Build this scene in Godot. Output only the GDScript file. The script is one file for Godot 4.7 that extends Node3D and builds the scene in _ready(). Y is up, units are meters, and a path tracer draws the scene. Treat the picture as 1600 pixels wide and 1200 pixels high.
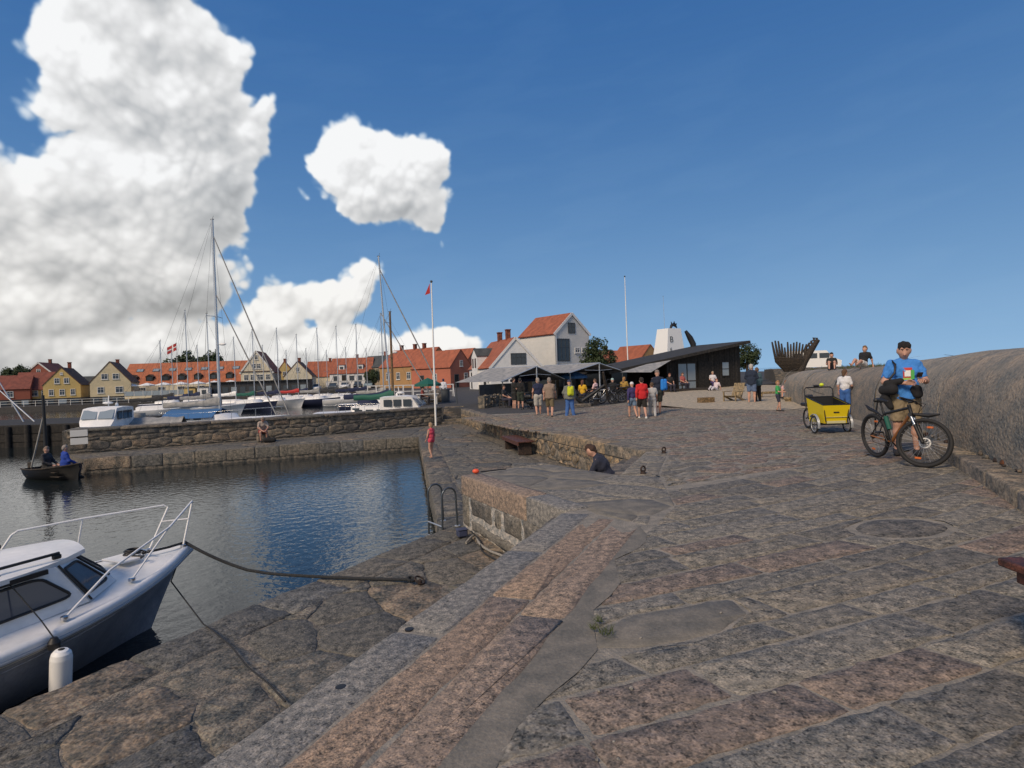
extends Node3D
# A harbour of granite quays on an overcast-bright summer day. y up, metres; the water lies at y = 0.

var M := {}
var names := {}
var rng := RandomNumberGenerator.new()
var wobble := FastNoiseLite.new()


func _ready() -> void:
	rng.seed = 7
	wobble.seed = 5
	wobble.frequency = 1.0
	make_camera_and_light()
	make_materials()
	make_ground()
	make_quays()
	make_grit()
	make_breakwater()
	make_town()
	make_boats()
	make_cafe()
	make_things()
	make_people()


# ------------------------------------------------------------------ helpers
class Shape:
	var v := PackedVector3Array()
	var n := PackedVector3Array()

	func tri(a: Vector3, b: Vector3, c: Vector3) -> void:      # counter-clockwise from outside
		var k := (b - a).cross(c - a).normalized()
		v.append(a); v.append(c); v.append(b)
		n.append(k); n.append(k); n.append(k)

	func quad(a: Vector3, b: Vector3, c: Vector3, d: Vector3) -> void:
		tri(a, b, c)
		tri(a, c, d)

	func tri_n(a: Vector3, b: Vector3, c: Vector3, na: Vector3, nb: Vector3, nc: Vector3) -> void:
		v.append(a); v.append(c); v.append(b)
		n.append(na); n.append(nc); n.append(nb)

	func box(p: Vector3, s: Vector3, t := Basis()) -> void:
		var x := t.x * s.x * 0.5
		var y := t.y * s.y * 0.5
		var z := t.z * s.z * 0.5
		quad(p - x - y + z, p + x - y + z, p + x + y + z, p - x + y + z)
		quad(p + x - y - z, p - x - y - z, p - x + y - z, p + x + y - z)
		quad(p + x - y + z, p + x - y - z, p + x + y - z, p + x + y + z)
		quad(p - x - y - z, p - x - y + z, p - x + y + z, p - x + y - z)
		quad(p - x + y + z, p + x + y + z, p + x + y - z, p - x + y - z)
		quad(p - x - y - z, p + x - y - z, p + x - y + z, p - x - y + z)

	# a box with its twelve edges chamfered by b
	func block(p: Vector3, s: Vector3, b: float, t := Basis()) -> void:
		var h := s * 0.5
		var pts := []
		for sx in [-1, 1]:
			for sy in [-1, 1]:
				for sz in [-1, 1]:
					pts.append([p + t * Vector3(sx * h.x, sy * (h.y - b), sz * (h.z - b)), p + t * Vector3(sx * (h.x - b), sy * h.y, sz * (h.z - b)), p + t * Vector3(sx * (h.x - b), sy * (h.y - b), sz * h.z)])
		hull(p, pts)

	func hull(p: Vector3, k: Array) -> void:
		# index of corner: sx*4 + sy*2 + sz ; entries: x-face, y-face, z-face point
		var faces := [[[0, 0], [1, 0], [3, 0], [2, 0]], [[4, 0], [6, 0], [7, 0], [5, 0]], [[0, 1], [4, 1], [5, 1], [1, 1]], [[2, 1], [3, 1], [7, 1], [6, 1]], [[0, 2], [2, 2], [6, 2], [4, 2]], [[1, 2], [5, 2], [7, 2], [3, 2]],
			[[0, 0], [1, 0], [1, 1], [0, 1]], [[2, 0], [3, 0], [3, 1], [2, 1]], [[4, 0], [5, 0], [5, 1], [4, 1]], [[6, 0], [7, 0], [7, 1], [6, 1]],
			[[0, 0], [2, 0], [2, 2], [0, 2]], [[1, 0], [3, 0], [3, 2], [1, 2]], [[4, 0], [6, 0], [6, 2], [4, 2]], [[5, 0], [7, 0], [7, 2], [5, 2]],
			[[0, 1], [4, 1], [4, 2], [0, 2]], [[1, 1], [5, 1], [5, 2], [1, 2]], [[2, 1], [6, 1], [6, 2], [2, 2]], [[3, 1], [7, 1], [7, 2], [3, 2]]]
		for f in faces:
			outward(p, [k[f[0][0]][f[0][1]], k[f[1][0]][f[1][1]], k[f[2][0]][f[2][1]], k[f[3][0]][f[3][1]]])
		for c in 8:
			outward(p, [k[c][0], k[c][1], k[c][2]])

	func outward(p: Vector3, q: Array) -> void:
		var a: Vector3 = q[0]
		var b: Vector3 = q[1]
		var c: Vector3 = q[2]
		var fwd := (b - a).cross(c - a).dot((a + b + c) / 3.0 - p) > 0.0
		if q.size() == 3:
			if fwd: tri(a, b, c)
			else: tri(a, c, b)
		else:
			if fwd: quad(a, b, c, q[3])
			else: quad(a, q[3], c, b)

	func bar(a: Vector3, b: Vector3, w: float, h: float, up := Vector3.UP) -> void:
		var z := (b - a).normalized()
		if absf(z.dot(up)) > 0.98: up = Vector3.RIGHT
		var x := up.cross(z).normalized()
		box((a + b) * 0.5, Vector3(w, h, a.distance_to(b)), Basis(x, z.cross(x), z))

	func tube(path: Array, r: Variant, sides := 8, caps := true) -> void:
		var rings := []
		var x := Vector3.ZERO
		for i in path.size():
			var z: Vector3 = (path[mini(i + 1, path.size() - 1)] - path[maxi(i - 1, 0)]).normalized()
			if x == Vector3.ZERO:
				x = (Vector3.UP if absf(z.y) < 0.9 else Vector3.RIGHT).cross(z).normalized()
			x = (x - z * x.dot(z)).normalized()
			var y := z.cross(x)
			var rr: float = r[i] if r is Array else r
			var ring := []
			for k in sides:
				var a := TAU * k / sides
				ring.append([path[i] + (x * cos(a) + y * sin(a)) * rr, x * cos(a) + y * sin(a)])
			rings.append(ring)
		for i in rings.size() - 1:
			for k in sides:
				var a: Array = rings[i][k]
				var b: Array = rings[i][(k + 1) % sides]
				var c: Array = rings[i + 1][(k + 1) % sides]
				var d: Array = rings[i + 1][k]
				tri_n(a[0], b[0], c[0], a[1], b[1], c[1])
				tri_n(a[0], c[0], d[0], a[1], c[1], d[1])
		if caps:
			for k in range(1, sides - 1):
				tri(rings[0][0][0], rings[0][k + 1][0], rings[0][k][0])
				tri(rings[-1][0][0], rings[-1][k][0], rings[-1][k + 1][0])

	func ring(p: Vector3, axis: Vector3, r: float, thick: float, n_seg := 24, sides := 8) -> void:
		var x := (Vector3.UP if absf(axis.y) < 0.9 else Vector3.RIGHT).cross(axis).normalized()
		var y := axis.cross(x).normalized()
		var path := []
		for i in n_seg + 1:
			var a := TAU * i / n_seg
			path.append(p + (x * cos(a) + y * sin(a)) * r)
		tube(path, thick, sides, false)

	# profile: [radius, height] pairs from the bottom up
	func lathe(p: Vector3, profile: Array, sides := 16, t := Basis()) -> void:
		for i in profile.size() - 1:
			var r0: float = profile[i][0]
			var r1: float = profile[i + 1][0]
			var y0: float = profile[i][1]
			var y1: float = profile[i + 1][1]
			var s := Vector2(y1 - y0, r0 - r1).normalized()
			for k in sides:
				var a := TAU * k / sides
				var b := TAU * (k + 1) / sides
				var na := t * Vector3(cos(a) * s.x, s.y, -sin(a) * s.x)
				var nb := t * Vector3(cos(b) * s.x, s.y, -sin(b) * s.x)
				var p0 := p + t * Vector3(cos(a) * r0, y0, -sin(a) * r0)
				var p1 := p + t * Vector3(cos(b) * r0, y0, -sin(b) * r0)
				var p2 := p + t * Vector3(cos(b) * r1, y1, -sin(b) * r1)
				var p3 := p + t * Vector3(cos(a) * r1, y1, -sin(a) * r1)
				tri_n(p0, p1, p2, na, nb, nb)
				tri_n(p0, p2, p3, na, nb, na)

	# a polygon in the plane of t.x and t.y, extruded along t.z from 0 to depth
	func slab(p: Vector3, poly: PackedVector2Array, depth: float, t := Basis()) -> void:
		if Geometry2D.is_polygon_clockwise(poly):
			poly.reverse()
		var ix := Geometry2D.triangulate_polygon(poly)
		var f := func(q: Vector2, z: float) -> Vector3: return p + t.x * q.x + t.y * q.y + t.z * z
		for i in range(0, ix.size(), 3):
			var a := poly[ix[i]]
			var b := poly[ix[i + 1]]
			var c := poly[ix[i + 2]]
			if (b - a).cross(c - a) < 0.0:
				var sw := b
				b = c
				c = sw
			tri(f.call(a, depth), f.call(b, depth), f.call(c, depth))
			tri(f.call(a, 0.0), f.call(c, 0.0), f.call(b, 0.0))
		for i in poly.size():
			var a := poly[i]
			var b := poly[(i + 1) % poly.size()]
			quad(f.call(a, 0.0), f.call(b, 0.0), f.call(b, depth), f.call(a, depth))

	# a skin over rows of points (each row the same length), smooth
	func skin(rows: Array, closed := false, flip := false) -> void:
		var nr := rows.size()
		var nc: int = rows[0].size()
		var nn := []
		for i in nr:
			var line := []
			for j in nc:
				var jl := (j - 1 + nc) % nc if closed else maxi(j - 1, 0)
				var jr := (j + 1) % nc if closed else mini(j + 1, nc - 1)
				var du: Vector3 = rows[i][jr] - rows[i][jl]
				var dv: Vector3 = rows[mini(i + 1, nr - 1)][j] - rows[maxi(i - 1, 0)][j]
				var k := du.cross(dv).normalized()
				line.append(-k if flip else k)
			nn.append(line)
		for i in nr - 1:
			for j in (nc if closed else nc - 1):
				var j2 := (j + 1) % nc
				var a: Vector3 = rows[i][j]
				var b: Vector3 = rows[i][j2]
				var c: Vector3 = rows[i + 1][j2]
				var d: Vector3 = rows[i + 1][j]
				if flip:
					tri_n(a, c, b, nn[i][j], nn[i + 1][j2], nn[i][j2])
					tri_n(a, d, c, nn[i][j], nn[i + 1][j], nn[i + 1][j2])
				else:
					tri_n(a, b, c, nn[i][j], nn[i][j2], nn[i + 1][j2])
					tri_n(a, c, d, nn[i][j], nn[i + 1][j2], nn[i + 1][j])

	func blob(p: Vector3, s: Vector3, t := Basis(), seg := 10) -> void:
		for i in seg:
			var a0 := PI * i / seg - PI / 2
			var a1 := PI * (i + 1) / seg - PI / 2
			for k in seg:
				var b0 := TAU * k / seg
				var b1 := TAU * (k + 1) / seg
				var q := []
				for e in [[a0, b0], [a0, b1], [a1, b1], [a1, b0]]:
					q.append(Vector3(cos(e[0]) * cos(e[1]), sin(e[0]), -cos(e[0]) * sin(e[1])))
				tri_n(p + t * (q[0] * s), p + t * (q[1] * s), p + t * (q[2] * s), t * (q[0] / s).normalized(), t * (q[1] / s).normalized(), t * (q[2] / s).normalized())
				tri_n(p + t * (q[0] * s), p + t * (q[2] * s), p + t * (q[3] * s), t * (q[0] / s).normalized(), t * (q[2] / s).normalized(), t * (q[3] / s).normalized())

	func mesh() -> ArrayMesh:
		var a := []
		a.resize(Mesh.ARRAY_MAX)
		a[Mesh.ARRAY_VERTEX] = v
		a[Mesh.ARRAY_NORMAL] = n
		var m := ArrayMesh.new()
		m.add_surface_from_arrays(Mesh.PRIMITIVE_TRIANGLES, a)
		return m


func numbered(called: String) -> String:
	var k: int = names.get(called, -1) + 1
	names[called] = k
	return called if k == 0 else "%s_%03d" % [called, k]


func tag(o: Node3D, label: String, category: String, group := "") -> Node3D:
	o.set_meta("label", label)
	o.set_meta("category", category)
	if group != "":
		o.set_meta("group", group)
	return o


# a Node3D at the base of a thing; its children are the parts
func thing(called: String, label: String, category: String, at := Vector3.ZERO, turn := 0.0, group := "") -> Node3D:
	var o := Node3D.new()
	o.name = numbered(called)
	add_child(o)
	o.position = at
	o.rotation.y = turn
	return tag(o, label, category, group)


func part(called: String, s: Variant, m: Material, parent: Node, at := Vector3.ZERO) -> MeshInstance3D:
	var o := MeshInstance3D.new()
	o.name = called if parent != self else numbered(called)
	o.mesh = s.mesh() if s is Shape else s
	o.material_override = m
	o.position = at
	parent.add_child(o, true)
	return o


func struct(called: String, s: Variant, m: Material) -> MeshInstance3D:
	var o := part(called, s, m, self)
	o.set_meta("kind", "structure")
	return o


func copy(o: Node3D, label: String) -> Node3D:
	var c: Node3D = o.duplicate()
	var base := String(o.name)
	var cut := base.find("_0")
	c.name = numbered(base.left(cut) if cut > 0 else base)
	add_child(c)
	c.set_meta("label", label)
	return c


func jit(a: float) -> float:
	return rng.randf_range(-a, a)


func turned(yaw: float) -> Basis:
	return Basis(Vector3.UP, yaw)


# height of the upper quay and the street
func ground(x: float, z: float) -> float:
	var d := -z
	var y := 1.7 - 0.015 * clampf(d, 0.0, 22.0) + 0.014 * clampf(d - 22.0, 0.0, 14.0) + 0.006 * clampf(d - 36.0, 0.0, 90.0)
	return y + 0.03 * clampf(x, -3.0, 8.0)


func onto(x: float, z: float) -> Vector3:
	return Vector3(x, ground(x, z), z)


# a sheet over a plan outline (x, z), cut into cells, that follows the height function, with walls down at its rim
func sheet(outline: PackedVector2Array, cell: float, height: Callable, skirt := 0.0) -> Shape:
	var s := Shape.new()
	var lo := outline[0]
	var hi := outline[0]
	for q in outline:
		lo = lo.min(q)
		hi = hi.max(q)
	var nx := int(ceil((hi.x - lo.x) / cell))
	var nz := int(ceil((hi.y - lo.y) / cell))
	for i in nx:
		for j in nz:
			var a := lo + Vector2(i, j) * cell
			var q := PackedVector2Array([a, a + Vector2(cell, 0), a + Vector2(cell, cell), a + Vector2(0, cell)])
			for piece in Geometry2D.intersect_polygons(q, outline):
				var ix := Geometry2D.triangulate_polygon(piece)
				for k in range(0, ix.size(), 3):
					var p := []
					for e in 3:
						var w: Vector2 = piece[ix[k + e]]
						p.append(Vector3(w.x, height.call(w.x, w.y), w.y))
					if (p[1] - p[0]).cross(p[2] - p[0]).y < 0.0:
						s.tri(p[0], p[2], p[1])
					else:
						s.tri(p[0], p[1], p[2])
	if skirt > 0.0:
		var cc := Geometry2D.is_polygon_clockwise(outline)
		for i in outline.size():
			var a := outline[i]
			var b := outline[(i + 1) % outline.size()]
			var steps := maxi(1, int(a.distance_to(b) / cell))
			for k in steps:
				var p := a.lerp(b, float(k) / steps)
				var q := a.lerp(b, float(k + 1) / steps)
				var y0: float = height.call(p.x, p.y)
				var y1: float = height.call(q.x, q.y)
				if not cc:
					var sw := p
					p = q
					q = sw
					var sy := y0
					y0 = y1
					y1 = sy
				s.quad(Vector3(p.x, y0 - skirt, p.y), Vector3(q.x, y1 - skirt, q.y), Vector3(q.x, y1, q.y), Vector3(p.x, y0, p.y))
	return s


# the outline of a stone: edges broken into short lengths and roughened, corners knocked off
func rough_outline(poly: PackedVector2Array, step: float, rough: float) -> PackedVector2Array:
	var out := PackedVector2Array()
	var n := poly.size()
	for i in n:
		var a := poly[i]
		var b := poly[(i + 1) % n]
		var l := a.distance_to(b)
		if l < 0.01:
			continue
		var k := maxi(2, int(round(l / step)))
		var side := (b - a).orthogonal() / l
		var e := minf(0.5 / k, 0.018 / l)               # corners stay nearly sharp
		for j in k + 1:
			var t := clampf(float(j) / k, e, 1.0 - e)
			var q := a.lerp(b, t)
			var w := wobble.get_noise_2d(q.x * 6.0 + 31.0, q.y * 6.0) * rough * 1.6 + jit(rough * 0.5)
			out.append(q + side * w + (b - a) / l * jit(rough * 0.4))
	return out


# one stone: outline in a plane, bevelled edge and slightly uneven face. place(u, v, h) gives the point in space.
func stone(poly: PackedVector2Array, place: Callable, deep: float, bevel: float, bump: float) -> ArrayMesh:
	var mid := Vector2.ZERO
	for q in poly:
		mid += q
	mid /= poly.size()
	var st := SurfaceTool.new()
	st.begin(Mesh.PRIMITIVE_TRIANGLES)
	var rings := [[], [], [], []]
	var n := poly.size()
	var tilt := Vector2(jit(bump), jit(bump)) * 0.6
	for q in poly:
		var d := q - mid
		var l := maxf(d.length(), 0.001)
		var q1 := mid + d * maxf(0.3, (l - bevel) / l)
		var q2 := mid + d * 0.5
		rings[0].append(place.call(q.x, q.y, -deep))
		rings[1].append(place.call(q.x, q.y, -bevel * 0.8))
		rings[2].append(place.call(q1.x, q1.y, jit(bump * 0.35) + tilt.dot(d)))
		rings[3].append(place.call(q2.x, q2.y, bump * 0.5 + jit(bump * 0.5) + tilt.dot(d) * 0.5))
	var c: Vector3 = place.call(mid.x, mid.y, bump * 0.6)
	var up: Vector3 = place.call(mid.x, mid.y, 1.0) - place.call(mid.x, mid.y, 0.0)
	var a0: Vector3 = rings[3][0]
	var cw := (a0 - c).cross(a0 - rings[3][1]).dot(up) < 0.0
	for i in n:
		var j := (i + 1) % n
		for r in 3:
			var a: Vector3 = rings[r][i]
			var b: Vector3 = rings[r][j]
			var e: Vector3 = rings[r + 1][j]
			var f: Vector3 = rings[r + 1][i]
			for p in ([a, e, b, a, f, e] if cw else [a, b, e, a, e, f]):
				st.add_vertex(p)
		for p in ([rings[3][i], c, rings[3][j]] if cw else [rings[3][i], rings[3][j], c]):
			st.add_vertex(p)
	st.generate_normals()
	return st.commit()


func join(meshes: Array) -> ArrayMesh:
	var st := SurfaceTool.new()
	for m in meshes:
		st.append_from(m, 0, Transform3D())
	return st.commit()

# ------------------------------------------------------------------ camera, sky, sun
func make_camera_and_light() -> void:
	var cam := Camera3D.new()
	cam.name = "camera"
	cam.fov = 66.2
	cam.near = 0.1
	cam.far = 9000.0
	cam.position = Vector3(0, 3.3, 0)
	cam.rotation = Vector3(deg_to_rad(-0.75), 0, deg_to_rad(-2.0))
	add_child(cam)
	cam.current = true
	var e := Environment.new()
	e.background_mode = Environment.BG_SKY
	e.tonemap_mode = Environment.TONE_MAPPER_LINEAR
	e.tonemap_exposure = 1.17
	e.sdfgi_enabled = true
	e.ssao_enabled = true
	e.ssil_enabled = true
	var sky := Sky.new()
	var pm := PanoramaSkyMaterial.new()
	pm.panorama = ImageTexture.create_from_image(sky_picture())
	sky.sky_material = pm
	e.sky = sky
	e.background_energy_multiplier = 0.85
	var we := WorldEnvironment.new()
	we.name = "air"
	we.environment = e
	add_child(we)
	var sun := DirectionalLight3D.new()
	sun.name = "sun"
	sun.light_energy = 0.80
	sun.light_angular_distance = 16.0
	sun.light_color = Color(1.0, 0.905, 0.79)
	sun.shadow_enabled = true
	add_child(sun)
	sun.look_at_from_position(Vector3(-42, 62, 58), Vector3.ZERO)


# air and cumulus over the whole dome: a coarse picture of everything, finer where the big clouds stand
func sky_picture() -> Image:
	var blobs := [
		# azimuth, elevation, half width, half height (degrees), greyness
		[-31.6, 31.5, 5.4, 4.2, 0.5], [-30.7, 27.3, 6.8, 4.8, 0.45], [-34.3, 24.0, 3.7, 4.3, 0.25], [-29.1, 22.8, 6.6, 5.5, 0.6], [-24.2, 26.5, 1.2, 1.8, 0.0],
		[-21.8, 23.3, 1.1, 1.6, 0.1], [-23.4, 21.3, 2.1, 2.0, 0.2], [-35.7, 20.3, 2.8, 2.0, 0.1], [-32.1, 21.0, 3.1, 3.2, 0.15], [-32.5, 16.7, 6.6, 5.3, 0.4], [-38.8, 15.1, 2.6, 3.4, 0.2], [-41.6, 13.1, 3.1, 4.8, 0.4],
		[-28.4, 16.2, 5.3, 5.5, 0.7], [-25.6, 18.5, 2.8, 3.5, 0.6], [-34.9, 10.6, 8.8, 5.4, 0.75], [-26.3, 13.9, 3.3, 2.6, 0.7], [-30.5, 9.4, 6.0, 3.6, 0.85], [-38.6, 6.9, 6.5, 4.3, 0.6], [-42.9, 5.4, 5.4, 4.1, 0.6],
		[-34.3, 3.3, 10.2, 2.8, 0.8], [-26.9, 3.3, 3.5, 2.5, 0.5], [-21.2, 5.5, 2.8, 2.3, 0.1], [-17.5, 7.3, 2.8, 2.0, 0.1], [-15.2, 8.1, 1.7, 1.4, 0.15], [-13.4, 10.5, 1.3, 1.3, 0.1], [-19.6, 3.2, 6.1, 2.2, 0.4], [-14.5, 2.8, 4.1, 2.2, 0.4],
		[-11.2, 19.4, 4.4, 3.1, 0.2], [-16.2, 18.0, 2.3, 1.9, 0.1], [-12.8, 17.3, 3.5, 2.0, 0.35], [-14.1, 20.5, 2.0, 1.8, 0.05], [-8.4, 20.8, 2.1, 1.6, 0.1], [-18.5, 16.6, 1.1, 0.8, 0.0], [-14.6, 16.3, 2.6, 1.1, 0.4], [-9.8, 16.7, 3.5, 1.8, 0.5], [-7.3, 14.9, 1.6, 1.6, 0.45], [-6.4, 13.1, 0.6, 0.9, 0.3],
		[-6.1, 3.2, 4.3, 1.5, 0.05], [-8.8, 2.9, 1.8, 1.2, 0.05], [-1.8, 1.8, 5.0, 1.1, 0.2],
	]
	var r := RandomNumberGenerator.new()
	r.seed = 11
	for i in 22:                                   # the same kind of weather goes on round the horizon and behind
		var az := r.randf_range(62.0, 300.0)
		var much := 1.0 if az > 150.0 else 0.5
		var el := r.randf_range(2.0, 62.0 if az > 170.0 else 22.0)
		for k in 6:
			blobs.append([wrapf(az + r.randf_range(-11, 11), -180, 180), el + r.randf_range(-6, 8), r.randf_range(3, 9) * much, r.randf_range(3, 8) * much, r.randf_range(0.1, 0.8)])
	var coarse := sky_part(Rect2(-180, -90, 360, 180), Vector2i(1024, 512), blobs)
	coarse.resize(4096, 2048, Image.INTERPOLATE_CUBIC)
	var fine := sky_part(Rect2(-46, -1, 92, 42), Vector2i(1047, 478), blobs)
	var x0 := int(round((-46.0 + 180.0) / 360.0 * 4096))
	var y0 := int(round((90.0 - 41.0) / 180.0 * 2048))
	coarse.blit_rect(fine, Rect2i(0, 0, 1047, 478), Vector2i(x0, y0))
	var turned_half := Image.create(4096, 2048, false, Image.FORMAT_RGB8)      # north (-z) is the picture's first column
	turned_half.blit_rect(coarse, Rect2i(2048, 0, 2048, 2048), Vector2i(0, 0))
	turned_half.blit_rect(coarse, Rect2i(0, 0, 2048, 2048), Vector2i(2048, 0))
	return turned_half


func sky_part(area: Rect2, size: Vector2i, blobs: Array) -> Image:
	var puff := FastNoiseLite.new()
	puff.seed = 3
	puff.noise_type = FastNoiseLite.TYPE_CELLULAR
	puff.cellular_return_type = FastNoiseLite.RETURN_DISTANCE
	puff.cellular_distance_function = FastNoiseLite.DISTANCE_EUCLIDEAN
	puff.frequency = 8.5
	puff.fractal_type = FastNoiseLite.FRACTAL_FBM
	puff.fractal_octaves = 4
	puff.fractal_gain = 0.6
	var soft := FastNoiseLite.new()
	soft.seed = 9
	soft.noise_type = FastNoiseLite.TYPE_SIMPLEX_SMOOTH
	soft.frequency = 5.0
	soft.fractal_type = FastNoiseLite.FRACTAL_FBM
	soft.fractal_octaves = 6
	var w := size.x
	var h := size.y
	var high := PackedFloat32Array()
	high.resize(w * h)
	var grey := PackedFloat32Array()
	grey.resize(w * h)
	high.fill(-1.0)
	var du := area.size.x / w
	var dv := area.size.y / h
	for b in blobs:                                  # how deep inside a cloud every direction lies
		for turn in ([0.0, 360.0, -360.0] if area.size.x > 200.0 else [0.0]):
			var bx: float = b[0] + turn
			var i0 := clampi(int((bx - b[2] * 2.2 - area.position.x) / du), 0, w)
			var i1 := clampi(int((bx + b[2] * 2.2 - area.position.x) / du), 0, w)
			var j0 := clampi(int((area.end.y - b[1] - b[3] * 2.2) / dv), 0, h)
			var j1 := clampi(int((area.end.y - b[1] + b[3] * 2.2) / dv), 0, h)
			for j in range(j0, j1):
				var el := area.end.y - (j + 0.5) * dv
				var ey: float = (el - b[1]) / b[3]
				for i in range(i0, i1):
					var ex: float = (area.position.x + (i + 0.5) * du - bx) / b[2]
					var s: float = (1.0 - sqrt(ex * ex + ey * ey)) * minf(1.0, sqrt(b[2] * b[3]) / 5.0)
					var o := high[j * w + i]
					var k := clampf(0.5 + (s - o) / 0.3, 0.0, 1.0)
					grey[j * w + i] = lerpf(grey[j * w + i], b[4], k)
					high[j * w + i] = lerpf(o, s, k) + 0.075 * k * (1.0 - k) * 2.0
	var form := PackedFloat32Array()
	form.resize(w * h)
	for j in h:
		var el := deg_to_rad(area.end.y - (j + 0.5) * dv)
		for i in w:
			var k := j * w + i
			if high[k] < -0.6:
				form[k] = -1.0
				continue
			var az := deg_to_rad(area.position.x + (i + 0.5) * du)
			var p := Vector3(sin(az) * cos(el), sin(el), -cos(az) * cos(el))
			var sw := soft.get_noise_3dv(p)
			var p2 := p + Vector3(sw, soft.get_noise_3dv(p + Vector3(3, 1, 2)), 0.0) * 0.02
			form[k] = high[k] + 0.06 + sw * 0.20 - (puff.get_noise_3dv(p2) + 0.47) * 1.25
	var im := Image.create(w, h, false, Image.FORMAT_RGB8)
	var dist := maxi(2, int(0.7 / du))
	for j in h:
		var el := area.end.y - (j + 0.5) * dv
		var up := clampf(sin(deg_to_rad(maxf(el, 0.0))), 0.0, 1.0)
		var blue := Color(0.575, 0.725, 0.86).lerp(Color(0.215, 0.40, 0.635), 1.0 - pow(1.0 - minf(up * 1.5, 1.0), 1.75))
		for i in w:
			var k := j * w + i
			var c := blue
			if el > 0.0:                                # thin high haze
				var veil := soft.get_noise_3d(i * du * 0.012 + 9.0, j * dv * 0.05 + i * du * 0.006, 2.0)
				c = c.lerp(Color(0.80, 0.86, 0.92), clampf(veil * 0.08, 0.0, 0.025))
			var f := form[k]
			if el > -0.5 and f > -0.02:
				var a := smoothstep(0.0, 0.12, f)
				var ia := j * w + maxi(i - dist, 0)
				var ib := maxi(j - dist, 0) * w + i
				var ic := maxi(j - dist * 3, 0) * w + maxi(i - dist * 2, 0)
				var lit := clampf((f - form[ia]) * 1.5 + (f - form[ib]) * 2.2, -1.0, 1.0)
				var wide := clampf((f - form[ic]) * 1.3, -1.0, 1.0)
				var id := maxi(j - 3, 0) * w + maxi(i - 2, 0)
				var crisp := clampf((f - form[id]) * 2.6, -0.6, 0.8)
				var big := soft.get_noise_3d(i * du * 0.02 + 4.0, j * dv * 0.026, 1.0) + 0.6 * soft.get_noise_3d(i * du * 0.05, j * dv * 0.06, 5.0)
				var g: float = grey[k] * smoothstep(0.02, 0.40, f)
				var l := clampf(0.94 - 0.15 * g + lit * 0.10 + wide * 0.10 + crisp * 0.09 + big * 0.06, 0.60, 0.985)
				var white := Color(l * 0.97 , l * 0.985, l).lerp(Color(l, l, l), smoothstep(0.7, 0.9, l)).lerp(Color(l * 1.0, l * 0.985, l * 0.96), clampf(1.0 - el / 18.0, 0.0, 0.6))
				c = c.lerp(white, a * 0.98)
			im.set_pixel(i, j, c)
	return im


# ------------------------------------------------------------------ materials
func lin(r: float, g: float, b: float) -> Color:
	return Color(r, g, b).linear_to_srgb()


func plain(r: float, g: float, b: float, rough := 0.8, metal := 0.0) -> StandardMaterial3D:
	var m := StandardMaterial3D.new()
	m.albedo_color = lin(r, g, b)
	m.roughness = rough
	m.metallic = metal
	return m


var tex := {}

# a tileable picture of multipliers round white, from several layers of seamless noise
func grain_picture(n: int, layers: Array, warm: float, mid := 0.72) -> ImageTexture:
	var sum := PackedFloat32Array()
	sum.resize(n * n)
	var hue := PackedFloat32Array()
	hue.resize(n * n)
	var which := 0
	for l in layers:
		var f := FastNoiseLite.new()
		f.seed = l[0]
		f.frequency = l[1]
		f.noise_type = l[3]
		f.fractal_octaves = l[4]
		var d := f.get_seamless_image(n, n, false, false, 0.15).get_data()
		var a: float = l[2]
		for i in n * n:
			var t := d[i] / 255.0 - 0.5
			if l.size() > 5:
				t = -smoothstep(l[5], l[5] + 0.12, t)
			sum[i] += t * a
			if which == 0 or which == 2:
				hue[i] += t
		which += 1
	var im := Image.create(n, n, false, Image.FORMAT_RGB8)
	for j in n:
		for i in n:
			var t := clampf(mid + sum[j * n + i], 0.12, 1.0)
			var q := hue[j * n + i] * warm
			im.set_pixel(i, j, Color(clampf(t + q, 0, 1), t, clampf(t - q * 0.9, 0, 1)))
	return ImageTexture.create_from_image(im)


func bumps(sd: int, freq: float, strength: float, octaves := 4, n := 512) -> NoiseTexture2D:
	var f := FastNoiseLite.new()
	f.seed = sd
	f.frequency = freq
	f.fractal_octaves = octaves
	var t := NoiseTexture2D.new()
	t.width = n
	t.height = n
	t.seamless = true
	t.noise = f
	t.as_normal_map = true
	t.bump_strength = strength
	return t


func grained(r: float, g: float, b: float, picture: Texture2D, tile: float, rough := 0.85, relief: Texture2D = null, force := 1.0) -> StandardMaterial3D:
	var m := plain(r, g, b, rough)
	m.albedo_texture = picture
	m.uv1_triplanar = true
	m.uv1_world_triplanar = true
	m.uv1_scale = Vector3.ONE / tile
	m.uv1_triplanar_sharpness = 4.0
	if relief:
		m.normal_enabled = true
		m.normal_texture = relief
		m.normal_scale = force
	return m


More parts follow.
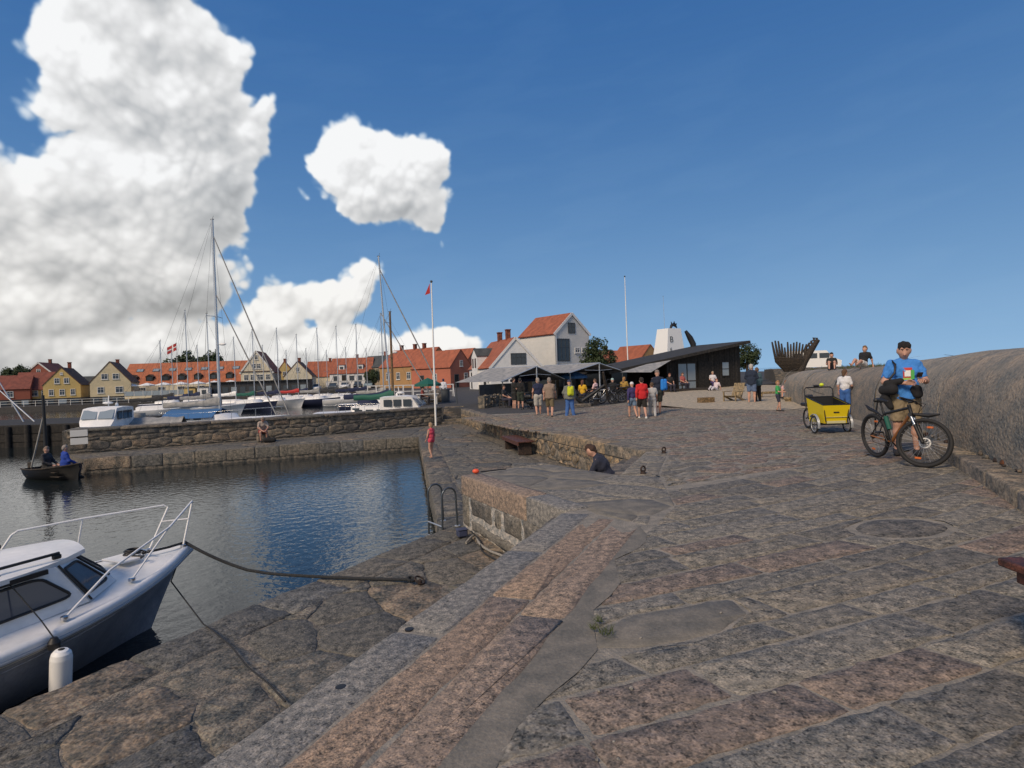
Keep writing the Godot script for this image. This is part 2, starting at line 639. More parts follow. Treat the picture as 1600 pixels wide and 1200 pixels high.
func make_materials() -> void:
	var S := FastNoiseLite.TYPE_SIMPLEX_SMOOTH
	var V := FastNoiseLite.TYPE_VALUE
	tex.granite = grain_picture(1024, [[1, 0.011, 0.40, S, 4], [2, 0.16, 0.36, V, 2], [3, 0.05, 0.24, S, 4], [4, 0.09, 0.22, V, 2, 0.14]], 0.04)
	tex.rough = grain_picture(512, [[5, 0.008, 0.5, S, 5], [6, 0.05, 0.4, S, 4], [7, 0.2, 0.35, V, 2], [8, 0.03, 0.18, S, 3, 0.16]], 0.10)
	tex.soft = grain_picture(512, [[9, 0.006, 0.22, S, 5], [10, 0.04, 0.14, S, 4], [11, 0.3, 0.08, V, 1]], 0.03, 0.85)
	tex.clean = grain_picture(256, [[19, 0.006, 0.07, S, 4], [20, 0.04, 0.05, S, 3]], 0.02, 0.94)
	tex.sand = grain_picture(512, [[12, 0.01, 0.16, S, 4], [13, 0.25, 0.3, V, 2], [14, 0.03, 0.14, S, 3]], 0.04)
	tex.worn = grain_picture(512, [[15, 0.008, 0.20, S, 5], [16, 0.06, 0.20, S, 4], [17, 0.25, 0.22, V, 2], [18, 0.03, 0.16, S, 4, 0.2]], 0.08)
	tex.relief = bumps(21, 0.045, 5.0, 5)
	tex.coarse = bumps(22, 0.012, 7.0, 5)
	# granite of several colours (the base colours of the stone)
	var tints := [[0.130, 0.124, 0.108], [0.153, 0.146, 0.128], [0.105, 0.101, 0.091], [0.150, 0.120, 0.100], [0.146, 0.135, 0.112], [0.120, 0.117, 0.106], [0.156, 0.122, 0.101], [0.140, 0.134, 0.118], [0.086, 0.083, 0.078], [0.155, 0.142, 0.116]]
	M.granite = []
	for t in tints:
		M.granite.append(grained(t[0] * 2.3 + 0.06, t[1] * 2.2 + 0.055, t[2] * 2.08 + 0.046, tex.granite, 1.1 + 0.13 * M.granite.size(), 0.85, tex.relief, 0.45))
	M.pinkish = grained(0.56, 0.41, 0.295, tex.granite, 0.95, 0.85, tex.relief, 0.6)
	M.pinkish2 = grained(0.54, 0.41, 0.31, tex.granite, 1.07, 0.85, tex.relief, 0.6)
	M.palegrey = grained(0.43, 0.405, 0.36, tex.granite, 0.9, 0.8, tex.relief, 0.5)
	M.mortar = grained(0.33, 0.30, 0.252, tex.soft, 0.7, 0.95, tex.relief, 0.8)
	M.cement = grained(0.235, 0.216, 0.182, tex.soft, 0.8, 0.9, tex.relief, 0.4)
	M.darkmortar = grained(0.27, 0.245, 0.205, tex.rough, 0.9, 0.95, tex.relief, 0.8)
	M.lime = grained(0.74, 0.71, 0.65, tex.rough, 0.6, 0.95, tex.relief, 0.8)
	M.palemortar = grained(0.50, 0.455, 0.385, tex.rough, 0.6, 0.95, tex.relief, 0.8)
	M.wallstone = []
	for t in [[0.165, 0.145, 0.12], [0.14, 0.125, 0.108], [0.20, 0.17, 0.13], [0.185, 0.15, 0.115], [0.125, 0.118, 0.108], [0.21, 0.16, 0.12]]:
		M.wallstone.append(grained(t[0] * 1.75, t[1] * 1.75, t[2] * 1.75, tex.rough, 1.0 + 0.17 * M.wallstone.size(), 0.9, tex.coarse, 0.5))
	M.tanstone = []
	for t in [[0.26, 0.20, 0.13], [0.23, 0.185, 0.13], [0.21, 0.165, 0.115], [0.28, 0.215, 0.145], [0.19, 0.165, 0.13], [0.25, 0.165, 0.11]]:
		M.tanstone.append(grained(t[0] * 1.75, t[1] * 1.75, t[2] * 1.75, tex.rough, 1.0 + 0.17 * M.tanstone.size(), 0.9, tex.coarse, 0.5))
	M.ledge = []
	for t in [[0.15, 0.14, 0.118], [0.135, 0.128, 0.11], [0.165, 0.15, 0.122], [0.18, 0.15, 0.115], [0.12, 0.118, 0.108], [0.14, 0.14, 0.132]]:
		M.ledge.append(grained(t[0] * 1.75, t[1] * 1.75, t[2] * 1.75, tex.rough if M.ledge.size() % 3 == 0 else tex.granite, 1.2 + 0.2 * M.ledge.size(), 0.88, tex.relief, 0.7))
	M.weed = grained(0.035, 0.04, 0.03, tex.rough, 0.8, 0.7, tex.relief, 0.8)
	M.concrete = grained(0.50, 0.44, 0.355, tex.worn, 2.6, 0.92, tex.relief, 0.6)
	M.concrete2 = grained(0.53, 0.47, 0.38, tex.worn, 3.1, 0.92, tex.relief, 0.6)
	M.concrete3 = grained(0.46, 0.395, 0.315, tex.worn, 2.2, 0.92, tex.relief, 0.6)
	for k in [M.concrete, M.concrete2, M.concrete3]:
		k.uv1_scale.y *= 1.4
	M.asphalt = grained(0.105, 0.102, 0.10, tex.sand, 2.0, 0.92, tex.relief, 0.3)
	M.sand = grained(0.78, 0.66, 0.48, tex.sand, 1.4, 0.95, tex.relief, 0.4)
	M.earth = grained(0.20, 0.17, 0.12, tex.rough, 1.6, 0.95, tex.coarse, 0.6)
	M.grass = plain(0.07, 0.09, 0.03, 0.8)
	# water
	M.water = plain(0.012, 0.018, 0.020, 0.03)
	M.water.metallic_specular = 0.5
	M.water.uv1_triplanar = true
	M.water.uv1_world_triplanar = true
	M.water.uv1_scale = Vector3(1, 1, 1) / 5.5
	M.water.normal_enabled = true
	M.water.normal_texture = bumps(31, 0.017, 5.0, 4, 1024)
	M.water.normal_scale = 0.27
	# buildings
	for w in {"white": [0.80, 0.80, 0.79], "greywall": [0.66, 0.66, 0.63], "cream": [0.66, 0.56, 0.36], "yellow": [0.58, 0.43, 0.17], "palecream": [0.68, 0.62, 0.47], "ochre": [0.42, 0.25, 0.11], "pinkwall": [0.47, 0.16, 0.10], "orangewall": [0.46, 0.24, 0.12], "brickwall": [0.28, 0.09, 0.06], "barnwall": [0.38, 0.32, 0.24]}:
		var t: Array = {"white": [0.80, 0.80, 0.79], "greywall": [0.66, 0.66, 0.63], "cream": [0.66, 0.56, 0.36], "yellow": [0.58, 0.43, 0.17], "palecream": [0.68, 0.62, 0.47], "ochre": [0.42, 0.25, 0.11], "pinkwall": [0.47, 0.16, 0.10], "orangewall": [0.46, 0.24, 0.12], "brickwall": [0.28, 0.09, 0.06], "barnwall": [0.38, 0.32, 0.24]}[w]
		M[w] = grained(t[0] * 1.02, t[1] * 1.02, t[2] * 1.02, tex.clean, 6.0, 0.9)
	for w in [["tile", 0.37, 0.115, 0.06], ["oldtile", 0.24, 0.075, 0.05], ["browntile", 0.12, 0.065, 0.042], ["brighttile", 0.43, 0.14, 0.065], ["slate", 0.07, 0.078, 0.08]]:
		M[w[0]] = grained(w[1] * 1.2, w[2] * 1.2, w[3] * 1.2, tex.soft, 3.0, 0.85, tex.coarse, 0.3)
	M.shop = plain(0.02, 0.022, 0.026, 0.6)
	M.glass = plain(0.05, 0.065, 0.08, 0.08)
	M.glass.metallic_specular = 0.4
	M.paleglass = plain(0.25, 0.30, 0.34, 0.1)
	M.windowboat = plain(0.06, 0.065, 0.085, 0.12)
	M.frame = plain(0.62, 0.62, 0.60, 0.6)
	M.darkframe = plain(0.06, 0.07, 0.08, 0.6)
	M.brick = grained(0.34, 0.11, 0.07, tex.rough, 1.5, 0.9)
	M.tarwood = []
	for t in [0.022, 0.028, 0.018, 0.034]:
		M.tarwood.append(grained(t * 1.5, t * 1.35, t * 1.2, tex.rough, 0.9, 0.85))
	M.felt = grained(0.05, 0.05, 0.05, tex.soft, 2.0, 0.9)
	M.canvas = grained(0.40, 0.40, 0.39, tex.soft, 1.5, 0.9)
	M.darkcanvas = grained(0.06, 0.06, 0.062, tex.soft, 1.5, 0.9)
	M.navy = plain(0.012, 0.02, 0.06, 0.85)
	M.blue = plain(0.04, 0.13, 0.30, 0.8)
	M.wood = grained(0.36, 0.24, 0.12, tex.rough, 0.5, 0.8)
	M.palewood = grained(0.52, 0.40, 0.23, tex.rough, 0.5, 0.8)
	M.redwood = grained(0.17, 0.062, 0.04, tex.rough, 0.35, 0.6)
	M.oldwood = grained(0.075, 0.06, 0.048, tex.rough, 0.6, 0.9)
	M.spar = grained(0.32, 0.19, 0.08, tex.rough, 0.5, 0.5)
	M.alu = plain(0.52, 0.54, 0.56, 0.35, 0.6)
	M.whitemetal = plain(0.75, 0.75, 0.74, 0.4)
	M.steel = plain(0.62, 0.63, 0.64, 0.22, 1.0)
	M.steeldark = plain(0.10, 0.12, 0.14, 0.35, 0.7)
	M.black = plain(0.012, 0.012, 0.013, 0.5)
	M.rubber = plain(0.016, 0.016, 0.017, 0.75)
	M.iron = grained(0.075, 0.05, 0.04, tex.rough, 0.3, 0.8)
	M.rust = grained(0.20, 0.08, 0.04, tex.rough, 0.4, 0.95)
	M.rope = grained(0.05, 0.055, 0.06, tex.rough, 0.1, 0.95)
	M.palerope = grained(0.55, 0.52, 0.46, tex.rough, 0.1, 0.95)
	M.gel = grained(0.84, 0.84, 0.83, tex.clean, 1.2, 0.35)
	M.hullgrey = grained(0.36, 0.385, 0.44, tex.soft, 1.5, 0.38)
	M.rubrail = plain(0.30, 0.31, 0.32, 0.5)
	M.red = plain(0.48, 0.03, 0.025, 0.6)
	M.white = M.white
	M.paint = plain(0.80, 0.80, 0.78, 0.5)
	M.yellowpaint = plain(0.72, 0.55, 0.01, 0.4)
	M.neon = plain(0.65, 0.75, 0.03, 0.5)
	M.orange = plain(0.55, 0.13, 0.02, 0.4)
	M.green = plain(0.01, 0.10, 0.07, 0.7)
	M.leaf = plain(0.035, 0.055, 0.018, 0.7)
	M.leaf2 = plain(0.05, 0.075, 0.022, 0.7)
	for k in [M.leaf, M.leaf2]:
		k.backlight_enabled = true
		k.backlight = Color(0.12, 0.16, 0.05)
	M.bark = plain(0.06, 0.045, 0.035, 0.9)
	M.skin = plain(0.50, 0.28, 0.20, 0.6)

const LOW := 0.6      # the lower quay

# plan points (x, z) of the quays
const A := Vector2(-0.97, -10.77)
const B := Vector2(0.62, -7.26)
const P1 := Vector2(0.55, -11.85)
const P2 := Vector2(1.72, -9.70)
const P3 := Vector2(2.81, -12.53)
const FAR := Vector2(-3.05, -34.9)
const LADDER := Vector2(-1.36, -10.5)
const CORNER := Vector2(-4.49, -27.9)
const ALONG := Vector2(0.398, -0.917)       # direction of the coping beside the camera
const ACROSS := Vector2(0.917, 0.398)
const MOLE := [Vector2(-19.3, -25.4), Vector2(-9.6, -30.6), Vector2(-4.2, -34.9)]
const FRONT := [Vector2(-17.2, -23.5), Vector2(-8.75, -26.5), Vector2(-4.49, -27.9)]
const SEAWALL := [Vector2(2.3, 1.8), Vector2(5.96, -6.89), Vector2(6.89, -9.09), Vector2(8.6, -13.2), Vector2(10.04, -17.1), Vector2(12.3, -25.4), Vector2(13.6, -30.0), Vector2(16.5, -36.0)]
const KERB0 := Vector2(1.5, 1.3)
const KERB1 := Vector2(7.2, -10.15)


func make_ground() -> void:
	var s := Shape.new()
	s.quad(Vector3(-3000, 0, 3000), Vector3(3000, 0, 3000), Vector3(3000, 0, -6000), Vector3(-3000, 0, -6000))
	struct("water", s, M.water)
	s = Shape.new()
	s.quad(Vector3(-3000, -5, 3000), Vector3(3000, -5, 3000), Vector3(3000, -5, -6000), Vector3(-3000, -5, -6000))
	struct("seabed", s, M.weed)
	# the street behind the quays and the town's ground round the inner basin
	var street := PackedVector2Array([Vector2(-3.2, -35.6), Vector2(-1.4, -29.6), Vector2(1.6, -28.4), Vector2(6.2, -31.5), Vector2(9.5, -40), Vector2(34, -60), Vector2(60, -112), Vector2(-27, -112), Vector2(-13, -62), Vector2(-5.6, -38)])
	struct("street", sheet(street, 3.0, func(x: float, z: float) -> float: return ground(x, z) + 0.012, 3.0), M.asphalt)
	var town := PackedVector2Array([Vector2(-27, -107), Vector2(-170, -99), Vector2(-260, -210), Vector2(70, -210), Vector2(62, -112)])
	var flat := func(x: float, z: float) -> float: return lerpf(0.95, ground(x, z) - 0.03, smoothstep(-70.0, -24.0, x))
	struct("town_ground", sheet(town, 16.0, flat, 4.0), M.asphalt)


func voronoi(region: PackedVector2Array, cell: Vector2, turn: float, loose: float, gap: float) -> Array:
	var out := []
	var back := Transform2D(turn, Vector2.ZERO)
	var there := back.affine_inverse()
	var lo := Vector2.INF
	var hi := -Vector2.INF
	for q in region:
		var w := (there * q) / cell
		lo = lo.min(w)
		hi = hi.max(w)
	var x0 := int(floor(lo.x)) - 2
	var y0 := int(floor(lo.y)) - 2
	var nx := int(ceil(hi.x)) + 3 - x0
	var ny := int(ceil(hi.y)) + 3 - y0
	var sites := {}
	for j in ny:
		for i in nx:
			sites[Vector2i(i, j)] = Vector2(x0 + i + 0.5 + (0.5 if (y0 + j) % 2 != 0 else 0.0) + jit(loose), y0 + j + 0.5 + jit(loose))
	for j in range(2, ny - 2):
		for i in range(2, nx - 2):
			var c: Vector2 = sites[Vector2i(i, j)]
			var poly := PackedVector2Array([c + Vector2(-2, -2), c + Vector2(2, -2), c + Vector2(2, 2), c + Vector2(-2, 2)])
			for dj in range(-2, 3):
				for di in range(-2, 3):
					if di == 0 and dj == 0:
						continue
					var o: Vector2 = sites[Vector2i(i + di, j + dj)]
					poly = half(poly, (c + o) * 0.5, o - c)
			var world := PackedVector2Array()
			for q in poly:
				world.append(back * (q * cell))
			for piece in Geometry2D.intersect_polygons(world, region):
				for small in Geometry2D.offset_polygon(piece, -gap * rng.randf_range(0.6, 1.4), Geometry2D.JOIN_MITER):
					if area_of(small) > cell.x * cell.y * 0.05:
						out.append(small)
	return out


func half(poly: PackedVector2Array, p: Vector2, n: Vector2) -> PackedVector2Array:
	var out := PackedVector2Array()
	for i in poly.size():
		var a := poly[i]
		var b := poly[(i + 1) % poly.size()]
		var da := (a - p).dot(n)
		var db := (b - p).dot(n)
		if da <= 0.0:
			out.append(a)
		if (da < 0.0 and db > 0.0) or (da > 0.0 and db < 0.0):
			out.append(a.lerp(b, da / (da - db)))
	return out


func area_of(p: PackedVector2Array) -> float:
	var s := 0.0
	for i in p.size():
		s += p[i].cross(p[(i + 1) % p.size()])
	return absf(s) * 0.5


func middle(p: PackedVector2Array) -> Vector2:
	var s := Vector2.ZERO
	for q in p:
		s += q
	return s / p.size()


# lays stones: the first `most` (by distance from the eye) are parts of their own, the rest one part
func lay(called: String, polys: Array, parent: Node, mats: Array, place: Callable, deep: float, bevel: float, bump: float, step: float, rough: float, most := 300, eye := Vector2.ZERO) -> void:
	polys.sort_custom(func(a, b): return middle(a).distance_to(eye) < middle(b).distance_to(eye))
	var rest := {}
	for i in polys.size():
		var o := rough_outline(polys[i], step, rough)
		if o.size() < 4:
			continue
		var up := rng.randf_range(-0.4, 0.4) * bump
		var put := func(u: float, v: float, h: float) -> Vector3: return place.call(u, v, h + up)
		var k: int = absi(int(wobble.get_noise_2d(middle(o).x * 0.35, middle(o).y * 0.35) * 9.0) + rng.randi_range(0, 4)) % mats.size()
		var m := stone(o, put, deep, bevel, bump)
		if i < most:
			part(called, m, mats[k], parent)
		else:
			if not rest.has(k): rest[k] = []
			rest[k].append(m)
	for k in rest:
		part("far_" + called + "_field", join(rest[k]), mats[k], parent).set_meta("kind", "stuff")


func strip_point(t: float, o: float) -> Vector2:      # t metres back from B along the coping, o metres inland
	return B - ALONG * t + ACROSS * o


func flat_place(u: float, v: float, h: float) -> Vector3:
	return Vector3(u, ground(u, v) + h, v)


func make_quays() -> void:
	# ---- the upper quay: a bed of mortar, stones laid in it
	var deck := PackedVector2Array([strip_point(11.0, 0.0), B, A, P1, P2, P3, FAR, Vector2(-3.3, -36.5), Vector2(30, -50), Vector2(30, -46), Vector2(17, -36), Vector2(14.2, -30), Vector2(12.9, -25.4), Vector2(7.6, -9.1), Vector2(2.9, 2.8)])
	var bed := struct("quay_pavement", sheet(deck, 1.0, func(x: float, z: float) -> float: return ground(x, z) - 0.005, 3.0), M.mortar)
	# the edge of the cement strip is ragged
	var ragged := []
	for i in 34:
		var t := 10.5 - i * 0.29
		ragged.append(strip_point(t, 1.22 + 0.07 * sin(t * 2.1) + 0.05 * sin(t * 5.3 + 1.0) + jit(0.02) - (0.1 if t < 2.0 else 0.0)))
	var field := PackedVector2Array(ragged)
	for q in [Vector2(1.95, -7.2), Vector2(2.35, -9.6), Vector2(3.3, -12.5)]:
		field.append(q)
	for k in 9:
		field.append((P3 + Vector2(0.5, -0.1)).lerp(FAR + Vector2(0.55, 6.4), k / 8.0))
	for q in [Vector2(0.6, -28.6), Vector2(6.0, -31.0), Vector2(6.6, -27.5), Vector2(8.2, -24.4), Vector2(11.2, -22.6), Vector2(11.2, -22.0)]:
		field.append(q)
	for k in 7:
		field.append(Vector2(11.2, -22.0).lerp(Vector2(7.7, -11.2), k / 6.0))
	field.append(KERB1 + Vector2(0.1, -0.3))
	field.append(KERB1)
	field.append(KERB0)
	var big := PackedVector2Array()                 # the dark round stone in the paving
	var big_ring := PackedVector2Array()
	for i in 18:
		var a := TAU * i / 18.0
		big.append(Vector2(3.66, -5.60) + Vector2(cos(a) * 0.46, sin(a) * 0.33).rotated(-0.3))
		big_ring.append(Vector2(3.66, -5.60) + Vector2(cos(a) * 0.52, sin(a) * 0.38).rotated(-0.3))
	var patch := PackedVector2Array()               # a smooth dark slab among the setts
	for p in [Vector3(0.500, 1.680, -3.757), Vector3(0.742, 1.680, -3.940), Vector3(1.041, 1.690, -4.009), Vector3(1.334, 1.690, -4.098), Vector3(1.477, 1.690, -4.097), Vector3(1.490, 1.700, -3.857), Vector3(1.206, 1.690, -3.601), Vector3(0.945, 1.690, -3.516), Vector3(0.667, 1.680, -3.474), Vector3(0.436, 1.680, -3.509)]:
		patch.append(Vector2(p.x, p.z))
	var patch_ring: PackedVector2Array = Geometry2D.offset_polygon(patch, 0.03)[0]
	var polys := []
	var e1 := Vector2(cos(0.35), -sin(0.35))
	var e2 := Vector2(-sin(0.35), -cos(0.35))
	var b := 0.6
	while b < 6.7:
		var w := rng.randf_range(0.27, 0.42)
		var a := -3.5 + rng.randf()
		var skew0 := jit(0.03)
		while a < 10.0:
			var l := rng.randf_range(0.65, 1.6)
			var skew := jit(0.035)
			var bend := func(x: float, y: float) -> Vector2: return e1 * x + e2 * (y + 0.05 * sin(x * 0.8 + 0.5) + 0.012 * (x - 2.0) * (x - 2.0))
			var g := rng.randf_range(0.008, 0.015)
			var q := PackedVector2Array([bend.call(a + skew0 + g, b + g), bend.call(a + l * 0.5, b + g + jit(0.012)), bend.call(a + l + skew - g, b + g), bend.call(a + l - skew - g, b + w - g), bend.call(a + l * 0.5, b + w - g + jit(0.012)), bend.call(a - skew0 + g, b + w - g)])
			for piece in Geometry2D.intersect_polygons(q, field):
				for cut in Geometry2D.clip_polygons(piece, big_ring):
					for rest in Geometry2D.clip_polygons(cut, patch_ring):
						if area_of(rest) > 0.02:
							polys.append(rest)
			a += l
			skew0 = skew
		b += w
	var beyond := PackedVector2Array([e1 * -4.0 + e2 * 6.85, e1 * 12.0 + e2 * (6.85 + 0.6), Vector2(16, -40), Vector2(-8, -40)])
	var old := []
	for piece in Geometry2D.intersect_polygons(field, beyond):
		for q in voronoi(piece, Vector2(0.62, 0.40), -0.35, 0.36, 0.027):
			for rest in Geometry2D.clip_polygons(q, big_ring):
				if area_of(rest) > 0.02:
					old.append(rest)
	lay("paving_stone", polys, bed, M.granite, flat_place, 0.05, 0.007, 0.005, 0.085, 0.016)
	lay("cobble", old, bed, [M.granite[3], M.granite[0], M.granite[6], M.granite[4], M.granite[2], M.granite[7], M.granite[3], M.granite[9], M.granite[8]], flat_place, 0.05, 0.014, 0.013, 0.14, 0.028, 190)
	part("round_stone", stone(big, flat_place, 0.05, 0.03, 0.02), M.granite[8], bed)
	part("smooth_slab", stone(rough_outline(patch, 0.07, 0.012), flat_place, 0.05, 0.008, 0.004), M.cement, bed)
	# cement strip, two rows of reddish slabs, grey edge stones
	var cement := PackedVector2Array()
	for q in ragged:
		cement.append(q + ACROSS * 0.012)
	for i in 12:
		cement.append(strip_point(0.6 + i * 0.9, 1.0 + jit(0.02)))
	part("cement_strip", sheet(cement, 0.4, func(x: float, z: float) -> float: return ground(x, z) + 0.002 + 0.006 * wobble.get_noise_2d(x * 2.0, z * 2.0)), M.cement, bed)
	for row in [[0.345, 0.675, M.pinkish, 2.3, 0.3], [0.69, 1.02, M.pinkish2, 2.9, 0.55]]:
		var t: float = row[4]
		while t < 10.5:
			var l: float = rng.randf_range(0.8, 1.3) * row[3]
			var q := PackedVector2Array([strip_point(t + 0.008, row[0]), strip_point(t + 0.008, row[1]), strip_point(t + l - 0.008, row[1]), strip_point(t + l - 0.008, row[0])])
			part("coping_slab", stone(rough_outline(q, 0.14, 0.012), flat_place, 0.05, 0.012, 0.008), row[2], bed)
			t += l
	var t0 := 0.1
	while t0 < 10.5:
		var l := rng.randf_range(1.5, 2.4)
		var q := PackedVector2Array([strip_point(t0 + 0.008, -0.03), strip_point(t0 + 0.008, 0.33), strip_point(t0 + l - 0.008, 0.33), strip_point(t0 + l - 0.008, -0.03)])
		part("edge_stone", stone(rough_outline(q, 0.16, 0.007), flat_place, 0.32, 0.02, 0.006), M.palegrey, bed)
		t0 += l
	for q in [Vector2(-0.75, -3.95), Vector2(-1.0, -3.22), Vector2(-1.52, -2.1)]:       # drilled holes, the dark inside them painted as black discs
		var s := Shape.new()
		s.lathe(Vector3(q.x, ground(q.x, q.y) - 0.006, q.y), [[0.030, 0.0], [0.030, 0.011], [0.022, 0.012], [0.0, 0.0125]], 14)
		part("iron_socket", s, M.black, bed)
	# slabs of the platform beside the steps
	var plat := PackedVector2Array([strip_point(0.05, 0.36), strip_point(0.55, 1.1), Vector2(1.55, -6.75), Vector2(1.95, -7.2), Vector2(2.35, -9.6), Vector2(3.3, -12.5), P3 + Vector2(0.02, 0.0), P2, P1, A + Vector2(0.3, -0.05), B + Vector2(0.3, 0.1)])
	lay("platform_slab", voronoi(plat, Vector2(1.25, 0.75), 0.75, 0.28, 0.007), bed, [M.cement, M.granite[1], M.granite[9], M.cement, M.palegrey, M.granite[4]], flat_place, 0.05, 0.01, 0.008, 0.2, 0.008, 80)
	var edge := [[A, A.lerp(B, 0.70), M.pinkish2], [A.lerp(B, 0.705), B, M.palegrey]]
	for e in edge:
		var n := Vector2(0.911, -0.413) * 0.34
		var q := PackedVector2Array([e[0] - n * 0.08, e[1] - n * 0.08, e[1] + n, e[0] + n])
		part("edge_stone", stone(rough_outline(q, 0.3, 0.008), func(u: float, v: float, h: float) -> Vector3: return Vector3(u, ground(u, v) + h + 0.012, v), 0.34, 0.02, 0.006), e[2], bed)
	var wedge := PackedVector2Array()
	for p in [Vector3(0.127, 1.500, -6.580), Vector3(0.259, 1.500, -6.359), Vector3(0.639, 1.500, -7.273), Vector3(0.480, 1.500, -7.497)]:
		wedge.append(Vector2(p.x, p.z))
	part("slate_wedge", stone(rough_outline(wedge, 0.12, 0.01), func(u: float, v: float, h: float) -> Vector3: return Vector3(u, 1.5 + h, v), 0.12, 0.012, 0.006), M.granite[8], bed)
	# long coping stones on the tan wall
	var run := FAR - P3
	var far_len := run.length()
	run /= far_len
	var inland := Vector2(-run.y, run.x)
	if inland.x < 0.0: inland = -inland
	var u0 := 0.0
	while u0 < far_len - 0.5:
		var l := rng.randf_range(1.2, 2.2)
		l = minf(l, far_len - u0)
		var p := P3 + run * (u0 + 0.01)
		var q := P3 + run * (u0 + l - 0.01)
		part("edge_stone", stone(rough_outline(PackedVector2Array([p - inland * 0.04, q - inland * 0.04, q + inland * 0.46, p + inland * 0.46]), 0.3, 0.012), func(u: float, v: float, h: float) -> Vector3: return Vector3(u, ground(u, v) + h + 0.01, v), 0.26, 0.025, 0.01), [M.tanstone[0], M.wallstone[2], M.tanstone[4]][rng.randi() % 3], bed)
		u0 += l
	# ---- the lower quay
	var low := PackedVector2Array([Vector2(-8.3, 2.0), Vector2(-4.43, -4.95), Vector2(-3.24, -7.21), LADDER, CORNER, FRONT[1], FRONT[0], MOLE[0] + Vector2(-0.2, -0.1), MOLE[1], MOLE[2], FAR, P3 + Vector2(0.3, 0), P2 + Vector2(0.4, 0), B + Vector2(0.4, 0), strip_point(11, 0.3)])
	var lq := struct("lower_quay", sheet(low, 2.0, func(_x: float, _z: float) -> float: return LOW - 0.014, 3.5), M.darkmortar)
	var low_place := func(u: float, v: float, h: float) -> Vector3: return Vector3(u, LOW + h + 0.02 * wobble.get_noise_2d(u * 0.6, v * 0.6), v)
	var rim := []
	var water_edge := [Vector2(-8.3, 2.0), Vector2(-4.43, -4.95), Vector2(-3.24, -7.21), LADDER, CORNER, FRONT[1], FRONT[0]]
	var inner := []
	for i in water_edge.size() - 1:
		var p: Vector2 = water_edge[i]
		var q: Vector2 = water_edge[i + 1]
		var l := p.distance_to(q)
		var d := (q - p) / l
		var n := Vector2(-d.y, d.x)
		var wide := 0.62 if i < 4 else 0.5
		var u := 0.0
		while u < l - 0.05:
			var k := minf(rng.randf_range(0.9, 1.7), l - u)
			if l - u - k < 0.4: k = l - u
			var w := wide + jit(0.06)
			rim.append(PackedVector2Array([p + d * (u + 0.008) - n * 0.025, p + d * (u + k - 0.008) - n * 0.025, p + d * (u + k - 0.008) + n * w, p + d * (u + 0.008) + n * w]))
			u += k
	lay("edge_block", rim, lq, M.ledge, low_place, 0.46, 0.022, 0.014, 0.12, 0.02, 120)
	var body := PackedVector2Array()
	for q in Geometry2D.offset_polygon(low, -0.66):
		if area_of(q) > 20.0:
			body = q
	var parts := [PackedVector2Array([Vector2(-20, 4), Vector2(6, 4), Vector2(6, -11.2), Vector2(-20, -11.2)]), PackedVector2Array([Vector2(-5, -11.2), Vector2(6, -11.2), Vector2(6, -36), Vector2(-5, -36)]), PackedVector2Array([Vector2(-22, -11.2), Vector2(-5, -11.2), Vector2(-5, -36), Vector2(-22, -36)])]
	var sizes := [Vector2(1.05, 0.72), Vector2(1.0, 0.7), Vector2(1.5, 1.0)]
	var slabs := []
	for i in 3:
		for piece in Geometry2D.intersect_polygons(body, parts[i]):
			slabs.append_array(voronoi(piece, sizes[i], [1.05, 0.3, 0.35][i], 0.33, 0.012))
	lay("quay_slab", slabs, lq, M.ledge, low_place, 0.05, 0.014, 0.014, 0.10, 0.022, 290)
	# ---- walls that stand on the lower quay
	wall_of_stones("platform_wall", "low wall of big grey blocks with white lime joints under the pinkish quay edge", B, A, func(_p: Vector2) -> float: return LOW, func(p: Vector2) -> float: return ground(p.x, p.y) - 0.33, Vector2(0.85, 0.5), 0.14, 0.05, [M.granite[2], M.granite[5], M.granite[8]], M.lime, [[0.05, 1.22, 0.94, 1.25], [1.33, 1.92, 0.92, 1.23], [2.06, 2.32, 0.90, 1.20], [2.46, 3.38, 0.90, 1.20], [3.52, 3.80, 0.64, 1.20], [0.05, 1.46, 0.63, 0.83], [1.58, 3.40, 0.63, 0.79]])
	wall_of_stones("platform_wall", "short end wall of the stone platform facing the lower quay bench", A, P1, func(_p: Vector2) -> float: return LOW, func(p: Vector2) -> float: return ground(p.x, p.y) - 0.04, Vector2(0.6, 0.4), 0.25, 0.03, M.wallstone, M.lime)
	wall_of_stones("terrace_wall", "long tan rubble wall with pale mortar behind the lower quay", P3, FAR, func(_p: Vector2) -> float: return LOW, func(p: Vector2) -> float: return ground(p.x, p.y) - 0.25, Vector2(0.50, 0.34), 0.30, 0.022, M.tanstone, M.darkmortar)
	# ---- steps down from the upper quay (the man sits on them) and up to the street
	var st := thing("stone_steps", "short flight of worn stone steps cut into the upper quay", "steps", Vector3((P1.x + P3.x) * 0.5, LOW, (P1.y + P3.y) * 0.5))
	var down := Vector2(-0.93, -0.36)
	for i in 6:
		var s0 := 0.31 * i
		var s1 := 0.31 * (i + 1) + 0.02
		var y := lerpf(ground(P2.x, P2.y), LOW, (i + 1.0) / 7.0)
		var f := func(s: float) -> Array: return [P2.lerp(P1, s / 1.86), P3 + run * s / run.dot(down)]
		var q0: Array = f.call(s0)
		var q1: Array = f.call(s1)
		var sh := Shape.new()
		var poly := PackedVector2Array([q0[0], q0[1], q1[1], q1[0]])
		for k in 4: poly[k] -= Vector2(st.position.x, st.position.z)
		var flip := PackedVector2Array()
		for q in poly: flip.append(Vector2(q.x, -q.y))
		sh.slab(Vector3(0, -0.05, 0), flip, y - LOW + 0.05, Basis(Vector3.RIGHT, Vector3.FORWARD, Vector3.UP))
		part("step", sh, M.wallstone[i % 3], st)
